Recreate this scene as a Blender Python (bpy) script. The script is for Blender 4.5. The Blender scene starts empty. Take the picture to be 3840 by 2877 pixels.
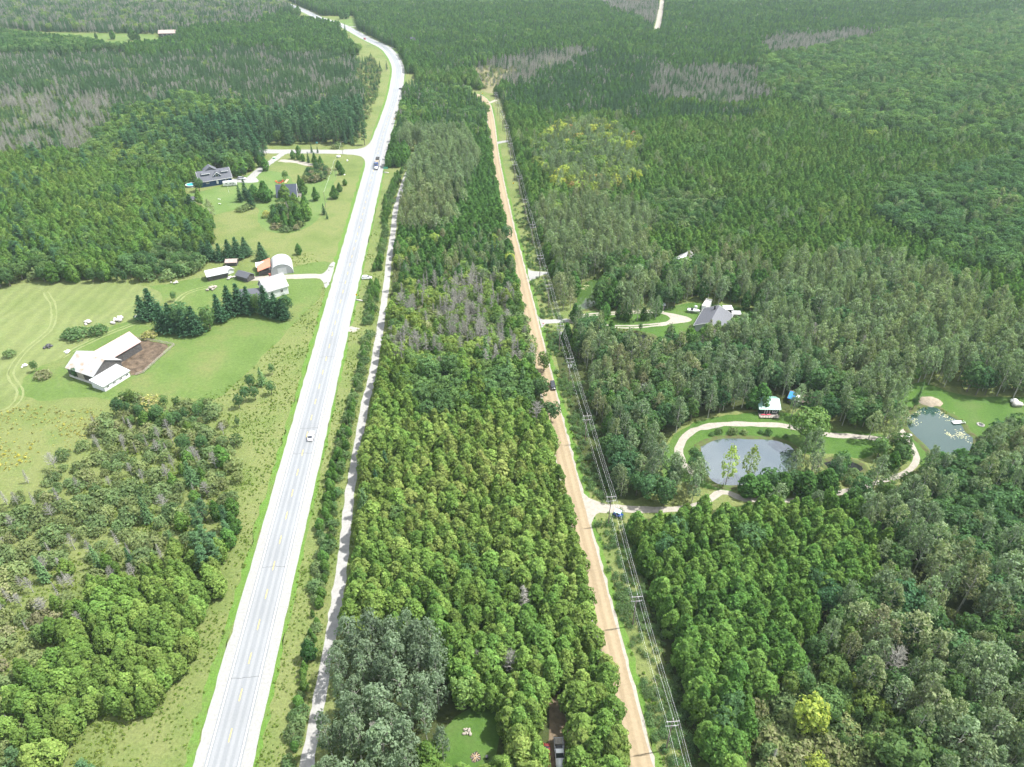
import bpy, bmesh, math, random
import numpy as np
from mathutils import Vector, Matrix
from mathutils.geometry import tessellate_polygon
random.seed(11)
RNG = np.random.default_rng(11)
S = bpy.context.scene
R = math.radians

# ------------------------------------------------------------------ camera
CAM_H = 150.0            # metres above the ground
PITCH = R(34.8)          # camera looks down by this much, along +Y
FPX, CX, CY = 2667.0, 1920.0, 1438.5    # focal length / centre of the 3840 x 2877 photograph
cam = bpy.data.objects.new('camera', bpy.data.cameras.new('camera'))
S.collection.objects.link(cam)
cam.location = (0, 0, CAM_H)
cam.rotation_euler = (math.pi/2 - PITCH, 0, 0)
cam.data.sensor_width = 36.0
cam.data.lens = 36.0*FPX/3840.0
cam.data.clip_start = 1.0
cam.data.clip_end = 20000.0
S.camera = cam

# ------------------------------------------------------------------ sky, sun, exposure
SUN_EL, SUN_AZ = R(60), R(80)     # azimuth measured clockwise from +Y (forward): sun to the right, a little ahead
SKY_STRENGTH = 0.125
world = bpy.data.worlds.new('World'); S.world = world; world.use_nodes = True
wn = world.node_tree; wn.nodes.clear()
w_out = wn.nodes.new('ShaderNodeOutputWorld'); w_bg = wn.nodes.new('ShaderNodeBackground')
w_sky = wn.nodes.new('ShaderNodeTexSky'); w_sky.sky_type = 'NISHITA'; w_sky.sun_disc = False
w_sky.sun_elevation = SUN_EL; w_sky.sun_rotation = SUN_AZ
w_sky.air_density = 1.0; w_sky.dust_density = 3.0; w_sky.ozone_density = 1.0
w_bg.inputs['Strength'].default_value = SKY_STRENGTH
# broken white cloud over the blue, as the ponds mirror it
w_tc = wn.nodes.new('ShaderNodeTexCoord'); w_map = wn.nodes.new('ShaderNodeMapping')
w_map.inputs['Scale'].default_value = (1.6, 1.6, 4.0)
w_no = wn.nodes.new('ShaderNodeTexNoise'); w_no.inputs['Scale'].default_value = 2.2
w_no.inputs['Detail'].default_value = 6; w_no.inputs['Roughness'].default_value = 0.55
w_rp = wn.nodes.new('ShaderNodeValToRGB')
w_rp.color_ramp.elements[0].position = 0.36; w_rp.color_ramp.elements[1].position = 0.62
w_mx = wn.nodes.new('ShaderNodeMix'); w_mx.data_type = 'RGBA'
w_mx.inputs['B'].default_value = (8.5, 8.8, 9.2, 1)
wn.links.new(w_tc.outputs['Generated'], w_map.inputs['Vector'])
wn.links.new(w_map.outputs['Vector'], w_no.inputs['Vector'])
wn.links.new(w_no.outputs['Fac'], w_rp.inputs['Fac'])
wn.links.new(w_rp.outputs['Color'], w_mx.inputs['Factor'])
wn.links.new(w_sky.outputs['Color'], w_mx.inputs['A'])
wn.links.new(w_mx.outputs['Result'], w_bg.inputs['Color'])
wn.links.new(w_bg.outputs['Background'], w_out.inputs['Surface'])

sun = bpy.data.objects.new('sun', bpy.data.lights.new('sun', 'SUN'))
S.collection.objects.link(sun)
sun.data.energy = 5.0; sun.data.angle = R(1.2); sun.data.color = (1.0, 0.98, 0.945)
sd = Vector((math.sin(SUN_AZ)*math.cos(SUN_EL), math.cos(SUN_AZ)*math.cos(SUN_EL), math.sin(SUN_EL)))
sun.rotation_euler = sd.to_track_quat('Z', 'Y').to_euler()
sun.location = sd*400

S.view_settings.view_transform = 'Standard'
S.view_settings.look = 'None'
S.view_settings.exposure = 0.9
S.view_settings.gamma = 1.0
S.view_settings.use_curve_mapping = False
S.cycles.max_bounces = 5
S.cycles.diffuse_bounces = 2
S.cycles.use_adaptive_sampling = True
S.cycles.adaptive_threshold = 0.03
S.cycles.glossy_bounces = 3
S.cycles.transmission_bounces = 4
S.cycles.transparent_max_bounces = 6
S.cycles.volume_bounces = 1
S.cycles.use_denoising = True
S.cycles.caustics_reflective = False
S.cycles.caustics_refractive = False

# ------------------------------------------------------------------ surveying helpers
CP, SP = math.cos(PITCH), math.sin(PITCH)
def G(px, py, z=0.0):
    """ground point (at height z) that the photograph shows at pixel px, py"""
    u, v = (px-CX)/FPX, -(py-CY)/FPX
    dy, dz = CP+v*SP, -SP+v*CP
    t = (CAM_H-z)/(-dz)
    return Vector((u*t, dy*t, z))
def U(x, y, z=0.0):
    return G(x*1.736, y*1.736, z)
def PX(x, y, z):
    """world -> photograph pixel (arrays or numbers)"""
    d = y*CP-(z-CAM_H)*SP
    up = y*SP+(z-CAM_H)*CP
    return CX+FPX*x/d, CY-FPX*up/d, d
def GA(px, py, z):
    u, v = (px-CX)/FPX, -(py-CY)/FPX
    dy, dz = CP+v*SP, -SP+v*CP
    t = (CAM_H-z)/(-dz)
    return u*t, dy*t
def inside(x, y, poly):
    """vectorised point in polygon"""
    x = np.asarray(x); y = np.asarray(y)
    r = np.zeros(x.shape, bool); n = len(poly); j = n-1
    for i in range(n):
        xi, yi = poly[i][0], poly[i][1]; xj, yj = poly[j][0], poly[j][1]
        c = ((yi > y) != (yj > y))
        with np.errstate(divide='ignore', invalid='ignore'):
            xx = (xj-xi)*(y-yi)/((yj-yi) if yj != yi else 1e-9)+xi
        r ^= c & (x < xx); j = i
    return r
def smooth(pts, step=2.0):
    """Catmull-Rom through 2-D/3-D points, resampled"""
    P_ = [Vector((p[0], p[1], 0)) for p in pts]
    P_ = [P_[0]*2-P_[1]]+P_+[P_[-1]*2-P_[-2]]
    out = []
    for i in range(1, len(P_)-2):
        p0, p1, p2, p3 = P_[i-1:i+3]
        n = max(2, int((p2-p1).length/step))
        for k in range(n):
            t = k/n
            out.append(0.5*((2*p1)+(p2-p0)*t+(2*p0-5*p1+4*p2-p3)*t*t+(3*p1-p0-3*p2+p3)*t**3))
    out.append(P_[-2]); return out
def dist_to(x, y, pts):
    """distance of many points to a polyline, and the signed side (+ right of travel)"""
    best = np.full(np.shape(x), 1e9); side = np.zeros(np.shape(x))
    for a, b in zip(pts[:-1], pts[1:]):
        dx, dy = b[0]-a[0], b[1]-a[1]; l2 = dx*dx+dy*dy+1e-9
        t = np.clip(((x-a[0])*dx+(y-a[1])*dy)/l2, 0, 1)
        d = np.hypot(x-a[0]-t*dx, y-a[1]-t*dy)
        m = d < best
        best = np.where(m, d, best)
        side = np.where(m, np.sign((x-a[0])*dy-(y-a[1])*dx), side)
    return best, side

# ------------------------------------------------------------------ materials
def mat(name, col, rough=0.8, spec=0.3, noise=0.0, nscale=1.0, col2=None, metal=0.0, bump=0.0, detail=4, ior=None):
    m = bpy.data.materials.new(name); m.use_nodes = True
    nt = m.node_tree; b = nt.nodes['Principled BSDF']
    b.inputs['Roughness'].default_value = rough
    b.inputs['Specular IOR Level'].default_value = spec
    b.inputs['Metallic'].default_value = metal
    if ior: b.inputs['IOR'].default_value = ior
    b.inputs['Base Color'].default_value = (*col, 1)
    if noise or col2:
        tc = nt.nodes.new('ShaderNodeNewGeometry')
        no = nt.nodes.new('ShaderNodeTexNoise'); no.inputs['Scale'].default_value = nscale
        no.inputs['Detail'].default_value = detail; no.inputs['Roughness'].default_value = 0.65
        nt.links.new(tc.outputs['Position'], no.inputs['Vector'])
        rp = nt.nodes.new('ShaderNodeValToRGB')
        c2 = col2 if col2 else tuple(c*(1+noise) for c in col)
        c1 = col if col2 else tuple(c*(1-noise) for c in col)
        rp.color_ramp.elements[0].position = 0.33; rp.color_ramp.elements[1].position = 0.67
        rp.color_ramp.elements[0].color = (*c1, 1); rp.color_ramp.elements[1].color = (*c2, 1)
        nt.links.new(no.outputs['Fac'], rp.inputs['Fac'])
        nt.links.new(rp.outputs['Color'], b.inputs['Base Color'])
        if bump:
            bp = nt.nodes.new('ShaderNodeBump'); bp.inputs['Strength'].default_value = bump
            bp.inputs['Distance'].default_value = 0.1
            nt.links.new(no.outputs['Fac'], bp.inputs['Height']); nt.links.new(bp.outputs['Normal'], b.inputs['Normal'])
    return m
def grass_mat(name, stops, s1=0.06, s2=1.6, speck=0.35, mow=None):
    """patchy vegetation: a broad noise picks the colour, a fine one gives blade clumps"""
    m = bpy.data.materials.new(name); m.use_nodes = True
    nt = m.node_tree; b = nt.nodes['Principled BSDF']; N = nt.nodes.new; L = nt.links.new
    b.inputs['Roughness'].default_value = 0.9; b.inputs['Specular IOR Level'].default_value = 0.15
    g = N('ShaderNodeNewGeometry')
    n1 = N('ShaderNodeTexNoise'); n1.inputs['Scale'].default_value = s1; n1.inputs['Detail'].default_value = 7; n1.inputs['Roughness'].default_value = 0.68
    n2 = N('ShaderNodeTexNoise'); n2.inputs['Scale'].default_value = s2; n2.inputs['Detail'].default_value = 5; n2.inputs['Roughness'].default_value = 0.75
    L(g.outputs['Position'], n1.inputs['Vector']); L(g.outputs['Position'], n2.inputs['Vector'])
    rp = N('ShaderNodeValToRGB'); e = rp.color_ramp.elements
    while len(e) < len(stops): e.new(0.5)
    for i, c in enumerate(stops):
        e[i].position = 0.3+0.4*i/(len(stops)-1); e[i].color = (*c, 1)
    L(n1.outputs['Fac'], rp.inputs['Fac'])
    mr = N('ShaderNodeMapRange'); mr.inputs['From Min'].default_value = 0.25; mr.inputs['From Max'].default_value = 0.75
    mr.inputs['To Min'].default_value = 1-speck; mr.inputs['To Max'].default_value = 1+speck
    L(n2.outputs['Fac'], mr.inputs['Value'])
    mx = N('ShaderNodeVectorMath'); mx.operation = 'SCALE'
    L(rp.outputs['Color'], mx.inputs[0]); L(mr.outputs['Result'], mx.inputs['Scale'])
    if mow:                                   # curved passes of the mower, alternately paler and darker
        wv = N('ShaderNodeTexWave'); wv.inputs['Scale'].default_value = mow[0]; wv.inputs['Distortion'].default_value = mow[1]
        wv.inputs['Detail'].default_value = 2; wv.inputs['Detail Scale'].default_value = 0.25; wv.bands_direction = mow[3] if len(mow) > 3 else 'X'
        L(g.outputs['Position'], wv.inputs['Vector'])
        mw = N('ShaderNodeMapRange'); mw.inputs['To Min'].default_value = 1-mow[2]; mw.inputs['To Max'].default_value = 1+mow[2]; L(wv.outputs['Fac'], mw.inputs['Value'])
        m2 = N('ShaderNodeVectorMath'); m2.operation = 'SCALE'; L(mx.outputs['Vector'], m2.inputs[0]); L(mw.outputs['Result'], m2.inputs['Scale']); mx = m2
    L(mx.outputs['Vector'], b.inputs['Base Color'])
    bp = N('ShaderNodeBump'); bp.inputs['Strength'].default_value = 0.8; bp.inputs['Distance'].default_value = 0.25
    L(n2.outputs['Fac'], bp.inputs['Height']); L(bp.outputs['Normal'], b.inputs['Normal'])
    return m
def leaf_mat(name, stops, trans=0.36, vary=0.22, leafvary=0.3):
    """foliage: 'tint' (a property of each tree) picks the hue; trees and sprays differ in value"""
    m = bpy.data.materials.new(name); m.use_nodes = True
    nt = m.node_tree; nt.nodes.clear(); N = nt.nodes.new; L = nt.links.new
    out = N('ShaderNodeOutputMaterial')
    at = N('ShaderNodeAttribute'); at.attribute_type = 'INSTANCER'; at.attribute_name = 'tint'
    rp = N('ShaderNodeValToRGB'); e = rp.color_ramp.elements
    while len(e) < len(stops): e.new(0.5)
    for i, (p, c) in enumerate(stops): e[i].position = p; e[i].color = (*c, 1)
    gi = N('ShaderNodeNewGeometry'); oi = N('ShaderNodeObjectInfo')
    ja = N('ShaderNodeMath'); ja.operation = 'MULTIPLY_ADD'; ja.inputs[1].default_value = 0.16
    sb = N('ShaderNodeMath'); sb.operation = 'SUBTRACT'; sb.inputs[1].default_value = 0.08
    L(gi.outputs['Random Per Island'], ja.inputs[0]); L(at.outputs['Fac'], sb.inputs[0]); L(sb.outputs[0], ja.inputs[2])
    L(ja.outputs[0], rp.inputs['Fac'])
    m1 = N('ShaderNodeMapRange'); m1.inputs['To Min'].default_value = 1-vary; m1.inputs['To Max'].default_value = 1+vary
    L(oi.outputs['Random'], m1.inputs['Value'])
    wv = N('ShaderNodeMath'); wv.operation = 'FRACT'
    w7 = N('ShaderNodeMath'); w7.operation = 'MULTIPLY'; w7.inputs[1].default_value = 37.7
    L(gi.outputs['Random Per Island'], w7.inputs[0]); L(w7.outputs[0], wv.inputs[0])
    m2 = N('ShaderNodeMapRange'); m2.inputs['To Min'].default_value = 1-leafvary; m2.inputs['To Max'].default_value = 1+leafvary
    L(wv.outputs[0], m2.inputs['Value'])
    mm = N('ShaderNodeMath'); mm.operation = 'MULTIPLY'
    L(m1.outputs['Result'], mm.inputs[0]); L(m2.outputs['Result'], mm.inputs[1])
    sc = N('ShaderNodeVectorMath'); sc.operation = 'SCALE'
    L(rp.outputs['Color'], sc.inputs[0]); L(mm.outputs[0], sc.inputs['Scale'])
    df = N('ShaderNodeBsdfDiffuse'); tr = N('ShaderNodeBsdfTranslucent'); mx = N('ShaderNodeMixShader')
    mx.inputs['Fac'].default_value = trans
    ty = N('ShaderNodeVectorMath'); ty.operation = 'MULTIPLY'; ty.inputs[1].default_value = (0.95, 1.2, 0.55)
    L(sc.outputs['Vector'], ty.inputs[0])
    L(sc.outputs['Vector'], df.inputs['Color']); L(ty.outputs['Vector'], tr.inputs['Color'])
    L(df.outputs[0], mx.inputs[1]); L(tr.outputs[0], mx.inputs[2]); L(mx.outputs[0], out.inputs['Surface'])
    return m

# ------------------------------------------------------------------ mesh building
class MB:
    """collects faces, then links them as ONE mesh object"""
    def __init__(s): s.v = []; s.f = []; s.mi = []; s.m = 0
    def poly(s, pts):
        n = len(s.v); s.v += [tuple(p) for p in pts]; s.f.append(tuple(range(n, n+len(pts)))); s.mi.append(s.m); return s
    def box(s, x0, y0, z0, x1, y1, z1):
        n = len(s.v)
        s.v += [(x0,y0,z0),(x1,y0,z0),(x1,y1,z0),(x0,y1,z0),(x0,y0,z1),(x1,y0,z1),(x1,y1,z1),(x0,y1,z1)]
        for q in ((3,2,1,0),(4,5,6,7),(0,1,5,4),(1,2,6,5),(2,3,7,6),(3,0,4,7)):
            s.f.append(tuple(n+i for i in q)); s.mi.append(s.m)
        return s
    def cbox(s, cx, cy, cz, sx, sy, sz):
        return s.box(cx-sx/2, cy-sy/2, cz-sz/2, cx+sx/2, cy+sy/2, cz+sz/2)
    def tube(s, p0, p1, r0, r1=None, n=6, cap=True):
        r1 = r0 if r1 is None else r1
        p0, p1 = Vector(p0), Vector(p1); d = (p1-p0).normalized()
        a = d.orthogonal().normalized(); b = d.cross(a); k = len(s.v)
        for p, r in ((p0, r0), (p1, r1)):
            for i in range(n):
                t = 2*math.pi*i/n; s.v.append(tuple(p+(a*math.cos(t)+b*math.sin(t))*r))
        for i in range(n):
            j = (i+1) % n; s.f.append((k+i, k+j, k+n+j, k+n+i)); s.mi.append(s.m)
        if cap:
            s.f.append(tuple(k+n+i for i in range(n))); s.f.append(tuple(k+n-1-i for i in range(n))); s.mi += [s.m]*2
        return s
    def prism(s, prof, x0, x1, axis='x'):
        """closed (y,z) profile swept along x, or (x,z) profile swept along y"""
        n = len(prof); k = len(s.v)
        for x in (x0, x1):
            for (p, z) in prof: s.v.append((x, p, z) if axis == 'x' else (p, x, z))
        for i in range(n):
            j = (i+1) % n; s.f.append((k+i, k+j, k+n+j, k+n+i)); s.mi.append(s.m)
        s.f.append(tuple(k+n-1-i for i in range(n))); s.f.append(tuple(k+n+i for i in range(n))); s.mi += [s.m]*2
        return s
    def loft(s, rings, cap=True):
        k = len(s.v); n = len(rings[0])
        for r in rings: s.v += [tuple(p) for p in r]
        for a in range(len(rings)-1):
            for i in range(n):
                j = (i+1) % n
                s.f.append((k+a*n+i, k+a*n+j, k+(a+1)*n+j, k+(a+1)*n+i)); s.mi.append(s.m)
        if cap:
            s.f.append(tuple(k+n-1-i for i in range(n))); s.f.append(tuple(k+(len(rings)-1)*n+i for i in range(n))); s.mi += [s.m]*2
        return s
    def mesh(s, name, mats, smooth_=False):
        me = bpy.data.meshes.new(name); me.from_pydata(s.v, [], s.f)
        mats = mats if isinstance(mats, (list, tuple)) else [mats]
        for m in mats: me.materials.append(m)
        if len(mats) > 1: me.polygons.foreach_set('material_index', s.mi)
        if smooth_: me.polygons.foreach_set('use_smooth', [True]*len(me.polygons))
        me.update(); return me
    def build(s, name, mats, parent=None, smooth_=False, fix=True):
        me = s.mesh(name, mats, smooth_)
        if fix:
            bm = bmesh.new(); bm.from_mesh(me); bmesh.ops.recalc_face_normals(bm, faces=bm.faces); bm.to_mesh(me); bm.free()
        o = bpy.data.objects.new(name, me); S.collection.objects.link(o)
        if parent: o.parent = parent
        return o
def tag(o, label=None, cat=None, group=None, kind=None):
    if label: o['label'] = label
    if cat: o['category'] = cat
    if group: o['group'] = group
    if kind: o['kind'] = kind
    return o
def thing(name, label, cat, loc=(0, 0, 0), rz=0.0, group=None):
    o = bpy.data.objects.new(name, None); S.collection.objects.link(o)
    o.location = loc; o.rotation_euler = (0, 0, rz); o.empty_display_size = 0.5
    return tag(o, label, cat, group)
def copy_tree(o, parent=None):
    c = o.copy(); S.collection.objects.link(c); c.parent = parent
    for ch in o.children: copy_tree(ch, c)
    return c
def struct(o): o['kind'] = 'structure'; return o
def heading(a, b):
    """rotation that turns local +X onto the direction a -> b"""
    return math.atan2(b[1]-a[1], b[0]-a[0])
def patch(name, pts, z, m, rag=0.0, step=None, parent=None):
    """flat ground sheet with a closed outline; rag roughens the edge"""
    if step: pts = smooth(list(pts)+[pts[0]], step)[:-1]
    out = []
    for i, p in enumerate(pts):
        a = Vector((p[0], p[1], 0))
        if rag: a += Vector((random.gauss(0, rag), random.gauss(0, rag), 0))
        out.append(a)
    tri = tessellate_polygon([out])
    mb = MB(); mb.v = [(p.x, p.y, z) for p in out]; mb.f = [tuple(t) for t in tri]; mb.mi = [0]*len(tri)
    me = mb.mesh(name, m)
    for p in me.polygons:
        if p.normal.z < 0: p.flip()
    me.update()
    o = bpy.data.objects.new(name, me); S.collection.objects.link(o)
    if parent: o.parent = parent
    return o
def strip(name, line, a, b, z, m, rag=0.0, parent=None, crown=0.0):
    """ribbon along a polyline from offset a to b (metres, + to the right); 'across' stores the offset"""
    n = len(line); v = []; off = []; f = []; K = 5
    for i, p in enumerate(line):
        t = (line[min(i+1, n-1)]-line[max(i-1, 0)]); t.z = 0; t.normalize()
        r = Vector((t.y, -t.x, 0))
        for k in range(K):
            u = a+(b-a)*k/(K-1)
            d = u+(random.gauss(0, rag) if k in (0, K-1) else 0)
            q = p+r*d; v.append((q.x, q.y, z+crown*(1-(2*k/(K-1)-1)**2))); off.append(u)
    for i in range(n-1):
        for k in range(K-1):
            f.append((i*K+k, i*K+k+1, (i+1)*K+k+1, (i+1)*K+k))
    me = bpy.data.meshes.new(name); me.from_pydata(v, [], f); me.materials.append(m)
    at = me.attributes.new('across', 'FLOAT', 'POINT'); at.data.foreach_set('value', off)
    for p in me.polygons:
        if p.normal.z < 0: p.flip()
    me.update()
    o = bpy.data.objects.new(name, me); S.collection.objects.link(o)
    if parent: o.parent = parent
    return o

# ================================================================== THE GROUND, ROADS AND WATER
M_MEADOW = grass_mat('meadow_grass', [(0.080,0.112,0.030),(0.110,0.145,0.042),(0.140,0.160,0.056),(0.092,0.140,0.036)], 0.035, 1.3, 0.38)
M_PASTURE = grass_mat('pasture_grass', [(0.072,0.120,0.026),(0.093,0.143,0.036),(0.136,0.150,0.053)], 0.045, 0.9, 0.3)
M_HAY = grass_mat('hay_stubble', [(0.104,0.140,0.042),(0.140,0.167,0.061),(0.100,0.150,0.042)], 0.02, 0.7, 0.2, (0.05, 22.0, 0.07))
M_LAWN = grass_mat('mown_lawn', [(0.075,0.130,0.032),(0.100,0.157,0.044),(0.129,0.167,0.057)], 0.05, 1.0, 0.2, (0.28, 1.5, 0.06, 'Y'))
M_LUSHLAWN = grass_mat('lush_lawn', [(0.039,0.090,0.015),(0.061,0.120,0.023),(0.086,0.127,0.038)], 0.06, 1.2, 0.25)  # deeper green grass of the pond, cottage and camp lawns
M_VERGE = grass_mat('verge_grass', [(0.068,0.140,0.022),(0.092,0.172,0.030),(0.096,0.136,0.036)], 0.09, 1.8, 0.35)
M_MARSH = grass_mat('marsh_sedge', [(0.136,0.132,0.056),(0.172,0.160,0.080),(0.112,0.136,0.048)], 0.02, 0.6, 0.3)
M_SEDGE = grass_mat('pale_sedge', [(0.128,0.160,0.060),(0.160,0.176,0.088),(0.112,0.160,0.048)], 0.03, 0.6, 0.3)
M_DUFF = grass_mat('forest_floor', [(0.028,0.040,0.013),(0.048,0.060,0.019),(0.040,0.068,0.016)], 0.08, 1.2, 0.4)
M_GRAVEL = mat('limestone_gravel', (0.255,0.253,0.24), 0.85, 0.3, 0.12, 1.7, bump=0.3)
M_TRAIL = mat('trail_gravel', (0.275,0.268,0.253), 0.85, 0.3, 0.12, 0.9, bump=0.3)
M_DRIVE = mat('drive_gravel', (0.288,0.264,0.224), 0.9, 0.2, 0.15, 0.8, bump=0.3)
M_EARTH = mat('bare_earth', (0.136,0.104,0.068), 0.95, 0.1, 0.3, 0.7, bump=0.5)
M_MUCK = mat('yard_muck', (0.044,0.032,0.022), 0.9, 0.2, 0.0, 0.5, col2=(0.152,0.112,0.076), bump=0.6)
M_SAND = mat('sand_heap', (0.264,0.224,0.168), 0.95, 0.1, 0.2, 1.2, bump=0.5)
M_WHITE_LINE = mat('white_road_paint', (0.78,0.78,0.76), 0.6, 0.3, 0.06, 2.0)
M_YELLOW_LINE = mat('yellow_road_paint', (0.75,0.50,0.09), 0.6, 0.3, 0.08, 2.0)

def road_mat(name, base, light, bands, rough, spec, nscale, amount):
    """wheel paths worn lighter along the road (bands = offsets in metres)"""
    m = bpy.data.materials.new(name); m.use_nodes = True
    nt = m.node_tree; b = nt.nodes['Principled BSDF']; N = nt.nodes.new; L = nt.links.new
    b.inputs['Roughness'].default_value = rough; b.inputs['Specular IOR Level'].default_value = spec
    at = N('ShaderNodeAttribute'); at.attribute_name = 'across'
    g = N('ShaderNodeNewGeometry')
    no = N('ShaderNodeTexNoise'); no.inputs['Scale'].default_value = nscale; no.inputs['Detail'].default_value = 6
    lo = N('ShaderNodeTexNoise'); lo.inputs['Scale'].default_value = 0.05; lo.inputs['Detail'].default_value = 3
    L(g.outputs['Position'], no.inputs['Vector']); L(g.outputs['Position'], lo.inputs['Vector'])
    prev = None
    for (c, w) in bands:
        d = N('ShaderNodeMath'); d.operation = 'SUBTRACT'; d.inputs[1].default_value = c; L(at.outputs['Fac'], d.inputs[0])
        a = N('ShaderNodeMath'); a.operation = 'ABSOLUTE'; L(d.outputs[0], a.inputs[0])
        r = N('ShaderNodeMapRange'); r.interpolation_type = 'SMOOTHSTEP'
        r.inputs['From Min'].default_value = w; r.inputs['From Max'].default_value = w*0.25
        L(a.outputs[0], r.inputs['Value'])
        if prev is None: prev = r.outputs['Result']
        else:
            q = N('ShaderNodeMath'); q.operation = 'MAXIMUM'; L(prev, q.inputs[0]); L(r.outputs['Result'], q.inputs[1]); prev = q.outputs[0]
    f = N('ShaderNodeMath'); f.operation = 'MULTIPLY'; L(prev, f.inputs[0]); f.inputs[1].default_value = amount
    mx = N('ShaderNodeMix'); mx.data_type = 'RGBA'
    mx.inputs['A'].default_value = (*base, 1); mx.inputs['B'].default_value = (*light, 1); L(f.outputs[0], mx.inputs['Factor'])
    s1 = N('ShaderNodeMapRange'); s1.inputs['From Min'].default_value = 0.3; s1.inputs['From Max'].default_value = 0.7
    s1.inputs['To Min'].default_value = 0.92; s1.inputs['To Max'].default_value = 1.08; L(no.outputs['Fac'], s1.inputs['Value'])
    s2 = N('ShaderNodeMapRange'); s2.inputs['From Min'].default_value = 0.3; s2.inputs['From Max'].default_value = 0.7
    s2.inputs['To Min'].default_value = 0.93; s2.inputs['To Max'].default_value = 1.07; L(lo.outputs['Fac'], s2.inputs['Value'])
    mu = N('ShaderNodeMath'); mu.operation = 'MULTIPLY'; L(s1.outputs['Result'], mu.inputs[0]); L(s2.outputs['Result'], mu.inputs[1])
    sc = N('ShaderNodeVectorMath'); sc.operation = 'SCALE'; L(mx.outputs['Result'], sc.inputs[0]); L(mu.outputs[0], sc.inputs['Scale'])
    L(sc.outputs['Vector'], b.inputs['Base Color'])
    return m
M_ASPHALT = road_mat('worn_asphalt', (0.180,0.189,0.194), (0.228,0.234,0.236), [(-2.5,0.6),(-0.95,0.6),(0.95,0.6),(2.5,0.6)], 0.42, 0.9, 3.0, 0.9)
M_DIRT = road_mat('dirt_road', (0.245,0.192,0.12), (0.295,0.236,0.152), [(-1.3,0.8),(0.9,0.9)], 0.9, 0.2, 1.2, 0.8)
def water_mat(name, col, ior, rough=0.03):
    m = bpy.data.materials.new(name); m.use_nodes = True
    nt = m.node_tree; b = nt.nodes['Principled BSDF']; N = nt.nodes.new; L = nt.links.new
    b.inputs['Base Color'].default_value = (*col, 1); b.inputs['Roughness'].default_value = rough
    b.inputs['IOR'].default_value = ior; b.inputs['Specular IOR Level'].default_value = 0.5
    g = N('ShaderNodeNewGeometry'); no = N('ShaderNodeTexNoise'); no.inputs['Scale'].default_value = 0.5; no.inputs['Detail'].default_value = 3
    L(g.outputs['Position'], no.inputs['Vector'])
    bp = N('ShaderNodeBump'); bp.inputs['Strength'].default_value = 0.05; bp.inputs['Distance'].default_value = 0.05
    L(no.outputs['Fac'], bp.inputs['Height']); L(bp.outputs['Normal'], b.inputs['Normal'])
    return m
M_WATER = water_mat('pond_water', (0.06,0.08,0.078), 3.0)
M_WATER_TEAL = water_mat('teal_pond_water', (0.02,0.05,0.042), 1.75)  # dark tree reflections are put into this water colour
M_WATER_GREEN = water_mat('algae_water', (0.045,0.085,0.02), 1.45)
M_WATER_DARK = water_mat('peaty_water', (0.010,0.012,0.010), 1.25)

struct(patch('ground', [(-9000,-3000),(9000,-3000),(9000,9000),(-9000,9000)], 0.0, M_MEADOW))

# ---- centre lines, surveyed from the photograph (pixels of the 3840 x 2877 frame)
HWY = smooth([G(*p) for p in [(742,3230),(833,2877),(1134,1700),(1285,1100),(1361,800),(1401,640),(1437,500),(1475,380),
      (1489,310),(1493,262),(1485,232),(1468,204),(1440,177),(1375,145),(1308,108),(1262,88),(1193,66),(1154,47),(1110,28),(1055,8),(985,-14),(900,-34)]], 3.0)
TRAIL = smooth([G(*p) for p in [(1090,3230),(1150,2877),(1189,2673),(1276,2170),(1316,1823),(1371,1510),(1398,1400),(1445,1100),(1459,970),(1473,882),
      (1482,794),(1497,735),(1523,659),(1541,629),(1556,600),(1562,570)]], 2.0)
DIRT = smooth([G(*p) for p in [(2490,3230),(2403,2877),(2330,2577),(2186,2000),(2112,1700),(2016,1300),(1945,1000),(1904,830),(1862,620),(1848,520),(1840,450),
      (1829,400),(1820,380),(1800,362),(1765,351),(1700,345),(1620,341),(1520,338)]], 2.0)
SIDE = smooth([G(*p) for p in [(1400,572),(1310,571),(1200,569),(985,568),(880,566),(760,562)]], 3.0)
def line(*pts, step=2.0): return smooth([G(*p) for p in pts], step)

# the highway: gravel shoulders, asphalt, painted lines
hw = struct(strip('highway_shoulder', HWY, -6.25, 6.3, 0.030, M_GRAVEL, 0.10))
# mown verges along the shoulders
struct(strip('verge_grass', HWY, -8.1, -6.0, 0.012, M_VERGE, 0.35))
struct(strip('verge_grass', HWY, 6.0, 7.3, 0.012, M_VERGE, 0.3))
asph = struct(strip('highway', HWY, -3.85, 3.85, 0.036, M_ASPHALT, 0.03))
strip('edge_line', HWY, -3.46, -3.28, 0.041, M_WHITE_LINE, 0, asph)
strip('edge_line', HWY, 3.28, 3.46, 0.041, M_WHITE_LINE, 0, asph)
# centre dashes on the near straight: 3 m painted, 6 m gap
acc = 0.0; last = HWY[0]; on = None; dash_n = 0
mb = MB(); mb.poly([(0,-0.08,0),(3.0,-0.08,0),(3.0,0.08,0),(0,0.08,0)]); dash_me = mb.mesh('centre_dash', M_YELLOW_LINE)
tot = [0.0]
for a, b in zip(HWY[:-1], HWY[1:]): tot.append(tot[-1]+(b-a).length)
def along(L_, d):
    t = 0.0
    for a, b in zip(L_[:-1], L_[1:]):
        l = (b-a).length
        if t+l >= d: return a+(b-a)*((d-t)/l), (b-a).normalized()
        t += l
    return L_[-1], (L_[-1]-L_[-2]).normalized()
d = 4.0
while d < 560:
    p, t = along(HWY, d)
    o = bpy.data.objects.new('centre_dash', dash_me); S.collection.objects.link(o); o.parent = asph
    o.location = (p.x, p.y, 0.041); o.rotation_euler = (0, 0, math.atan2(t.y, t.x)); d += 9.4
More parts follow.
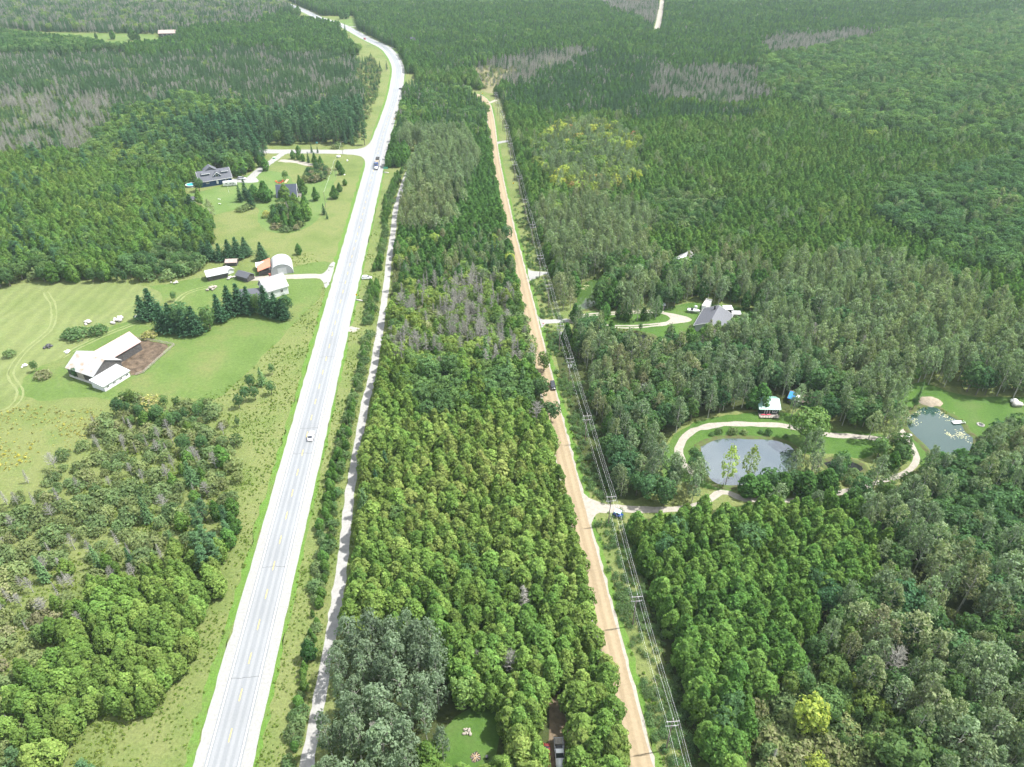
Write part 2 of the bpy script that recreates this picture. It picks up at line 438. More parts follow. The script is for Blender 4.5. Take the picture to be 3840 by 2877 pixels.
# sealed transverse cracks in the pavement
M_TAR = mat('crack_sealer', (0.06,0.06,0.062), 0.5, 0.4)
for d_ in (38, 71, 118, 131, 176, 240, 262):
    p, t = along(HWY, d_); r_ = Vector((t.y, -t.x, 0)); mbq = MB(); K_ = 9; wob = [random.gauss(0, .12) for _ in range(K_)]
    L1 = [p+r_*(-3.7+7.4*k/(K_-1))+t*wob[k] for k in range(K_)]
    for u_, v_ in zip(L1[:-1], L1[1:]): mbq.poly([(*(u_-t*.05).xy, .0405), (*(v_-t*.05).xy, .0405), (*(v_+t*.05).xy, .0405), (*(u_+t*.05).xy, .0405)])
    mbq.build('sealed_crack', M_TAR, asph)
# side road, its mouth, and the other entrances
struct(strip('side_road', SIDE, -4.4, 4.4, 0.024, M_GRAVEL, 0.15))
def gpatch(name, pts, z, m, rag=0.1, step=1.5): return struct(patch(name, [G(*p) for p in pts], z, m, rag, step))
gpatch('side_road_mouth', [(1290,561),(1345,558),(1376,546),(1396,520),(1412,480),(1445,480),(1420,600),(1388,690),(1371,640),(1368,605),(1355,588),(1320,580),(1290,578)], 0.018, M_GRAVEL, 0.1, 2)
gpatch('farm_road_mouth', [(1200,1030),(1222,1018),(1238,990),(1256,985),(1240,1050),(1222,1080),(1212,1058),(1200,1045)], 0.018, M_GRAVEL)
FARM_LANE = line((1225,1037),(1150,1036),(1060,1039),(985,1044),(940,1046))
struct(strip('farm_lane', FARM_LANE, -2.4, 2.4, 0.0145, M_DRIVE, 0.2))
struct(strip('house_drive', line((1068,572),(1045,586),(1022,603),(985,628),(962,648),(940,668)), -2.6, 2.6, 0.014, M_GRAVEL, 0.2))
gpatch('parking_pad', [(945,650),(962,668),(968,682),(930,686),(880,684),(850,686),(852,672),(900,669),(935,663)], 0.018, M_GRAVEL)
struct(strip('old_track', line((1048,602),(1090,605),(1130,611),(1172,620)), -2.6, 2.6, 0.010, M_DRIVE, 0.3))
struct(strip('trail', TRAIL, -1.4, 1.4, 0.020, M_TRAIL, 0.12))
struct(strip('dirt_road_margin', DIRT, -3.2, 3.1, 0.018, M_DRIVE, 0.16))
struct(strip('dirt_road', DIRT, -2.55, 2.45, 0.030, M_DIRT, 0.06, None, 0.03))
struct(strip('verge_grass', DIRT, 2.9, 4.6, 0.010, M_VERGE, 0.3))
gpatch('field_entrance', [(1978,1003),(1990,1015),(2020,1018),(2064,1021),(2064,1028),(2040,1030),(2018,1041),(1996,1050),(1986,1052)], 0.014, M_GRAVEL)
gpatch('drive_entrance', [(2018,1186),(2035,1198),(2090,1198),(2130,1196),(2130,1208),(2088,1212),(2044,1216),(2032,1230)], 0.014, M_GRAVEL)
gpatch('lane_entrance', [(2165,1825),(2186,1848),(2208,1866),(2258,1887),(2340,1895),(2412,1900),(2540,1898),(2640,1880),(2640,1900),(2545,1918),(2412,1923),(2331,1921),(2249,1926),(2231,1934),(2224,1945),(2210,1990),(2190,1960)], 0.014, M_DRIVE)
struct(strip('track_stub', line((1836,386),(1846,382),(1862,375)), -1.8, 1.8, 0.012, M_DRIVE, 0.1))
struct(strip('track_stub', line((1862,537),(1880,533),(1906,529)), -2.2, 2.2, 0.012, M_GRAVEL, 0.1))
struct(strip('ditch_crossing', line((1306,1232),(1325,1236),(1338,1240)), -2.0, 2.0, 0.015, M_DRIVE, 0.2))
for (a, b) in (((1452,177),(1520,180)), ((1478,203),(1518,204)), ((1296,101),(1345,99))):
    struct(strip('far_drive', line(a, b), -2.5, 2.5, 0.0155, M_GRAVEL, 0.1))
struct(strip('far_lane', line((2455,138),(2465,110),(2474,70),(2482,20),(2490,-20)), -4.0, 4.0, 0.012, M_DRIVE, 0.2))
struct(strip('far_track', line((2150,192),(2190,189),(2250,190),(2262,150)), -2.5, 2.5, 0.012, M_DRIVE, 0.2))
# two-track drive to the grey-roofed house, with the turning pad
TT = line((2128,1202),(2179,1213),(2289,1224),(2384,1225),(2497,1214))
struct(strip('wheel_track', TT, -1.35, -0.35, 0.012, M_DRIVE, 0.1)); struct(strip('wheel_track', TT, 0.35, 1.35, 0.012, M_DRIVE, 0.1))
T2 = line((2140,1196),(2176,1187),(2217,1180),(2280,1176),(2360,1172),(2440,1168),(2489,1172))
struct(strip('wheel_track', T2, -1.35, -0.35, 0.009, M_DRIVE, 0.1)); struct(strip('wheel_track', T2, 0.35, 1.35, 0.009, M_DRIVE, 0.1))
gpatch('turning_pad', [(2470,1222),(2534,1214),(2589,1205),(2588,1193),(2543,1180),(2489,1171),(2476,1175),(2500,1183),(2513,1194),(2505,1205),(2470,1213)], 0.014, M_DRIVE)
LOOP = line((2640,1800),(2602,1773),(2560,1738),(2546,1682),(2572,1636),(2621,1606),(2712,1591),(2791,1591),(2921,1594),(3000,1610),(3084,1630),(3181,1635),(3270,1642),(3331,1649),(3380,1630),(3420,1600))
struct(strip('pond_lane', LOOP, -1.25, 1.25, 0.014, M_DRIVE, 0.2))
LOW = line((2640,1893),(2706,1845),(2790,1871),(2900,1878),(3020,1872),(3110,1857),(3250,1822),(3380,1780),(3435,1734),(3425,1680),(3400,1640))
struct(strip('pond_lane', LOW, -1.0, 1.0, 0.012, M_DRIVE, 0.2))
# ditch beside the highway
struct(strip('ditch_water', line((1236,1900),(1250,1809),(1268,1705),(1284,1630),(1297,1576),(1312,1500)), -0.55, 0.4, 0.009, M_WATER_DARK, 0.15))

# ---- fields and lawns
gpatch('hay_field', [(-200,1110),(120,1062),(260,1055),(420,1060),(560,1075),(600,1130),(520,1190),(380,1240),(250,1330),(120,1390),(60,1470),(0,1540),(-200,1600)], 0.006, M_HAY, 0.5, 4)
gpatch('pasture', [(560,1075),(700,1050),(860,1030),(980,1020),(1060,1012),(1140,990),(1240,985),(1220,1060),(1190,1120),(1140,1180),(1070,1250),(980,1340),(880,1440),(800,1500),
                   (690,1490),(560,1470),(480,1500),(300,1490),(150,1500),(60,1470),(120,1390),(250,1330),(380,1240),(520,1190),(600,1130)], 0.004, M_PASTURE, 0.5, 4)
gpatch('house_lawn', [(748,720),(800,705),(862,688),(930,668),(962,650),(1000,641),(1040,644),(1075,655),(1092,668),(1100,684),(1150,689),(1205,680),(1232,660),(1245,636),(1262,640),(1262,662),
                   (1247,700),(1222,765),(1186,828),(1140,858),(1085,874),(1020,870),(975,845),(966,812),(968,782),(925,776),(870,790),(800,806),(752,812),(735,780),(700,760),(706,728)], 0.008, M_LAWN, 0.25, 2)
gpatch('yard_grass', [(850,676),(905,664),(960,640),(1000,608),(1010,618),(975,650),(948,672),(900,684),(850,688)], 0.006, M_LAWN, 0.2, 2)
gpatch('barnyard', [(415,1318),(455,1284),(520,1276),(590,1284),(628,1300),(590,1345),(535,1395),(495,1405),(460,1372),(400,1340)], 0.010, M_MUCK, 0.4, 2)
gpatch('lakeside_lawn', [(2500,1800),(2478,1700),(2556,1618),(2640,1575),(2760,1552),(2900,1545),(2985,1560),(3010,1600),(3100,1612),(3200,1618),(3320,1632),(3300,1670),(3240,1722),(3120,1700),(2990,1716),(2985,1790),(2860,1830),(2700,1842),(2600,1815)], 0.005, M_LUSHLAWN, 0.3, 3)
gpatch('pond_lawn', [(3360,1500),(3400,1450),(3460,1432),(3560,1470),(3660,1486),(3760,1490),(3990,1500),(3990,1620),(3780,1640),(3690,1640),(3650,1660),(3600,1730),(3480,1750),(3400,1720),(3385,1640)], 0.005, M_LUSHLAWN, 0.3, 3)
gpatch('cottage_lawn', [(2150,1240),(2210,1168),(2330,1180),(2470,1160),(2600,1135),(2760,1150),(2850,1180),(2840,1240),(2700,1262),(2560,1290),(2480,1300),(2440,1262),(2300,1240),(2180,1250)], 0.005, M_LUSHLAWN, 0.3, 3)
gpatch('camp_lawn', [(1610,2900),(1630,2800),(1680,2710),(1770,2655),(1860,2660),(1890,2700),(1860,2780),(1850,2900)], 0.005, M_LUSHLAWN, 0.3, 2)
gpatch('parking_slot', [(2045,2900),(2062,2700),(2070,2610),(2110,2610),(2125,2700),(2135,2900)], 0.006, M_EARTH, 0.15, 2)
gpatch('marsh', [(1730,250),(1800,243),(1900,262),(2050,250),(2060,290),(1900,330),(1860,350),(1800,340),(1745,290)], 0.005, M_MARSH, 0.5, 6)
gpatch('marsh', [(-250,260),(100,250),(330,300),(460,400),(330,520),(100,560),(-250,560)], 0.004, M_SEDGE, 0.6, 6)
gpatch('far_meadow', [(-250,95),(0,105),(130,120),(330,124),(540,128),(640,150),(600,186),(420,192),(330,168),(130,150),(0,134),(-250,120)], 0.005, M_PASTURE, 0.6, 6)
gpatch('far_meadow', [(640,85),(760,75),(900,70),(960,85),(900,110),(760,105)], 0.004, M_SEDGE, 0.6, 6)
gpatch('far_meadow', [(1270,75),(1330,70),(1350,95),(1300,105)], 0.004, M_LAWN, 0.4, 5)
gpatch('far_meadow', [(1460,182),(1520,182),(1520,215),(1470,205)], 0.004, M_LAWN, 0.4, 5)
gpatch('forest_floor', [(1215,2900),(1320,2150),(1365,1860),(1420,1500),(1460,1150),(1490,880),(1560,560),(1560,400),(1720,360),(1800,400),(1840,560),(1935,1000),(2005,1300),(2100,1700),(2178,2000),(2320,2577),(2390,2900)], 0.002, M_DUFF, 0.4, 4)
gpatch('forest_floor', [(2620,2950),(2470,2400),(2385,2080),(2350,1960),(2520,1940),(2800,1890),(3200,1840),(3500,1790),(3700,1700),(4100,1640),(4100,2950)], 0.002, M_DUFF, 0.4, 4)
gpatch('forest_floor', [(2190,1780),(2090,1350),(2060,1240),(2480,1320),(2860,1260),(3200,1420),(3420,1440),(3420,1520),(3000,1530),(2640,1560),(2480,1680),(2440,1850),(2300,1870)], 0.0022, M_DUFF, 0.4, 4)

# old tractor passes across the hay field
M_PASS = grass_mat('trodden_hay', [(0.15,0.185,0.07),(0.18,0.205,0.088),(0.15,0.19,0.066)], 0.05, 0.9, 0.25)
for q_ in (((-60,1560),(40,1530),(75,1470),(40,1400),(90,1320),(190,1230),(200,1150),(170,1095)), ((230,1340),(300,1300),(420,1245),(540,1200),(640,1150),(700,1100),(800,1070))):
    L_ = line(*q_)
    struct(strip('tractor_track', L_, -1.3, -0.6, 0.009, M_PASS, 0.12)); struct(strip('tractor_track', L_, 0.6, 1.3, 0.009, M_PASS, 0.12))
# ---- ponds: water sheets with low earth banks
def pond(name, pts, m, bank=0.9, bm=None):
    out = smooth([G(*p) for p in pts]+[G(*pts[0])], 1.5)[:-1]
    w = struct(patch(name, out, 0.016, m))
    c = sum((p for p in out), Vector())/len(out); n = len(out); mb = MB(); prof = []
    for i, p in enumerate(out):
        t = (out[(i+1) % n]-out[i-1]).normalized(); r = Vector((t.y, -t.x, 0))
        if r.dot(p-c) < 0: r = -r
        wob = 0.75+0.5*random.random()
        prof.append([p-r*0.25+Vector((0,0,0.013)), p+r*0.25*wob+Vector((0,0,0.16*wob)), p+r*bank*wob+Vector((0,0,0.20*wob)), p+r*(bank*wob+0.9)+Vector((0,0,0.003))])
    prof.append(prof[0])
    for a, b in zip(prof[:-1], prof[1:]):
        for k in range(3): mb.poly([a[k], b[k], b[k+1], a[k+1]])
    struct(mb.build('pond_bank', bm or M_BANK, None, True))
    return w
M_BANK = mat('pond_bank', (0.080,0.068,0.040), 0.95, 0.1, 0.0, 0.6, col2=(0.072,0.120,0.028), bump=0.5)
P_BIG = [(2625,1675),(2686,1648),(2750,1643),(2804,1646),(2895,1649),(2960,1669),(2985,1701),(2990,1760),(2940,1800),(2856,1812),(2738,1822),(2670,1805),(2634,1740)]
P_RIGHT = [(3398,1568),(3430,1545),(3462,1526),(3511,1528),(3543,1550),(3587,1572),(3611,1599),(3623,1623),(3651,1643),(3640,1690),(3605,1740),(3570,1790),(3535,1760),(3478,1680),(3425,1630),(3402,1600)]
P_GREEN = [(2162,1090),(2201,1056),(2239,1044),(2277,1054),(2285,1075),(2268,1110),(2240,1140),(2195,1160),(2165,1150)]
P_DARK = [(2305,1240),(2378,1246),(2415,1253),(2452,1266),(2440,1295),(2380,1330),(2330,1330),(2306,1290)]
P_CREEK = [(3085,1735),(3150,1722),(3215,1738),(3240,1760),(3200,1775),(3120,1765)]
pond('pond', P_BIG, M_WATER); pond('pond', P_RIGHT, M_WATER_TEAL)
pond('pond', P_GREEN, M_WATER_GREEN); pond('pond', P_DARK, M_WATER_DARK); pond('pond', P_CREEK, M_WATER_DARK, 0.7)
PONDS = [[G(*p) for p in q] for q in (P_BIG, P_RIGHT, P_GREEN, P_DARK, P_CREEK)]

# ================================================================== TREES
def unit(v): return v/ (np.linalg.norm(v, axis=-1, keepdims=True)+1e-9)
class LeafMesh:
    """many small kite-shaped sprays (numpy), plus bark faces"""
    def __init__(s): s.q = []; s.bark = MB()
    def sprays(s, c, d, size, aspect=0.55, jit=0.6, axis=None, rng=None):
        n = len(c); rng = rng or RNG
        d = unit(d+rng.normal(0, jit, (n, 3)))
        a = rng.normal(0, 1, (n, 3)) if axis is None else axis+rng.normal(0, 0.35, (n, 3))
        a = unit(a-d*np.sum(a*d, 1, keepdims=True)); b = np.cross(d, a)
        sz = (size*(0.7+0.6*rng.random(n)))[:, None] if np.ndim(size) else size*(0.7+0.6*rng.random((n, 1)))
        fold = d*sz*0.18
        s.q.append(np.stack([c-a*sz*0.6-fold, c+b*sz*aspect, c+a*sz-fold, c-b*sz*aspect], 1))
    def crown_arrays(s):
        return np.concatenate(s.q) if s.q else np.zeros((0, 4, 3))
    def meshes(s, name, leaf, bark):
        """crown mesh, trunk mesh, and both joined (for the far forest)"""
        q = s.crown_arrays(); v = q.reshape(-1, 3); n = len(q)
        f = np.arange(n*4).reshape(-1, 4)
        cm = None
        if n:
            cm = bpy.data.meshes.new(name+'_crown'); cm.from_pydata(v.tolist(), [], f.tolist()); cm.materials.append(leaf); cm.update()
        tm = None
        if s.bark.v:
            tm = s.bark.mesh(name+'_trunk', bark)
        jm = bpy.data.meshes.new(name+'_whole')
        bv = s.bark.v; bf = [tuple(i+len(v) for i in t) for t in s.bark.f]
        jm.from_pydata(v.tolist()+list(bv), [], f.tolist()+bf)
        jm.materials.append(leaf); jm.materials.append(bark)
        jm.polygons.foreach_set('material_index', [0]*n+[1]*len(bf)); jm.update()
        return cm, tm, jm
def ball(n, rng): return unit(rng.normal(0, 1, (n, 3)))

def make_cedar(seed, H=10.0, Rm=2.15, cone=0.0):
    rng = np.random.default_rng(seed); L = LeafMesh()
    nz = 64
    for k in range(nz):
        t = (k+rng.random())/nz                    # 0 bottom .. 1 top
        z = H*(0.06+0.9*t)
        prof = (min(1.0, 0.62+1.5*t) if t < 0.25 else 1.0)*(1-max(0, (t-0.30)/0.70)**(2.5-1.4*cone))
        r = Rm*max(prof, 0.06)*(0.82+0.3*rng.random())
        th = k*2.39996+rng.normal(0, 0.3)
        cr = (0.62+0.42*rng.random())*(0.75 if t > 0.85 else 1.0)
        rr = max(0.0, r-cr*0.55)
        c0 = np.array([rr*math.cos(th), rr*math.sin(th), z])
        out = unit(np.array([math.cos(th), math.sin(th), 0.35+1.6*t**3]))
        n = 26
        b = unit(ball(n, rng)+out*0.75)
        c = c0+b*cr*np.array([0.95, 0.95, 1.05])*(0.8+0.25*rng.random((n, 1)))
        L.sprays(c, b*0.8+out*0.6, 0.36, 0.58, 0.35, np.array([0, 0, 1.0])+out*0.3, rng)
    n = 90                                           # inner twigs
    t = rng.random(n); th = rng.random(n)*6.283; rr = Rm*0.55*(1-t)*rng.random(n)
    L.sprays(np.stack([rr*np.cos(th), rr*np.sin(th), H*(0.1+0.8*t)], 1), ball(n, rng), 0.5, 0.6, 0.5, None, rng)
    L.bark.tube((0, 0, -0.3), (0, 0, H*0.6), 0.16, 0.07, 6); L.bark.tube((0, 0, H*0.6), (0.05, 0, H*0.96), 0.07, 0.02, 5)
    for k in range(6):
        th = k*2.4; z = H*(0.2+0.1*k)
        L.bark.tube((0, 0, z), (Rm*0.5*math.cos(th), Rm*0.5*math.sin(th), z+0.5), 0.04, 0.015, 3, False)
    return L
def make_spruce(seed, H=11.0, Rm=1.9, gap=0.0, droop=0.25, dens=1.0):
    rng = np.random.default_rng(seed); L = LeafMesh()
    tiers = int(22*(1-gap*0.4))
    for i in range(tiers):
        t = (i+0.5)/tiers; z = H*(0.07+0.91*t)
        r = Rm*(1-t)**0.92*(0.85+0.3*rng.random())+0.12
        nb = max(4, int((11-6*t)*dens)); th0 = rng.random()*6.28
        for k in range(nb):
            th = th0+6.283*k/nb+rng.normal(0, 0.15); rl = r*(0.75+0.35*rng.random())
            n = max(2, int(rl*3.6)); s_ = (np.arange(n)+0.6)/n
            d = np.array([math.cos(th), math.sin(th), 0.0])
            c = d*(s_*rl)[:, None]+np.array([0, 0, z]); c[:, 2] += -droop*rl*s_**1.3+0.28*rl*s_**3+rng.normal(0, 0.07, n)
            c[:, :2] += rng.normal(0, 0.12+0.1*rl*0.3, (n, 2))
            up = np.tile(np.array([0, 0, 1.0])+d*0.5, (n, 1))
            L.sprays(c, up, 0.34+0.10*(1-s_), 0.55, 0.4, d, rng)
    L.sprays(np.array([[0, 0, H*0.985]]), np.array([[0.3, 0.2, 0.2]]), 0.4, 0.2, 0.1, np.array([0, 0, 1.0]), rng)
    L.bark.tube((0, 0, -0.3), (0, 0, H*0.97), 0.17, 0.02, 6)
    return L
def make_pine(seed, H=16.0, Rm=3.4):
    rng = np.random.default_rng(seed); L = LeafMesh()
    for i in range(34):
        t = (i+rng.random())/34; z = H*(0.22+0.76*t); th = i*2.4+rng.normal(0, 0.3)
        rl = Rm*(1-t*0.85)*(0.55+0.6*rng.random())*(0.6+0.4*min(1, t*5))
        d = np.array([math.cos(th), math.sin(th), 0.22])
        for k in range(3):
            c0 = d*rl*(0.45+0.3*k)+np.array([0, 0, z])+rng.normal(0, 0.25, 3)
            n = 14; b = ball(n, rng); b[:, 2] = np.abs(b[:, 2])*0.8
            c = c0+b*np.array([0.85, 0.85, 0.42])*(0.6+0.4*rng.random((n, 1)))
            L.sprays(c, b+np.array([0, 0, 0.9]), 0.42, 0.42, 0.5, d, rng)
        L.bark.tube((0, 0, z-0.4), tuple(d*rl*0.85+np.array([0, 0, z])), 0.07, 0.02, 3, False)
    L.bark.tube((0, 0, -0.3), (0, 0, H*0.97), 0.26, 0.03, 7)
    return L
def limbs(L, rng, H, z0, z1, n, reach, rise, r0):
    tips = []
    for k in range(n):
        t = k/max(1, n-1); z = H*(z0+(z1-z0)*t); th = k*2.39996+rng.normal(0, 0.35)
        rl = reach*(1-0.55*t)*(0.75+0.4*rng.random())
        a = Vector((0, 0, z)); m = a+Vector((math.cos(th)*rl*0.5, math.sin(th)*rl*0.5, rise*rl*0.55))
        e = a+Vector((math.cos(th+0.2)*rl, math.sin(th+0.2)*rl, rise*rl))
        L.bark.tube(a, m, r0*(1-0.6*t), r0*0.55*(1-0.6*t), 4, False); L.bark.tube(m, e, r0*0.55*(1-0.6*t), r0*0.12, 4, False)
        tips.append(np.array(e)); tips.append(np.array(m))
    return tips
def make_poplar(seed, H=15.0, Rm=2.6, base=0.30, clumps=44, per=17, leaf=0.36, trunk=0.17):
    rng = np.random.default_rng(seed); L = LeafMesh()
    lean = rng.normal(0, 0.25, 2)
    L.bark.tube((0, 0, -0.3), (lean[0]*0.4, lean[1]*0.4, H*0.5), trunk, trunk*0.62, 6)
    L.bark.tube((lean[0]*0.4, lean[1]*0.4, H*0.5), (lean[0], lean[1], H*0.95), trunk*0.62, 0.025, 5)
    limbs(L, rng, H, base*0.9, 0.85, 11, Rm*0.85, 0.9, trunk*0.42)
    for k in range(clumps):
        t = (k+rng.random())/clumps; z = H*(base+(0.99-base)*t)
        env = math.sin(math.pi*min(1, (0.10+0.90*t))**0.82)**0.7 if t < 0.97 else 0.25
        th = k*2.39996+rng.normal(0, 0.4); rr = Rm*env*(0.35+0.65*rng.random()**0.6)
        c0 = np.array([rr*math.cos(th)+lean[0]*t, rr*math.sin(th)+lean[1]*t, z])
        out = unit(np.array([math.cos(th), math.sin(th), 0.3+t]))
        b = ball(per, rng); cr = 0.55+0.45*rng.random()
        L.sprays(c0+b*cr*np.array([0.85, 0.85, 1.25])*(0.5+0.5*rng.random((per, 1))), b+out*0.7, leaf, 0.5, 0.7, np.array([0, 0, 1.0]), rng)
    return L
def make_broad(seed, H=12.0, Rm=3.6, base=0.22, clumps=62, per=22, leaf=0.42, flat=1.0):
    rng = np.random.default_rng(seed); L = LeafMesh()
    L.bark.tube((0, 0, -0.3), (0.1, 0, H*0.4), 0.26, 0.18, 7); L.bark.tube((0.1, 0, H*0.4), (0.2, 0.1, H*0.86), 0.18, 0.03, 5)
    limbs(L, rng, H, 0.22, 0.75, 10, Rm*0.8, 0.75, 0.11)
    cz = H*(base+1)/2; hz = H*(1-base)/2
    lob = rng.random(3)*6.28
    for k in range(clumps):
        u = 1-2*(k+0.5)/clumps; th = k*2.39996+rng.normal(0, 0.25)
        if u < -0.75 and rng.random() < 0.7: continue
        rad = 1+0.13*math.sin(3*th+lob[0])+0.10*math.sin(5*u*2+lob[1])+rng.normal(0, 0.05)
        s_ = math.sqrt(max(0, 1-u*u))
        s_ = s_**0.8
        o = np.array([s_*math.cos(th), s_*math.sin(th), u])
        cr = (0.75+0.5*rng.random())*Rm/3.6
        c0 = o*np.array([Rm, Rm, hz])*rad*(0.78 if rng.random() < 0.8 else 0.5)+np.array([0, 0, cz])
        n = per; b = unit(ball(n, rng)+o*0.7+np.array([0, 0, 0.25]))
        L.sprays(c0+b*cr*(0.85+0.2*rng.random((n, 1)))*np.array([1, 1, 0.8]), b*0.8+o*0.5, leaf, 0.62, 0.45, None, rng)
    n = 120
    p = ball(n, rng)*np.array([Rm*0.6, Rm*0.6, hz*0.65])*rng.random((n, 1))+np.array([0, 0, cz])
    L.sprays(p, ball(n, rng), 0.55, 0.6, 0.5, None, rng)
    return L
def make_shrub(seed, H=2.4, Rm=1.7, clumps=20, per=18, leaf=0.30):
    rng = np.random.default_rng(seed); L = LeafMesh()
    for k in range(clumps):
        th = k*2.39996; q = math.sqrt((k+0.5)/clumps); rr = Rm*q*(0.75+0.3*rng.random())
        z = H*(0.35+0.5*(1-q*q))*(0.7+0.5*rng.random())
        c0 = np.array([rr*math.cos(th), rr*math.sin(th), z]); o = unit(np.array([math.cos(th)*q, math.sin(th)*q, 0.9]))
        b = unit(ball(per, rng)+o*0.6); cr = 0.42+0.34*rng.random()
        L.sprays(c0+b*cr, b+o*0.5, leaf, 0.55, 0.5, None, rng)
    for k in range(7):
        th = k*0.9; L.bark.tube((0.1*math.cos(th), 0.1*math.sin(th), -0.1), (Rm*0.6*math.cos(th), Rm*0.6*math.sin(th), H*0.6), 0.035, 0.012, 3, False)
    return L
def make_dead(seed, H=10.0, spread=2.0, nb=26, conifer=False):
    rng = np.random.default_rng(seed); L = LeafMesh(); B = L.bark
    B.tube((0, 0, -0.3), (0.1, 0.05, H*0.55), 0.18, 0.11, 5); B.tube((0.1, 0.05, H*0.55), (0.15, 0.2, H), 0.11, 0.03, 4)
    for k in range(nb):
        t = (k+rng.random())/nb; th = k*2.39996; z = H*(0.18+0.80*t) if conifer else H*(0.28+0.66*t)
        rl = spread*(1-t*0.8)*(0.6+0.6*rng.random()); rise = (-0.15 if conifer else 0.85)
        a = Vector((0.12*z/H, 0.1*z/H, z)); m = a+Vector((math.cos(th)*rl*0.55, math.sin(th)*rl*0.55, rl*rise*0.5))
        e = m+Vector((math.cos(th+0.35)*rl*0.5, math.sin(th+0.35)*rl*0.5, rl*rise*0.55))
        w = 0.075*(1-0.55*t)
        B.tube(a, m, w, w*0.6, 4, False); B.tube(m, e, w*0.6, w*0.2, 3, False)
        for j in range(5 if not conifer else 3):
            q = a.lerp(m, 0.5+0.1*j) if j < 2 else m.lerp(e, 0.15+0.22*(j-2))
            ph = th+(1 if j % 2 else -1)*(0.5+0.5*rng.random())
            ll = rl*(0.32+0.25*rng.random())
            e2 = q+Vector((math.cos(ph)*ll, math.sin(ph)*ll, ll*rise*0.8+rng.normal(0, 0.1)))
            B.tube(q, e2, w*0.5, w*0.16, 3, False)
            n = 4; tt = rng.random((n, 1)); c = np.array(q)*(1-tt)+np.array(e2)*tt; dr = np.array(e2-q)
            L.sprays(c+rng.normal(0, 0.06, (n, 3)), ball(n, rng), 0.42, 0.07, 0.2, unit(dr)*0.7, rng)
    return L

# the hue of each kind, chosen by the tree's 'tint' from 0 to 1
LF = {
 'cedar': leaf_mat('cedar_foliage', [(0.0,(0.054,0.130,0.042)),(0.35,(0.096,0.198,0.046)),(0.7,(0.168,0.252,0.060)),(1.0,(0.270,0.300,0.095))], 0.36, 0.26, 0.34),
 'spruce': leaf_mat('spruce_foliage', [(0.0,(0.044,0.104,0.052)),(0.5,(0.078,0.152,0.068)),(0.85,(0.135,0.228,0.09)),(1.0,(0.38,0.33,0.09))], 0.28),
 'pine': leaf_mat('pine_foliage', [(0.0,(0.055,0.145,0.078)),(1.0,(0.12,0.205,0.088))], 0.3),
 'poplar': leaf_mat('poplar_foliage', [(0.0,(0.158,0.212,0.138)),(0.35,(0.195,0.262,0.146)),(0.6,(0.225,0.262,0.132)),(0.8,(0.25,0.228,0.15)),(1.0,(0.33,0.42,0.10))], 0.42),
 'broad': leaf_mat('broadleaf_foliage', [(0.0,(0.060,0.132,0.066)),(0.3,(0.104,0.188,0.072)),(0.5,(0.162,0.25,0.078)),(0.7,(0.275,0.34,0.085)),(0.85,(0.43,0.46,0.09)),(0.93,(0.36,0.23,0.13)),(1.0,(0.40,0.18,0.13))], 0.42),
 'shrub': leaf_mat('shrub_foliage', [(0.0,(0.082,0.165,0.062)),(0.35,(0.150,0.212,0.09)),(0.6,(0.215,0.250,0.10)),(0.8,(0.25,0.225,0.15)),(1.0,(0.42,0.42,0.11))], 0.42),
 'dead': leaf_mat('bare_twigs', [(0, (0.19,0.182,0.155)), (1, (0.30,0.292,0.262))], 0.15),
}
BK = {
 'cedar': mat('cedar_bark', (0.16,0.12,0.09), 0.9, 0.1, 0.2, 6), 'spruce': mat('spruce_bark', (0.12,0.10,0.085), 0.9, 0.1, 0.2, 6),
 'pine': mat('pine_bark', (0.11,0.09,0.08), 0.9, 0.1, 0.2, 6), 'poplar': mat('poplar_bark', (0.42,0.41,0.36), 0.85, 0.1, 0.25, 3),
 'broad': mat('maple_bark', (0.17,0.15,0.125), 0.9, 0.1, 0.2, 6), 'shrub': mat('shrub_stem', (0.17,0.14,0.11), 0.9, 0.1, 0.2, 6),
 'dead': mat('weathered_dead_wood', (0.34,0.33,0.30), 0.9, 0.1, 0.22, 1.0),
}
PROTO = {'cedar': [make_cedar(s, 10, 2.15+0.12*(s % 3), 0.15*(s % 4)) for s in range(1, 9)]+[make_cedar(9, 10, 2.0, 1.0)],
         'spruce': [make_spruce(21, 11, 1.9), make_spruce(22, 11, 1.6, 0.1, 0.3), make_spruce(23, 11, 1.3, 0.3, 0.35, 0.7), make_spruce(24, 11, 2.5, 0.25, 0.1, 0.9), make_spruce(25, 11, 2.6, -0.2, 0.12, 1.8)],
         'pine': [make_pine(31), make_pine(32, 16, 3.0), make_pine(33, 16, 3.8)],
         'poplar': [make_poplar(41), make_poplar(42, 15, 2.2, 0.25), make_poplar(43, 15, 3.0, 0.34, 50), make_poplar(44, 15, 2.7, 0.16, 52), make_poplar(45, 15, 2.4, 0.4, 34, 15)],
         'broad': [make_broad(51), make_broad(52, 12, 3.2, 0.15), make_broad(53, 12, 4.0, 0.28, 70), make_broad(54, 12, 3.0, 0.1, 58), make_broad(55, 12, 3.4, 0.2, 46, 20)],
         'shrub': [make_shrub(61), make_shrub(62, 2.6, 1.5, 16), make_shrub(63, 2.0, 1.9, 22), make_shrub(64, 3.0, 1.4, 20)],
         'dead': [make_dead(71), make_dead(72, 10, 2.6, 30), make_dead(73, 10, 1.5, 30, True), make_dead(74, 10, 1.2, 34, True)]}
H0 = {'cedar': 10, 'spruce': 11, 'pine': 16, 'poplar': 15, 'broad': 12, 'shrub': 2.4, 'dead': 10}
MESH = {}; LIB = bpy.data.collections.new('tree_library'); FIRST = {}; n_ = 0
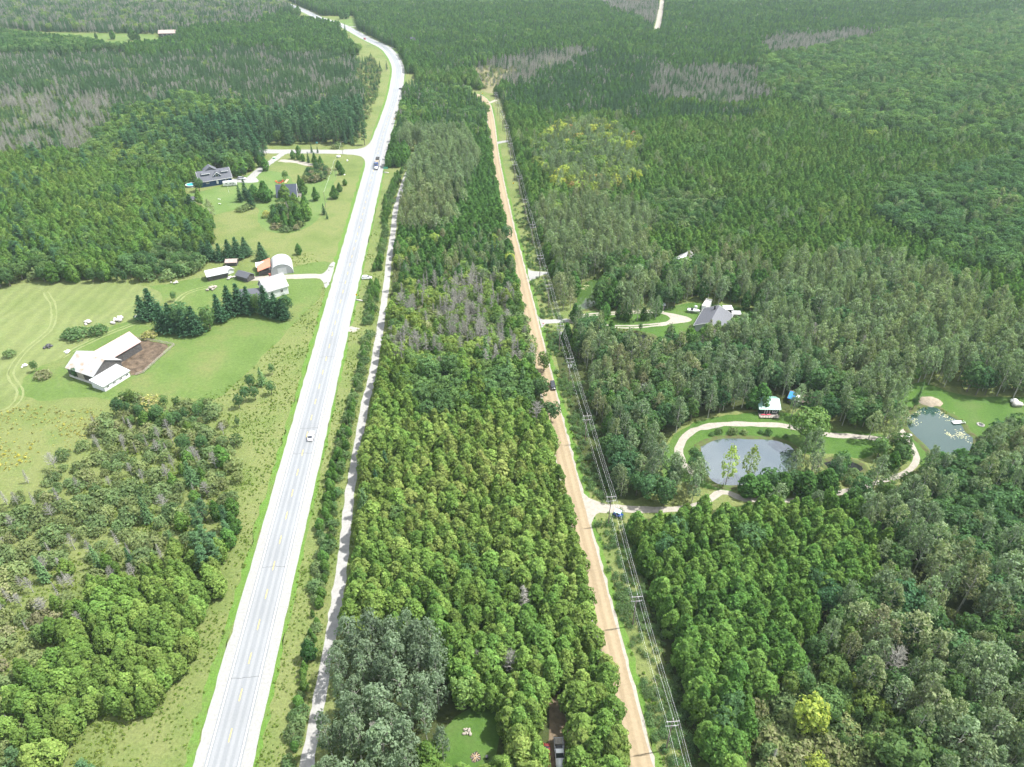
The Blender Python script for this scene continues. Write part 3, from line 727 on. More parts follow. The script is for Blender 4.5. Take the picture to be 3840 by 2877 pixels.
for kd in PROTO:
    FIRST[kd] = n_; MESH[kd] = []
    for i, L in enumerate(PROTO[kd]):
        t = L.meshes('%s_%d' % (kd, i), LF[kd], BK[kd]); MESH[kd].append(t)
        o = bpy.data.objects.new('lib_%03d' % n_, t[2]); LIB.objects.link(o); n_ += 1
NV = {k: len(v) for k, v in PROTO.items()}

# far forest: one object per stand, its trees instanced on points
def scatter_group(name, coll):
    ng = bpy.data.node_groups.new(name, 'GeometryNodeTree')
    ng.interface.new_socket('Geometry', in_out='INPUT', socket_type='NodeSocketGeometry')
    ng.interface.new_socket('Geometry', in_out='OUTPUT', socket_type='NodeSocketGeometry')
    N = ng.nodes.new; K = ng.links.new
    gi = N('NodeGroupInput'); go = N('NodeGroupOutput')
    ip = N('GeometryNodeInstanceOnPoints'); ci = N('GeometryNodeCollectionInfo')
    ci.inputs['Collection'].default_value = coll; ci.inputs['Separate Children'].default_value = True; ci.inputs['Reset Children'].default_value = True
    def na(attr, typ):
        a = N('GeometryNodeInputNamedAttribute'); a.data_type = typ; a.inputs['Name'].default_value = attr; return a.outputs['Attribute']
    er = N('FunctionNodeEulerToRotation')
    K(gi.outputs[0], ip.inputs['Points']); K(ci.outputs[0], ip.inputs['Instance'])
    ip.inputs['Pick Instance'].default_value = True
    K(na('idx', 'INT'), ip.inputs['Instance Index'])
    K(na('rot', 'FLOAT_VECTOR'), er.inputs[0]); K(er.outputs[0], ip.inputs['Rotation'])
    K(na('scl', 'FLOAT_VECTOR'), ip.inputs['Scale'])
    K(ip.outputs[0], go.inputs[0])
    return ng
SCATTER = scatter_group('scatter_trees', LIB)
def scatter(name, pos, idx, rot, scl, tint, group=None):
    me = bpy.data.meshes.new(name); n = len(pos)
    me.vertices.add(n); me.vertices.foreach_set('co', np.asarray(pos, np.float32).ravel())
    for nm, ty, fld, arr in (('idx', 'INT', 'value', idx), ('rot', 'FLOAT_VECTOR', 'vector', rot), ('scl', 'FLOAT_VECTOR', 'vector', scl), ('tint', 'FLOAT', 'value', tint)):
        a = me.attributes.new(nm, ty, 'POINT')
        a.data.foreach_set(fld, np.asarray(arr, np.int32 if ty == 'INT' else np.float32).ravel())
    me.update()
    o = bpy.data.objects.new(name, me); S.collection.objects.link(o)
    md = o.modifiers.new('scatter', 'NODES'); md.node_group = group or SCATTER
    return o

# ------------------------------------------------------------------ stands of trees (outlines in 2212-wide picture units, at canopy height)
A = -260; B = 2480; T = -60; D = 1760        # a margin beyond the frame on every side
C_ = lambda w, lo=8, hi=10.5, t0=0.1, t1=0.45: (w, lo, hi, t0, t1)
ZONES = [
 # name, side, outline, canopy z, spacing, {kind: (weight, Hmin, Hmax, tint0, tint1)}, words
 ('poplar grove', 'TD', [(600,D),(700,1400),(760,1350),(850,1325),(930,1350),(990,1430),(1010,1530),(930,1590),(890,1640),(880,D)], 9, 4.3,
   {'poplar':(1,13,17,0.0,0.25)}, 'in the grove at the bottom of the woodlot'),
 ('thinned wood', 'TD', [(860,610),(1000,590),(1110,620),(1150,700),(1190,790),(1000,800),(860,790)], 5, 2.7,
   {'dead':(.48,8,12,0,1),'broad':(.2,6,9,.35,.72),'shrub':(.24,3,5,.2,.8),'cedar':(.16,6,9,.2,.7),'spruce':(.04,8,12,.6,.8)}, 'in the thinned wood beside the dirt road'),
 ('maple knot', 'TD', [(850,790),(1000,770),(1000,870),(860,880)], 6, 4.6,
   {'broad':(.8,8,11,.2,.45),'cedar':(.2,8,10,.3,.6)}, 'in the leafy knot above the woodlot'),
 ('roadside maples', 'TD', [(1030,740),(1190,760),(1215,880),(1180,900),(1050,860)], 6, 4.4,
   {'broad':(.55,8,11,.25,.5),'cedar':(.3,8,10,.4,.7),'spruce':(.08,10,14,.6,.8),'dead':(.07,8,10,0,1)}, 'on the west edge of the dirt road'),
 ('autumn belt', 'TD', [(850,520),(1130,500),(1140,600),(1000,610),(850,620)], 6, 3.9,
   {'broad':(.34,6,10,.3,.8),'poplar':(.2,8,12,.2,1),'cedar':(.25,8,11,.1,.4),'spruce':(.12,9,14,.3,.8),'dead':(.09,8,11,0,1)}, 'in the yellowing belt of the woodlot'),
 ('willow stand', 'TD', [(875,285),(960,275),(1020,310),(1020,390),(960,400),(880,370)], 9, 5.0,
   {'poplar':(1,14,17,.25,.5)}, 'in the pale stand beyond the end of the trail'),
 ('aspen stand', 'TD', [(840,380),(930,370),(990,400),(975,480),(900,500),(850,490)], 8, 4.2,
   {'poplar':(.85,12,16,.3,.7),'broad':(.15,9,12,.3,.6)}, 'in the pale stand beside the trail'),
 ('far woodlot', 'TD', [(820,160),(1080,160),(1090,300),(860,300)], 6, 3.7,
   {'spruce':(.45,8,12,.2,.7),'cedar':(.22,8,10,.1,.5),'broad':(.18,7,11,.2,.6),'dead':(.15,8,10,0,1)}, 'in the far woodlot by the road junction'),
 ('woodlot far half', 'TD', [(800,290),(1150,290),(1190,620),(800,620)], 6, 2.95,
   {'cedar':C_(.9,8,11,.12,.4),'spruce':(.05,9,13,.3,.6),'broad':(.05,8,11,.3,.6)}, 'in the far half of the cedar woodlot'),
 ('woodlot', 'TD', [(500,600),(1600,600),(1600,D),(500,D)], 6, 2.75,
   {'cedar':C_(.92,6.5,11.5,.36,.95),'broad':(.05,7,10,.2,.5),'dead':(.012,7,10,0,1),'spruce':(.018,9,12,.3,.7)}, 'in the cedar woodlot between trail and dirt road'),
 # right of the dirt road
 ('overgrown clearing', 'R', [(1630,1470),(1680,1430),(1760,1400),(1880,1470),(1960,1560),(2000,1650),(2000,D),(1640,D)], 3, 2.6,
   {'shrub':(.66,1.8,4.2,.1,.85),'broad':(.22,5,9,.25,.72),'dead':(.06,4,8,0,1),'cedar':(.06,6,9,.3,.6)}, 'in the overgrown clearing at the lower right'),
 ('cedar block', 'R', [(1300,1110),(1480,1090),(1760,1075),(1850,1095),(1930,1200),(1915,1270),(1790,1300),(1700,1400),(1640,1470),(1640,D),(1440,D),(1400,1400),(1350,1230)], 6, 2.75,
   {'cedar':C_(.93,6.8,11,.25,.7),'broad':(.05,8,11,.05,.3),'poplar':(.02,10,13,0,.2)}, 'in the cedar block right of the power line'),
 ('poplar wood', 'R', [(1850,1090),(1960,1060),(2050,960),(2212,930),(B,900),(B,D),(1990,D),(1960,1560),(1880,1470),(1760,1400),(1790,1300),(1915,1270),(1930,1200)], 8, 4.0,
   {'poplar':(.56,12,17,0,.75),'broad':(.26,9,13,0,.4),'shrub':(.12,2.5,4,.1,.7),'dead':(.06,9,13,0,1)}, 'in the grey poplar wood on the right'),
 ('pond trees', 'R', [(1440,1000),(1560,1060),(1700,1090),(1860,1095),(1960,1060),(2050,960),(2000,930),(1850,900),(1480,900)], 5, 6.0,
   {'broad':(.4,6,10,.15,.5),'poplar':(.4,8,13,.1,.5),'shrub':(.2,2,4,.1,.6)}, 'near the ponds'),
 ('brown wood', 'R', [(1230,690),(1400,690),(1500,740),(1500,850),(1460,1090),(1300,1080),(1250,850)], 7, 3.9,
   {'poplar':(.5,10,15,.05,.82),'broad':(.33,8,12,0,.45),'cedar':(.12,7,10,.1,.4),'dead':(.05,8,12,0,1)}, 'in the wood between power line and cabin'),
 ('cabin wood', 'R', [(1490,720),(1640,700),(1760,760),(1960,800),(2070,850),(2212,870),(B,870),(B,930),(2212,900),(1990,880),(1850,890),(1700,900),(1480,910)], 8, 3.9,
   {'poplar':(.5,11,15,.1,.6),'broad':(.36,8,12,0,.4),'cedar':(.1,8,11,.1,.4),'dead':(.04,9,12,0,1)}, 'in the tall wood behind the cabin'),
 ('poplar hill', 'R', [(1640,650),(1720,570),(1850,535),(1980,560),(2100,610),(2212,690),(B,740),(B,880),(2070,850),(1960,800),(1760,760),(1640,710)], 9, 4.3,
   {'poplar':(.80,12,16,.2,.66),'broad':(.14,10,13,.05,.4),'dead':(.06,11,14,0,1)}, 'on the poplar hill above the ponds'),
 ('cottage wood', 'R', [(1210,560),(1400,550),(1640,560),(1700,600),(1640,700),(1500,690),(1250,700),(1210,640)], 7, 4.0,
   {'cedar':(.34,8,12,.05,.35),'poplar':(.36,10,14,.15,.75),'broad':(.28,8,12,.1,.5),'dead':(.02,9,12,0,1)}, 'in the wood around the green pond'),
 ('aspen band', 'R', [(1160,440),(1230,430),(1330,440),(1400,470),(1400,560),(1300,575),(1190,560)], 8, 4.4,
   {'poplar':(.85,11,15,.3,.6),'broad':(.15,8,11,.2,.5)}, 'in the light aspen band right of the power line'),
 ('autumn knot', 'R', [(1190,270),(1330,265),(1390,310),(1380,380),(1310,410),(1200,390),(1150,330)], 7, 4.2,
   {'poplar':(.5,10,14,.15,.55),'broad':(.3,8,12,.3,.97),'cedar':(.2,8,10,.2,.4)}, 'in the reddening knot right of the dirt road'),
 ('brown knot', 'R', [(1240,370),(1330,360),(1345,420),(1310,450),(1240,430)], 7, 4.4,
   {'poplar':(.7,10,14,.4,.8),'broad':(.2,8,10,.2,.5),'cedar':(.1,8,10,.2,.4)}, 'in the brownish knot above the aspen band'),
 ('willow scrub', 'R', [(1390,420),(1560,390),(1600,430),(1540,490),(1400,500)], 4, 3.6,
   {'shrub':(.5,3,5,.1,.5),'broad':(.35,5,8,.1,.5),'cedar':(.15,7,9,.2,.4)}, 'in the willow scrub of the cedar swamp'),
 ('maple rise', 'R', [(1930,410),(2050,370),(2212,330),(B,320),(B,620),(2212,590),(2100,560),(1990,530),(1900,460)], 8, 5.2,
   {'broad':(.75,10,14,.05,.45),'poplar':(.2,11,14,.2,.7),'cedar':(.05,8,10,.2,.4)}, 'on the maple rise at the right edge'),
 ('maple hill', 'R', [(1640,130),(1800,95),(1950,60),(2212,20),(B,10),(B,320),(2212,320),(2000,300),(1900,285),(1760,240),(1650,190)], 7, 6.0,
   {'broad':(.72,9,13,.12,.52),'poplar':(.14,10,13,.2,.7),'cedar':(.08,9,11,.1,.4),'spruce':(.06,9,12,.3,.6)}, 'on the far maple hill'),
 ('dead swamp', 'R', [(1400,140),(1660,150),(1660,215),(1540,228),(1410,222)], 4, 2.7,
   {'dead':(.42,7,10,0,1),'spruce':(.46,6,9,.3,.7),'shrub':(.12,2,4,.2,.6)}, 'in the grey dead swamp'),
 ('dead strip', 'R', [(1640,80),(1800,72),(1950,62),(1960,92),(1800,104),(1660,118)], 4, 3.2,
   {'dead':(.6,8,11,0,1),'spruce':(.4,8,10,.3,.6)}, 'in the far grey strip'),
 ('far dead swamp', 'R', [(1270,T),(1440,T),(1420,60),(1380,40),(1300,15)], 4, 3.6,
   {'dead':(.6,8,11,0,1),'spruce':(.4,8,10,.3,.6)}, 'in the farthest grey swamp'),
 ('marsh edge', 'R', [(1000,140),(1100,120),(1250,95),(1290,110),(1200,150),(1120,175),(1060,185)], 4, 3.4,
   {'dead':(.6,6,9,0,1),'spruce':(.25,6,9,.3,.6),'shrub':(.15,2,3,.3,.8)}, 'along the tan marsh'),
 ('spruce slope', 'R', [(1090,150),(1260,110),(1420,130),(1420,230),(1500,235),(1640,230),(1640,260),(1250,250),(1100,230)], 5, 3.3,
   {'spruce':(.62,8,11,.15,.6),'cedar':(.2,8,10,.1,.3),'dead':(.18,8,10,0,1)}, 'on the dark slope beyond the marsh'),
 ('far spruce', 'R', [(560,T),(B,T),(B,60),(1660,130),(1420,150),(1260,115),(1000,150),(860,150),(700,60)], 6, 4.0,
   {'cedar':(.52,9,12,.15,.5),'spruce':(.30,9,13,.2,.7),'broad':(.13,9,12,.15,.5),'dead':(.05,9,12,0,1)}, 'in the far dark forest'),
 ('cedar swamp', 'R', [(900,150),(B,150),(B,800),(900,800)], 5, 3.3,
   {'cedar':C_(.87,7.5,10,.25,.62),'poplar':(.04,10,13,.2,.7),'broad':(.075,8,11,.2,.66),'dead':(.015,8,11,0,1)}, 'in the cedar swamp on the right'),
 # left of the highway
 ('pine belt', 'L', [(330,270),(470,250),(620,235),(800,215),(812,290),(700,320),(560,330),(430,310)], 9, 5.0,
   {'pine':(.5,13,17,.1,.8),'spruce':(.3,10,14,.0,.4),'broad':(.2,9,12,.2,.5)}, 'in the belt of pines above the side road'),
 ('grey marsh', 'L', [(A,215),(100,195),(230,200),(260,260),(200,310),(100,330),(A,335)], 4, 3.0,
   {'dead':(.36,7,10,0,1),'shrub':(.38,2,3.5,.1,.6),'spruce':(.26,6,9,.3,.8)}, 'in the grey marsh at the left edge'),
 ('maple ridge', 'L', [(100,320),(260,240),(330,220),(430,205),(560,235),(430,310),(560,330),(560,360),(420,350),(200,360)], 7, 4.6,
   {'broad':(.6,8,12,.15,.65),'pine':(.12,12,15,.2,.8),'cedar':(.28,8,10,.2,.5)}, 'on the leafy ridge left of the pines'),
 ('spruce bog', 'L', [(A,110),(300,120),(520,95),(760,120),(820,140),(830,200),(700,230),(560,230),(430,205),(260,235),(200,200),(A,215)], 5, 3.1,
   {'spruce':(.68,7,10,.25,.8),'dead':(.19,7,10,0,1),'shrub':(.06,2,4,.3,.9),'broad':(.07,6,8,.4,.7)}, 'in the spruce bog on the left'),
 ('autumn spots', 'L', [(560,140),(690,125),(740,150),(720,190),(600,190)], 6, 4.2,
   {'broad':(.7,7,10,.35,.95),'spruce':(.3,8,10,.3,.6)}, 'in the autumn patch of the bog'),
 ('far hill', 'L', [(400,60),(560,50),(620,20),(720,40),(760,110),(640,110),(520,95),(300,120),(260,100),(380,85)], 7, 3.8,
   {'cedar':(.5,10,13,.1,.45),'spruce':(.3,10,13,.2,.6),'broad':(.2,9,12,.2,.55)}, 'on the far hill left of the highway'),
 ('far bog', 'L', [(A,T),(700,T),(620,20),(560,50),(400,60),(260,70),(A,60)], 5, 3.8,
   {'spruce':(.55,8,11,.2,.75),'dead':(.27,8,11,0,1),'broad':(.1,8,11,.3,.7),'cedar':(.08,9,12,0,.3)}, 'in the far bog on the left'),
 ('left hill', 'L', [(A,60),(260,70),(300,100),(120,110),(A,100)], 6, 3.8,
   {'cedar':(.5,9,12,.0,.3),'broad':(.3,9,12,.2,.5),'spruce':(.2,9,12,.1,.4)}, 'on the far left hill'),
 ('field hedge', 'L', [(A,570),(90,570),(240,580),(330,560),(330,620),(230,625),(90,620),(A,640)], 5, 4.0,
   {'broad':(.62,6,10,.1,.5),'shrub':(.25,3,5,.1,.6),'cedar':(.13,8,11,.3,.6)}, 'in the hedge along the hay field'),
 ('farm scrub', 'L', [(235,560),(330,528),(430,525),(455,560),(445,600),(330,612),(235,612)], 3, 3.4,
   {'shrub':(.5,2.5,4.5,.05,.5),'broad':(.4,5,7,.1,.4),'cedar':(.1,5,8,.3,.6)}, 'in the bushy belt above the farm'),
 ('cedar slope', 'L', [(A,335),(200,330),(560,330),(570,365),(540,385),(440,380),(420,440),(470,470),(440,520),(330,560),(240,590),(90,590),(A,590)], 6, 3.5,
   {'cedar':C_(.66,7,11,.28,.7),'broad':(.17,7,10,.15,.65),'spruce':(.07,9,12,.1,.4),'pine':(.05,11,14,.2,.6),'shrub':(.05,3,5,.5,.9)}, 'on the cedar slope left of the houses'),
 ('cedar point', 'L', [(170,1290),(300,1230),(420,1180),(470,1260),(430,1380),(400,1500),(330,1570),(230,1560),(150,1580),(60,1600),(0,1640),(0,1500),(110,1420)], 5, 3.0,
   {'cedar':C_(.88,6.5,9,.45,.85),'broad':(.06,6,8,.3,.6),'pine':(.06,9,11,.3,.8)}, 'in the cedar point left of the highway'),
 ('spruce fringe', 'L', [(410,1090),(520,1060),(520,1180),(480,1270),(440,1250),(400,1180)], 5, 4.0,
   {'cedar':(.4,6,9,.2,.5),'pine':(.3,8,11,.3,.9),'shrub':(.3,2,4,.1,.4)}, 'in the fringe beside the highway meadow'),
 ('scrub', 'L', [(A,1090),(0,1080),(60,1020),(150,960),(210,890),(330,880),(480,900),(520,960),(530,1100),(470,1200),(300,1240),(150,1330),(110,1430),(0,1520),(0,1660),(-60,D),(A,D)], 3, 4.1,
   {'shrub':(.60,1.8,3.8,.15,.8),'dead':(.18,4,7,0,1),'cedar':(.10,4,7,.35,.8),'broad':(.06,4,6.5,.2,.7),'spruce':(.06,6,9,.5,.85)}, 'in the wet scrub at the lower left'),
 ('corner trees', 'L', [(A,1600),(60,1580),(180,1560),(200,1657),(200,D),(A,D)], 5, 3.6,
   {'pine':(.35,8,11,.4,1),'cedar':(.35,6,9,.5,.9),'broad':(.3,6,8,.3,.7)}, 'in the lower left corner'),
 ('hedgerow', 'HT', [(400,300),(1200,300),(1200,D),(400,D)], 2, 1.9,
   {'cedar':(.5,2.4,4.4,.2,.55),'shrub':(.5,1.4,2.6,.0,.5),'broad':(.02,3,4.5,.2,.4),'spruce':(.03,3,5,.1,.4)}, 'in the hedgerow between highway and trail'),
]
# places kept free of self-sown trees (pixels of the photograph, on the ground)
OPEN = [
 [(-400,1090),(0,1085),(120,1055),(250,1062),(420,1062),(560,1056),(700,1046),(775,1012),(800,930),(800,850),(720,800),(690,740),(700,700),(830,640),(870,670),(985,630),(1005,590),(985,545),(1390,545),(1440,560),
  (1240,1030),(1060,1710),(960,1720),(930,1600),(870,1480),(760,1500),(690,1560),(560,1600),(370,1560),(260,1720),(100,1680),(0,1730),(-400,1800)],
 [(930,1600),(900,1960),(830,2220),(700,2520),(560,2690),(330,2720),(190,2940),(760,2940),(1060,1700)],
 [(-400,92),(0,105),(130,120),(330,124),(560,128),(640,150),(600,188),(420,194),(330,170),(130,152),(0,136),(-400,122)],
 [(1330,290),(1350,250),(1400,215),(1440,230),(1455,300),(1420,420),(1380,540),(1330,545),(1375,420),(1360,340)],
 [(1760,258),(1800,250),(1880,266),(1940,262),(1930,285),(1880,315),(1850,375),(1810,340)],
 [(2500,1800),(2478,1700),(2556,1618),(2640,1575),(2760,1556),(2900,1552),(2985,1565),(3030,1605),(3200,1620),(3320,1640),(3280,1690),(3240,1722),(3120,1700),(3000,1716),(2995,1800),(2860,1850),(2700,1852),(2600,1815)],
 [(3370,1500),(3400,1450),(3460,1436),(3560,1470),(3660,1486),(3760,1490),(3990,1500),(3990,1620),(3780,1636),(3690,1640),(3660,1680),(3600,1760),(3480,1760),(3400,1720),(3385,1640)],
 [(2150,1240),(2210,1172),(2330,1182),(2470,1165),(2600,1140),(2760,1150),(2850,1180),(2840,1240),(2700,1262),(2620,1290),(2480,1310),(2460,1345),(2300,1345),(2290,1250),(2180,1250)],
 [(2155,1095),(2200,1050),(2240,1038),(2290,1045),(2290,1075),(2260,1120),(2230,1160),(2180,1168),(2155,1150)],
 [(1630,2940),(1640,2800),(1690,2710),(1770,2655),(1870,2655),(1890,2700),(1865,2780),(1850,2940)],
 [(2015,2990),(2030,2740),(2056,2620),(2118,2620),(2150,2740),(2165,2990)],
 [(2165,1825),(2190,1840),(2260,1878),(2412,1894),(2545,1892),(2545,1990),(2412,1990),(2240,2010),(2200,2000)],
 [(2215,1216),(2480,1214),(2480,1224),(2215,1226)], [(1980,1000),(2066,1014),(2070,1060),(1996,1060)], [(2018,1184),(2132,1190),(2132,1240),(2030,1240)],
 [(2035,1385),(2090,1385),(2130,1560),(2062,1560)],
 [(1000,60),(1330,60),(1345,105),(1290,112),(1180,100)],
 [(2440,138),(2462,70),(2478,-40),(2500,-40),(2490,70),(2474,138)],
 [(1700,300),(1770,335),(1840,385),(1890,560),(1960,830),(1940,830),(1850,560),(1820,420),(1760,360)],
]
TREES = []          # dicts: kind, variant, x, y, H, wid, rz, tint, zone, words, label
def add_tree(kind, x, y, H, tint, label=None, var=None, wid=1.0, zone='garden', words='', lean=None):
    TREES.append(dict(kind=kind, var=random.randrange(NV[kind]) if var is None else var, x=x, y=y, H=H, wid=wid, rz=random.random()*6.283, tint=tint, zone=zone, words=words, label=label, lean=lean))

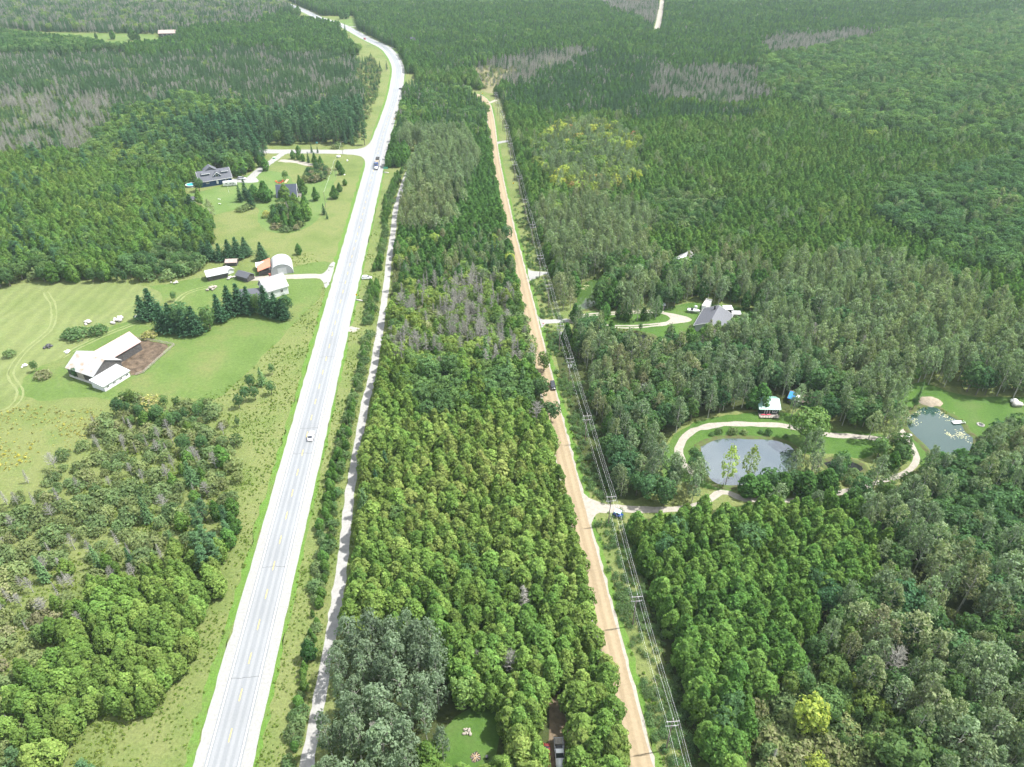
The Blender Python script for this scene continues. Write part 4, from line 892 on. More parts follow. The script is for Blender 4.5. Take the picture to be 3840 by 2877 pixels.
# ---- trees that can be told apart in the photograph (base pixel, height, tint)
SP_ = [
 ('broad',3010,2745,12.0,.74,'bright yellow-green maple standing alone in the overgrown clearing',1,1.05),
 ('broad',3345,2905,13.5,.40,'big round fresh-green tree at the bottom right of the clearing',3,1.45),
 ('broad',3440,2860,9.0,.45,'small round green tree right of the big round one',0,1.0),
 ('broad',3520,2905,9.0,.62,'yellowish tree at the bottom right corner of the clearing',1,1.0),
 ('dead',3320,2560,13.0,.5,'pale bare dead tree above a grey bush at lower right',1,1.1),
 ('dead',3735,2540,15.0,.5,'leaning bare grey trunk at the right edge, upper one',2,0.8),
 ('dead',3690,2640,14.0,.5,'leaning bare grey trunk at the right edge, lower one',2,0.8),
 ('broad',3085,2310,12.0,.04,'dark bluish maple at the right end of the cedar block',0,.95),
 ('broad',3035,2235,10.0,.12,'green maple above the dark bluish maple by the cedar block',1,.95),
 ('broad',3355,2330,13.0,.04,'wide dark maple in the middle of the right wood',2,1.1),
 ('broad',3345,2430,11.0,.06,'dark maple just behind the pale dead tree',0,1.0),
 ('broad',3215,2370,12.0,.42,'light green maple left of the wide dark maple',1,.9),
 ('broad',3165,2450,11.0,.55,'tall yellow-tinged maple in the clearing edge',3,1.0),
 ('broad',3035,2490,11.0,.3,'tall green ash at the left edge of the clearing',3,.9),
 ('broad',2730,2690,9.0,.2,'dark green bush tree beside the last cedars of the block',0,1.0),
 ('broad',3190,2590,6.0,.72,'low yellowish bush in the middle of the clearing',4,1.2),
 ('broad',3290,2700,6.0,.68,'low yellow-green bush right of the bright maple',4,1.3),
 ('broad',3050,2905,6.5,.75,'yellow-green bush at the bottom edge of the clearing',4,1.3),
 ('cedar',3480,2700,9.0,.55,'single yellowish cedar on the right side of the clearing',4,1.3),
 # woodlot
 ('dead',2010,1600,11.0,.5,'pale bare birch with a fan of white branches in the woodlot',1,1.25),
 ('dead',1963,2300,11.0,.5,'grey bare snag in the middle of the cedar woodlot',2,1.3),
 ('dead',1913,2540,10.0,.5,'grey bare tree with spreading twigs among the lower cedars',1,1.0),
 ('dead',1792,2520,8.5,.5,'small grey bare tree left of the spreading bare tree',0,.9),
 ('dead',1490,2830,13.0,.5,'bent white broken trunk beside the grove at the bottom',0,.9),
 ('spruce',1452,1790,11.0,.15,'dark pointed spruce on the trail side of the woodlot, right one',0,1.0),
 ('spruce',1418,1850,10.0,.15,'dark pointed spruce on the trail side of the woodlot, left one',1,1.0),
 ('spruce',1372,1935,11.0,.78,'soft light green larch at the trail edge of the woodlot',3,1.15),
 ('spruce',1822,1385,15.0,.75,'tall soft green larch in the thinned wood, left one',3,1.0),
 ('spruce',1905,1450,15.0,.72,'tall soft green larch in the thinned wood, right one',3,1.0),
 ('broad',1610,1445,12.5,.33,'broad green maple on the trail side above the woodlot',2,1.05),
 ('broad',1690,1430,11.5,.30,'second broad green maple above the woodlot',2,1.0),
 ('broad',2066,1585,9.0,.22,'dark maple overhanging the dirt road below the black car',0,1.0),
 ('broad',2024,1505,10.0,.30,'green maple overhanging the dirt road beside the black car',2,1.0),
 ('broad',2040,1392,9.0,.5,'yellow-green maple overhanging the dirt road above the black car',1,.95),
 ('broad',1900,912,10.0,.15,'dark leafy tree leaning over the dirt road in the far half',0,.9),
 ('broad',1910,1012,9.0,.78,'bright yellow-green tree on the west edge of the dirt road',0,.9),
 ('broad',1862,970,8.0,.66,'yellow-green tree left of the brightest one by the dirt road',1,.9),
 ('dead',1837,560,9.0,.5,'half-bare leaning tree over the far dirt road',0,1.0),
 ('poplar',1665,2855,13.0,.10,'grey poplar standing alone on the camp lawn',1,.9),
 ('broad',1740,2660,12.0,.50,'fresh green ash at the right end of the grove',3,.9),
 # ponds
 ('poplar',2722,1812,14.5,.98,'bright yellow-green poplar in front of the big pond, left one',3,1.0),
 ('poplar',2800,1795,13.0,1.0,'yellowest poplar in front of the big pond, right one',3,1.0),
 ('broad',3020,1665,13.5,.45,'big rounded willow on the east bank of the big pond',2,1.3),
 ('poplar',3030,1800,11.0,.45,'light green poplar right of the big pond, taller one',3,1.4),
 ('poplar',2965,1790,11.0,.42,'light green poplar right of the big pond, left one',3,1.2),
 ('dead',3052,1800,9.5,.5,'grey bare tree between the light green poplars by the pond',0,.8),
 ('cedar',2800,1855,8.2,.2,'dark round cedar on the south bank of the big pond, leftmost',2,1.80),
 ('cedar',2850,1850,7.2,.22,'dark round cedar on the south bank of the big pond, second',1,1.80),
 ('cedar',2925,1850,8.2,.25,'dark round cedar on the south bank of the big pond, third',3,1.68),
 ('cedar',3010,1855,9.2,.2,'dark round cedar on the south bank of the big pond, fourth',0,1.68),
 ('cedar',3085,1855,10.2,.2,'dark round cedar on the south bank of the big pond, rightmost',2,1.68),
 ('cedar',3495,1790,10.0,.08,'dark round evergreen below the right pond',2,1.75),
 ('cedar',3580,1760,8.5,.1,'smaller dark evergreen at the right pond, beside the round one',1,1.4),
 ('poplar',3270,1840,14.0,.30,'pale poplar below the lane bend between the ponds',3,1.2),
 ('broad',3210,1880,10.0,.18,'dark green maple left of the pale poplar between the ponds',1,1.0),
 ('cedar',2845,1530,10.5,.15,'tall dark cedar beside the green-roofed cabin',4,1.3),
 ('cedar',2815,1530,9.0,.15,'second dark cedar left of the green-roofed cabin',2,1.3),
 ('broad',2615,1820,7.5,.3,'dense round tree at the south-west corner of the big pond',0,.9),
 ('broad',2590,1770,6.0,.12,'dark bushy tree at the inner bend of the pond lane',4,.9),
 ('poplar',3310,1690,13.0,.6,'brownish poplar inside the lane bend',0,1.0),
 ('poplar',3255,1650,12.0,.55,'olive poplar above the lane between the ponds',2,1.1),
 ('poplar',3340,1650,14.0,.4,'grey-green poplar above the lane bend',2,1.1),
 ('broad',3425,1530,4.5,.2,'round dark bush beside the sand heap',4,.9),
 ('spruce',3440,1500,9.0,.75,'thin pale spruce standing on the pond lawn',2,.9),
 ('cedar',2155,1205,8.5,.15,'dark cone cedar beside the power line above the drive',8,1.3),
 ('cedar',2125,1285,9.0,.15,'dark cone cedar below the drive entrance',8,1.3),
 ('broad',2400,1243,4.2,.25,'round bush on the bank of the dark pond',4,.8),
 ('dead',2170,1235,9.0,.5,'pale half-bare tree beside the two-track drive',1,.9),
 ('broad',2085,830,11.0,.62,'pale bright round tree right of the power line',0,1.1),
 ('cedar',2030,800,14.0,.3,'tall pointed cedar right of the power line, nearest of three',8,1.3),
 ('cedar',2005,720,14.0,.3,'tall pointed cedar right of the power line, middle of three',8,1.2),
 ('cedar',1985,640,13.0,.3,'tall pointed cedar right of the power line, farthest of three',8,1.2),
 ('broad',2370,548,11.0,1.0,'reddish maple in the far autumn knot',3,.9),
 ('broad',2345,560,12.0,.72,'tall yellow-green tree left of the reddish maple',3,1.0),
 # house and A-frame garden
 ('cedar',998,755,12.0,.18,'big dark cone cedar left of the A-frame cottage',8,1.75),
 ('spruce',903,757,10.0,.05,'dark spruce in the row left of the big cone cedar, farthest left',0,1.4),
 ('spruce',924,745,12.0,.05,'tall dark spruce in the row left of the big cone cedar',0,1.45),
 ('spruce',944,780,11.0,.05,'dark spruce nearest the camera on the house lawn',0,1.5),
 ('cedar',958,750,9.5,.12,'round dark cedar tucked behind the lawn spruces',1,1.4),
 ('cedar',1072,752,10.0,.6,'yellowish cedar right in front of the A-frame roof',3,1.25),
 ('cedar',1052,750,6.0,.35,'small cedar at the left foot of the A-frame roof',2,1.0),
 ('cedar',1140,728,9.0,.4,'cedar behind the deck of the A-frame cottage',8,1.3),
 ('cedar',1128,712,9.0,.35,'slim cedar right behind the A-frame gable',8,1.0),
 ('cedar',1185,752,8.0,.2,'dark cone cedar alone on the lawn right of the A-frame',8,1.4),
 ('cedar',1256,745,8.0,.2,'dark cone cedar between lawn and highway, nearer one',8,1.6),
 ('cedar',1274,719,5.5,.2,'small cone cedar just behind the nearer roadside cedar',8,1.6),
 ('cedar',1282,655,6.5,.2,'dark cone cedar between lawn and highway, farther one',8,1.6),
 ('cedar',1271,636,6.0,.2,'dark round cedar beside the far lawn corner',2,1.6),
 ('cedar',1294,695,4.0,.3,'low bushy cedar on the meadow by the highway',1,1.5),
 ('spruce',1216,805,6.5,.0,'bluish young spruce on the mown strip by the highway',3,1.2),
 ('spruce',1228,822,4.0,.05,'small bluish spruce below the young one on the mown strip',3,1.0),
 ('broad',1072,678,6.5,.38,'round pale willow on the lawn beside the red chairs',0,.95),
 ('broad',915,668,7.5,.1,'dark round tree beside the parked silver van',0,1.1),
 ('cedar',998,640,9.0,.25,'dark cedar where the house drive bends, nearer one',2,1.3),
 ('cedar',994,626,7.0,.25,'dark cedar where the house drive bends, farther one',2,1.3),
 ('broad',750,718,8.0,.25,'wide dark tree in front of the blue house',2,1.05),
 ('cedar',750,765,9.0,.55,'yellowish cone cedar beside the small garden shed',8,1.2),
 ('poplar',795,830,12.0,.62,'olive-grey poplar at the lawn edge below the blue house',3,1.35),
 ('broad',765,835,7.0,.2,'dark bushy tree left of the olive-grey poplar',0,.9),
 ('broad',790,870,3.5,.78,'low yellow-green bush at the meadow corner',4,1.0),
 # island of trees below the A-frame
 ('cedar',1145,780,9.0,.3,'cedar at the right rim of the garden island, upper one',8,1.2),
 ('cedar',1150,825,10.5,.45,'yellowish cedar at the right rim of the garden island, lower one',3,1.3),
 ('cedar',1120,845,11.5,.25,'tall pointed cedar in the middle of the garden island',8,1.3),
 ('cedar',1098,858,8.0,.3,'cone cedar at the tip of the garden island',8,1.3),
 ('cedar',1108,780,9.0,.6,'olive cedar at the top of the garden island',3,1.2),
 ('broad',1035,828,7.0,.1,'dark round bush tree on the left of the garden island',0,1.0),
 ('broad',1060,815,7.5,.15,'dark leafy tree inside the garden island',1,1.0),
 ('shrub',1003,815,3.5,.95,'yellow bush at the left end of the garden island',0,1.0),
 ('shrub',1055,795,4.5,.5,'olive bush at the top left of the garden island',3,1.3),
 ('dead',1082,805,8.0,.5,'grey bare tree inside the garden island',0,.8),
 ('shrub',1040,855,3.0,.8,'reddish-brown low bush on the garden island',2,1.6),
 ('shrub',1075,866,3.0,.3,'green low bush at the foot of the garden island',2,1.5),
 # upper thicket
 ('broad',1160,660,6.0,.12,'dark bush at the left of the upper garden thicket',4,1.0),
 ('broad',1190,650,6.5,.18,'tall bush in the upper garden thicket',0,.9),
 ('shrub',1180,680,4.0,.8,'brownish bush at the front of the upper garden thicket',2,1.4),
 ('shrub',1205,672,4.0,.4,'green bush at the right of the upper garden thicket',0,1.4),
 ('shrub',1148,682,3.5,.6,'olive bush at the lower left of the upper garden thicket',1,1.4),
 ('shrub',1228,652,3.5,.75,'brown bush at the upper right of the garden thicket',1,1.3),
 ('shrub',930,783,3.0,.45,'low olive bush on the meadow edge, left one',2,1.7),
 ('shrub',905,792,2.6,.45,'low olive bush on the meadow edge, right of the poplar',2,1.5),
 # conifer hedge along the old track
 ('cedar',1100,596,6.0,.2,'dark cedar at the left end of the row along the old track',2,1.4),
 ('cedar',1122,600,6.0,.2,'second dark cedar in the row along the old track',1,1.3),
 ('cedar',1138,606,5.5,.25,'third dark cedar in the row along the old track',2,1.3),
 ('spruce',1158,611,7.5,.1,'pointed spruce in the row along the old track',0,1.1),
 ('cedar',1182,616,7.5,.2,'tall cedar in the right half of the old-track row',8,1.3),
 ('cedar',1204,622,6.5,.2,'cedar at the right end of the old-track row',8,1.4),
 ('cedar',1120,575,5.5,.25,'cedar beside the side road behind the old track',1,1.3),
 ('spruce',1170,573,6.5,.1,'small pointed spruce at the edge of the side road, left one',0,1.0),
 ('spruce',1192,574,5.0,.1,'small pointed spruce at the edge of the side road, right one',0,1.0),
 # farm
 ('spruce',770,970,10.2,.2,'dark spruce in the clump above the farm, farthest left',4,1.55),
 ('spruce',795,975,10.6,.15,'dark spruce in the clump above the farm, second',4,1.55),
 ('spruce',830,978,9.3,.2,'dark spruce in the clump above the farm, third',4,1.55),
 ('spruce',865,975,11.0,.15,'dark spruce in the clump above the farm, fourth',4,1.55),
 ('spruce',895,970,11.5,.2,'dark spruce in the clump above the farm, fifth',4,1.55),
 ('spruce',925,960,10.2,.3,'dark spruce in the clump above the farm, farthest right',4,1.55),
 ('spruce',985,976,9.8,.2,'single dark spruce behind the quonset shed',4,1.55),
 ('cedar',1122,955,6.0,.15,'small dark evergreen on the meadow above the farm lane',2,1.3),
 ('spruce',580,1190,14.0,.1,'blue-green spruce at the left end of the windbreak, taller one',4,1.5),
 ('spruce',545,1200,12.0,.15,'blue-green spruce at the left end of the windbreak, front one',4,1.5),
 ('spruce',620,1240,13.0,.05,'dark spruce in the front part of the windbreak, first',4,1.4),
 ('spruce',655,1247,14.0,.0,'dark spruce in the front part of the windbreak, second',4,1.3),
 ('broad',690,1240,13.0,.2,'leafy tree inside the front part of the windbreak',2,1.0),
 ('spruce',700,1255,12.0,.05,'dark spruce in the front part of the windbreak, third',4,1.4),
 ('spruce',740,1252,13.0,.05,'dark spruce in the front part of the windbreak, fourth',4,1.4),
 ('broad',790,1235,11.0,.35,'lighter leafy tree at the bend of the windbreak',1,1.0),
 ('spruce',830,1205,13.0,.05,'dark spruce at the bend of the windbreak',4,1.3),
 ('spruce',870,1180,14.0,.02,'dark spruce in the back part of the windbreak, first',4,1.4),
 ('spruce',905,1172,14.0,.02,'dark spruce in the back part of the windbreak, second',4,1.4),
 ('spruce',940,1175,13.0,.05,'dark spruce in the back part of the windbreak, third',4,1.3),
 ('broad',970,1178,10.0,.4,'yellowish leafy tree in the back part of the windbreak',1,.8),
 ('spruce',1005,1182,14.5,.0,'tallest dark spruce of the windbreak',4,1.3),
 ('spruce',1040,1190,12.0,.03,'dark spruce near the right end of the windbreak',4,1.4),
 ('broad',1075,1185,10.0,.12,'round dark tree at the right end of the windbreak',0,1.1),
 ('spruce',1065,1198,10.0,.02,'dark spruce at the right end of the windbreak, front one',4,1.5),
 ('shrub',375,1252,4.0,.1,'dark round bush on the pasture left of the barnyard',0,1.1),
 ('shrub',300,1265,4.0,.15,'green bush patch on the pasture above the barn',2,1.5),
 ('shrub',270,1262,3.5,.1,'second green bush above the barn',2,1.4),
 ('broad',290,1420,5.0,.05,'dark bush tree at the left corner of the barn',4,1.0),
 ('broad',135,1395,5.0,.3,'dark bush in the hay field left of the barn',0,.8),
 ('shrub',40,1338,3.0,.3,'small dark bush far out in the hay field',0,1.0),
 ('shrub',165,1415,3.0,.7,'brownish bush between hay field and barn',2,1.3),
 ('shrub',560,1265,2.8,.9,'yellow weedy bush above the barnyard',2,1.4),
 ('broad',655,1130,5.0,.2,'dark bush on the farm grass left of the windbreak',4,.9),
 # blurred scrub below the barn and along the highway
 ('broad',455,1560,7.5,.12,'dark bushy tree below the barn, first',0,.9), ('broad',500,1520,7.0,.5,'yellowish bushy tree below the barn',1,.9),
 ('broad',540,1580,7.0,.2,'dark bushy tree below the barn, second',4,.9), ('broad',600,1590,8.0,.25,'dark bushy tree below the barn, third',2,.8),
 ('broad',650,1610,7.0,.3,'green bushy tree below the barn, last of the clump',0,.8), ('shrub',560,1530,4.0,.9,'yellow bush below the barn',2,1.4),
 ('broad',700,1580,6.0,.2,'dark bush right of the clump below the barn',4,.9), ('broad',745,1570,6.0,.25,'dark bush in the pasture corner',4,.9),
 ('shrub',690,1545,4.0,.5,'olive bush in the pasture corner',0,1.3), ('shrub',800,1555,4.0,.4,'olive bush near the pasture corner fence',0,1.2),
 ('broad',900,1530,6.0,.18,'grey-green bush in the row by the highway meadow, lowest',4,1.0), ('broad',925,1505,6.5,.15,'grey-green bush in the row by the highway meadow, second',0,.9),
 ('broad',960,1500,6.0,.2,'grey-green bush in the row by the highway meadow, third',4,1.0), ('broad',945,1460,6.5,.15,'grey-green bush in the row by the highway meadow, fourth',0,.9),
 ('spruce',985,1445,8.0,.75,'light green young spruce in the bush row by the highway meadow',3,1.2), ('broad',1020,1480,6.0,.2,'grey-green bush in the row by the highway meadow, right of the spruce',4,1.0),
 ('broad',1022,1405,5.0,.3,'small bush at the top of the row by the highway meadow',4,.9), ('broad',895,1600,4.0,.25,'small bush at the foot of the row by the highway meadow',4,.8),
 ('cedar',838,1745,8.0,.35,'bright cedar beside the bare tree in the highway meadow',3,1.3), ('dead',812,1760,7.0,.5,'bare tree with spoke-like branches in the highway meadow',1,1.1),
 ('broad',700,1700,7.5,.25,'bushy maple left of the highway meadow, upper one',2,.9), ('broad',765,1690,6.5,.22,'bushy tree left of the highway meadow, right one',0,.9),
 ('spruce',725,1820,10.0,.6,'soft green larch left of the highway meadow',3,1.3), ('shrub',885,1670,3.5,.3,'small bush alone on the highway meadow',1,1.0),
 ('spruce',175,2180,10.0,.75,'pale green pointed fir in the lower left scrub, left one',1,1.1), ('spruce',375,2130,9.0,.7,'pale green pointed fir in the lower left scrub, middle one',2,1.1),
 ('spruce',560,1960,11.0,.7,'pale green pointed fir in the lower left scrub, upper one',1,1.1), ('spruce',500,2130,8.0,.3,'dark small pointed spruce in the lower left scrub',1,1.0),
 ('dead',170,2300,6.0,.5,'low pale grey bare bush in the lower left scrub',1,1.3), ('dead',310,2360,6.5,.5,'pale leaning bare tree in the lower left scrub',1,1.2),
 ('cedar',1165,2470,7.0,.0,'bluish-green bush in the hedgerow between highway and trail',2,1.2),
 ('cedar',425,148,11.0,.1,'dark round cedar alone on the far left meadow',2,1.5), ('cedar',500,150,14.0,.25,'tall dark tree on the far left meadow',2,1.6), ('cedar',520,152,9.0,.1,'dark cedar at the foot of the tall tree on the far meadow',2,1.5),
 ('cedar',235,165,8.0,.1,'small dark cedar at the lower rim of the far left meadow',2,1.3), ('cedar',362,146,7.0,.15,'small bush cedar in the middle of the far left meadow',2,1.3),
 ('cedar',1282,72,13.0,.25,'dark round cedar beside the far highway, left one',2,1.4), ('cedar',1300,71,14.0,.2,'dark round cedar beside the far highway, right one',2,1.4),
 ('broad',1950,1020,9.0,.6,'unused',0,1.0),
]
SP_ = [s for s in SP_ if s[5] != 'unused']
for (kd, bx, by, Hh, ti, lab, var, wid) in SP_:
    p = G(bx, by); lean = None
    if 'leaning bare grey trunk' in lab: lean = (0.0, 0.62)
    if 'bent white' in lab: lean = (0.0, -0.35)
    add_tree(kd, p.x, p.y, Hh, ti, lab, var, wid, 'named', '', lean)
SPX = np.array([[t['x'], t['y'], t['wid']*t['H']*0.18+0.6] for t in TREES])

# ---- planted thickets: (outline in pixels, spacing, mix, words)
THICKETS = [
 ([(1010,812),(1035,785),(1075,770),(1120,772),(1150,790),(1160,820),(1140,850),(1105,868),(1060,868),(1025,845)], 3.0, {'cedar':(.3,5,8,.25,.6),'broad':(.3,4,6.5,.08,.35),'shrub':(.4,2,3.5,.1,.8)}, 'on the garden island below the A-frame'),
 ([(1148,652),(1180,632),(1215,632),(1232,650),(1222,676),(1180,688),(1150,682)], 2.8, {'broad':(.35,3.5,5.5,.05,.3),'shrub':(.65,2.2,4,.1,.85)}, 'in the upper garden thicket'),
 ([(2225,1196),(2300,1186),(2400,1182),(2468,1180),(2480,1194),(2440,1207),(2300,1210),(2230,1206)], 3.4, {'cedar':(.55,6,9,.1,.35),'poplar':(.45,10,13.5,.2,.6)}, 'inside the loop of the two-track drive'),
 ([(2640,1655),(2700,1634),(2800,1630),(2910,1634),(2960,1650),(2955,1640),(2900,1622),(2800,1618),(2700,1620),(2640,1640)], 2.0, {'shrub':(1,1.0,2.0,.05,.5)}, 'along the north bank of the big pond'),
 ([(2592,1690),(2612,1660),(2618,1720),(2630,1770),(2612,1750)], 2.0, {'shrub':(1,1.2,2.2,.0,.3)}, 'along the west bank of the big pond'),
 ([(2690,1862),(2900,1872),(3100,1850),(3300,1800),(3400,1750),(3380,1720),(3280,1760),(3100,1800),(3010,1830),(2700,1840)], 3.2, {'shrub':(.45,1.5,3.2,.05,.5),'cedar':(.3,4,8,.1,.35),'broad':(.25,5,9,.1,.4)}, 'along the low lane south of the ponds'),
 ([(3440,1760),(3560,1800),(3640,1760),(3680,1680),(3720,1650),(3800,1660),(3840,1800),(3500,1850)], 3.6, {'broad':(.4,7,10,.05,.4),'poplar':(.4,10,14,.1,.5),'cedar':(.2,7,9,.1,.3)}, 'below the right pond'),
 ([(690,775),(740,790),(790,820),(800,870),(770,900),(700,890),(660,840)], 3.4, {'shrub':(.5,2,4,.2,.9),'broad':(.3,4,7,.15,.6),'cedar':(.2,5,8,.3,.6)}, 'on the brushy slope below the blue house'),
 ([(430,1510),(560,1500),(700,1530),(800,1530),(780,1600),(640,1640),(480,1600)], 4.0, {'shrub':(.6,2,3.8,.1,.7),'broad':(.4,4,6,.1,.45)}, 'in the brush below the barn'),
 ([(2640,1280),(2720,1266),(2800,1252),(2850,1268),(2780,1312),(2650,1318)], 4.0, {'poplar':(.8,10,12.5,.3,.8),'broad':(.2,7,9,.1,.4)}, 'in front of the grey-roofed house'),
 ([(1745,256),(1800,248),(1890,264),(1950,262),(1920,292),(1870,330),(1810,338)], 5.0, {'shrub':(.6,1.5,3,.3,.8),'dead':(.25,5,8,0,1),'spruce':(.15,4,7,.3,.7)}, 'scattered over the tan marsh'),
 ([(1245,560),(1280,330),(1320,270),(1390,215),(1430,260),(1420,340),(1385,440),(1350,545)], 4.0, {'shrub':(.7,1.5,3.0,.2,.8),'spruce':(.3,4,7,.3,.7)}, 'on the bog margin left of the far highway'),
]
def fill_thickets():
    for ti, (poly, sp, mix, words) in enumerate(THICKETS):
        q = [G(*p) for p in poly]; x0, x1 = min(p.x for p in q), max(p.x for p in q); y0, y1 = min(p.y for p in q), max(p.y for p in q)
        gx, gy = np.meshgrid(np.arange(x0, x1, sp), np.arange(y0, y1, sp))
        x = (gx+RNG.normal(0, sp*.3, gx.shape)).ravel(); y = (gy+RNG.normal(0, sp*.3, gy.shape)).ravel()
        m = inside(x, y, q)
        for pq in PONDS: m &= ~inside(x, y, pq)
        for fx, fy, fr in FOOT: m &= np.hypot(x-fx, y-fy) > fr
        for L_, w_ in ((HWY, 8.5), (LOOP, 2.0), (LOW, 1.4), (TT, 1.6), (T2, 1.6)): m &= dist_to(x, y, L_[::2])[0] > w_
        m &= (np.hypot(x[:, None]-SPX[None, :, 0], y[:, None]-SPX[None, :, 1]) > SPX[None, :, 2]*.6).all(1)
        kinds = list(mix); w = np.cumsum([mix[k][0] for k in kinds])
        for xx, yy in zip(x[m], y[m]):
            kd = kinds[min(int(np.searchsorted(w, random.random()*w[-1])), len(kinds)-1)]; _w, lo, hi, t0, t1 = mix[kd]
            add_tree(kd, xx, yy, lo+(hi-lo)*random.random(), t0+(t1-t0)*random.random(), None, None, .85+.5*random.random(), 'thicket', words)
# ---- self-sown stands
KNOWN = {'L', 'HT', 'TD', 'R'}
def side_of(x, y):
    px, py, _ = PX(x, y, np.zeros_like(x))
    def xs(pts):
        q = sorted([(PX(p.x, p.y, 0)[1], PX(p.x, p.y, 0)[0]) for p in pts])
        return np.interp(py, [a for a, b in q], [b for a, b in q])
    hw_ = [p for p in HWY if PX(p.x, p.y, 0)[1] > 262]
    h = xs(hw_); t = xs(TRAIL); d_ = xs([p for p in DIRT if PX(p.x, p.y, 0)[1] > 352])
    s = np.full(px.shape, 'R ', dtype='<U2')
    s[(px < d_) & (py > 345)] = 'TD'
    s[(px < t) & (py > 628)] = 'HT'
    s[(px < h)] = 'L '
    # beyond the bend the highway runs off to the left: what lies behind it is the far right-hand forest
    q = sorted([(PX(p.x, p.y, 0)[0], PX(p.x, p.y, 0)[1]) for p in HWY if PX(p.x, p.y, 0)[1] < 262])
    yb = np.interp(px, [a for a, b in q], [b for a, b in q])
    far = py < 262
    s[far & (py < yb)] = 'R '
    s[far & (py >= yb) & (px < 1494)] = 'L '
    return s
def clear_mask(x, y, margin):
    m = np.ones(x.shape, bool)
    d_, _s = dist_to(x, y, HWY[::2]); m &= d_ > 8.3+margin
    d_, _s = dist_to(x, y, TRAIL[::3]); m &= d_ > 3.9+margin*0.8
    d_, sd_ = dist_to(x, y, DIRT[::3]); m &= ~((sd_ > 0) & (d_ < 13.8)) & (d_ > 3.5+margin*0.3)
    for L_, w_ in ((SIDE, 6.5), (LOOP, 3.0), (LOW, 2.4), (TT, 2.5), (T2, 2.2)):
        d_, _s = dist_to(x, y, L_[::2]); m &= d_ > w_+margin*0.4
    px, py, _ = PX(x, y, np.zeros_like(x))
    for poly in OPEN: m &= ~inside(px, py, poly)
    for q in PONDS: m &= ~inside(x, y, q)
    for fx, fy, fr in FOOT: m &= np.hypot(x-fx, y-fy) > fr+margin*0.4
    return m
def generate():
    for zi, z in enumerate(ZONES):
        name, side, poly, zc, sp, mix, words = z
        pp = [(a*1.736, max(b*1.736, -150)) for a, b in poly]
        xs, ys = GA(np.array([p[0] for p in pp], float), np.array([p[1] for p in pp], float), zc)
        x0, x1, y0, y1 = xs.min(), xs.max(), ys.min(), ys.max()
        nx, ny = int((x1-x0)/sp)+2, int((y1-y0)/(sp*0.866))+2
        gx, gy = np.meshgrid(np.arange(nx), np.arange(ny))
        x = x0+(gx+0.5*(gy % 2))*sp; y = y0+gy*sp*0.866
        x = (x+RNG.normal(0, sp*0.3, x.shape)).ravel(); y = (y+RNG.normal(0, sp*0.3, y.shape)).ravel()
        # frame (with margin)
        px, py, _ = PX(x, y, np.full(x.shape, float(zc)))
        # ragged stand edges: the outline test uses wandering positions
        wx = 26*np.sin(x*0.071+1.7*np.sin(y*0.043))+22*np.sin(y*0.093+x*0.031)+RNG.normal(0, 24, x.shape)
        wy = 0.62*(24*np.sin(y*0.067+2.1*np.sin(x*0.039))+20*np.sin(x*0.087-y*0.029)+RNG.normal(0, 20, x.shape))
        if side == 'HT': wx = wx*0; wy = wy*0
        dep = np.clip((py+415)/1900, 0.22, 1.0); px = px+wx*dep*1.3; py = py+wy*dep*1.3
        m = (px > -330) & (px < 4170) & (py > -45) & (py < 3060) & inside(px, py, pp)
        x, y, px, py = x[m], y[m], px[m], py[m]
        if len(x) == 0: continue
        m = np.char.strip(side_of(x, y)) == side
        for zz in ZONES[:zi]:
            if zz[1] == side: m &= ~inside(px, py, [(a*1.736, b*1.736) for a, b in zz[2]])
        x, y = x[m], y[m]
        if len(x) == 0: continue
        if side == 'HT':
            d1, _s = dist_to(x, y, TRAIL[::3]); d2, _s = dist_to(x, y, HWY[::2])
            m = (d1 > 3.0) & (d1 < 6.4+1.2*np.sin(y*0.05)) & (d2 > 10.0+0.8*np.sin(y*0.11))
            bx, by, _ = PX(x, y, np.zeros_like(x))
            m &= ~((np.abs(by-1045) < 26) | (np.abs(by-1240) < 18)) & (RNG.random(len(x)) < 0.95)
        else:
            m = clear_mask(x, y, 1.0)
        x, y = x[m], y[m]
        if len(x) == 0: continue
        m = (np.hypot(x[:, None]-SPX[None, :, 0], y[:, None]-SPX[None, :, 1]) > SPX[None, :, 2]).all(1)
        x, y = x[m], y[m]; n = len(x)
        if n == 0: continue
        kinds = list(mix); w = np.array([mix[k][0] for k in kinds]); w = w/w.sum()
        # kinds come in loose groups rather than salt-and-pepper
        f = 0.5+0.25*np.sin(x*0.061+zi)+0.25*np.sin(y*0.047+2*zi+x*0.02)
        r = np.clip(0.55*RNG.random(n)+0.45*((f*1.7+0.3*RNG.random(n)) % 1.0), 0, 0.9999)
        ki = np.searchsorted(np.cumsum(w), r)
        g = 0.5+0.5*np.sin(x*0.05+1.3*zi)*np.cos(y*0.06)
        rr = RNG.random((n, 5))
        for i in range(n):
            kd = kinds[min(ki[i], len(kinds)-1)]; _w, lo, hi, t0, t1 = mix[kd]
            TREES.append(dict(kind=kd, var=int(rr[i, 0]*NV[kd]) if not (kd == 'cedar' and rr[i, 0] > 0.93) else NV['cedar']-1, x=x[i], y=y[i], H=lo+(hi-lo)*rr[i, 1], wid=(0.92 if kd == 'cedar' else 0.8)+0.55*rr[i, 2]**1.3, rz=rr[i, 3]*6.283,
                              tint=t0+(t1-t0)*(0.6*rr[i, 4]+0.4*g[i]), zone=name, words=words, label=None, lean=None))

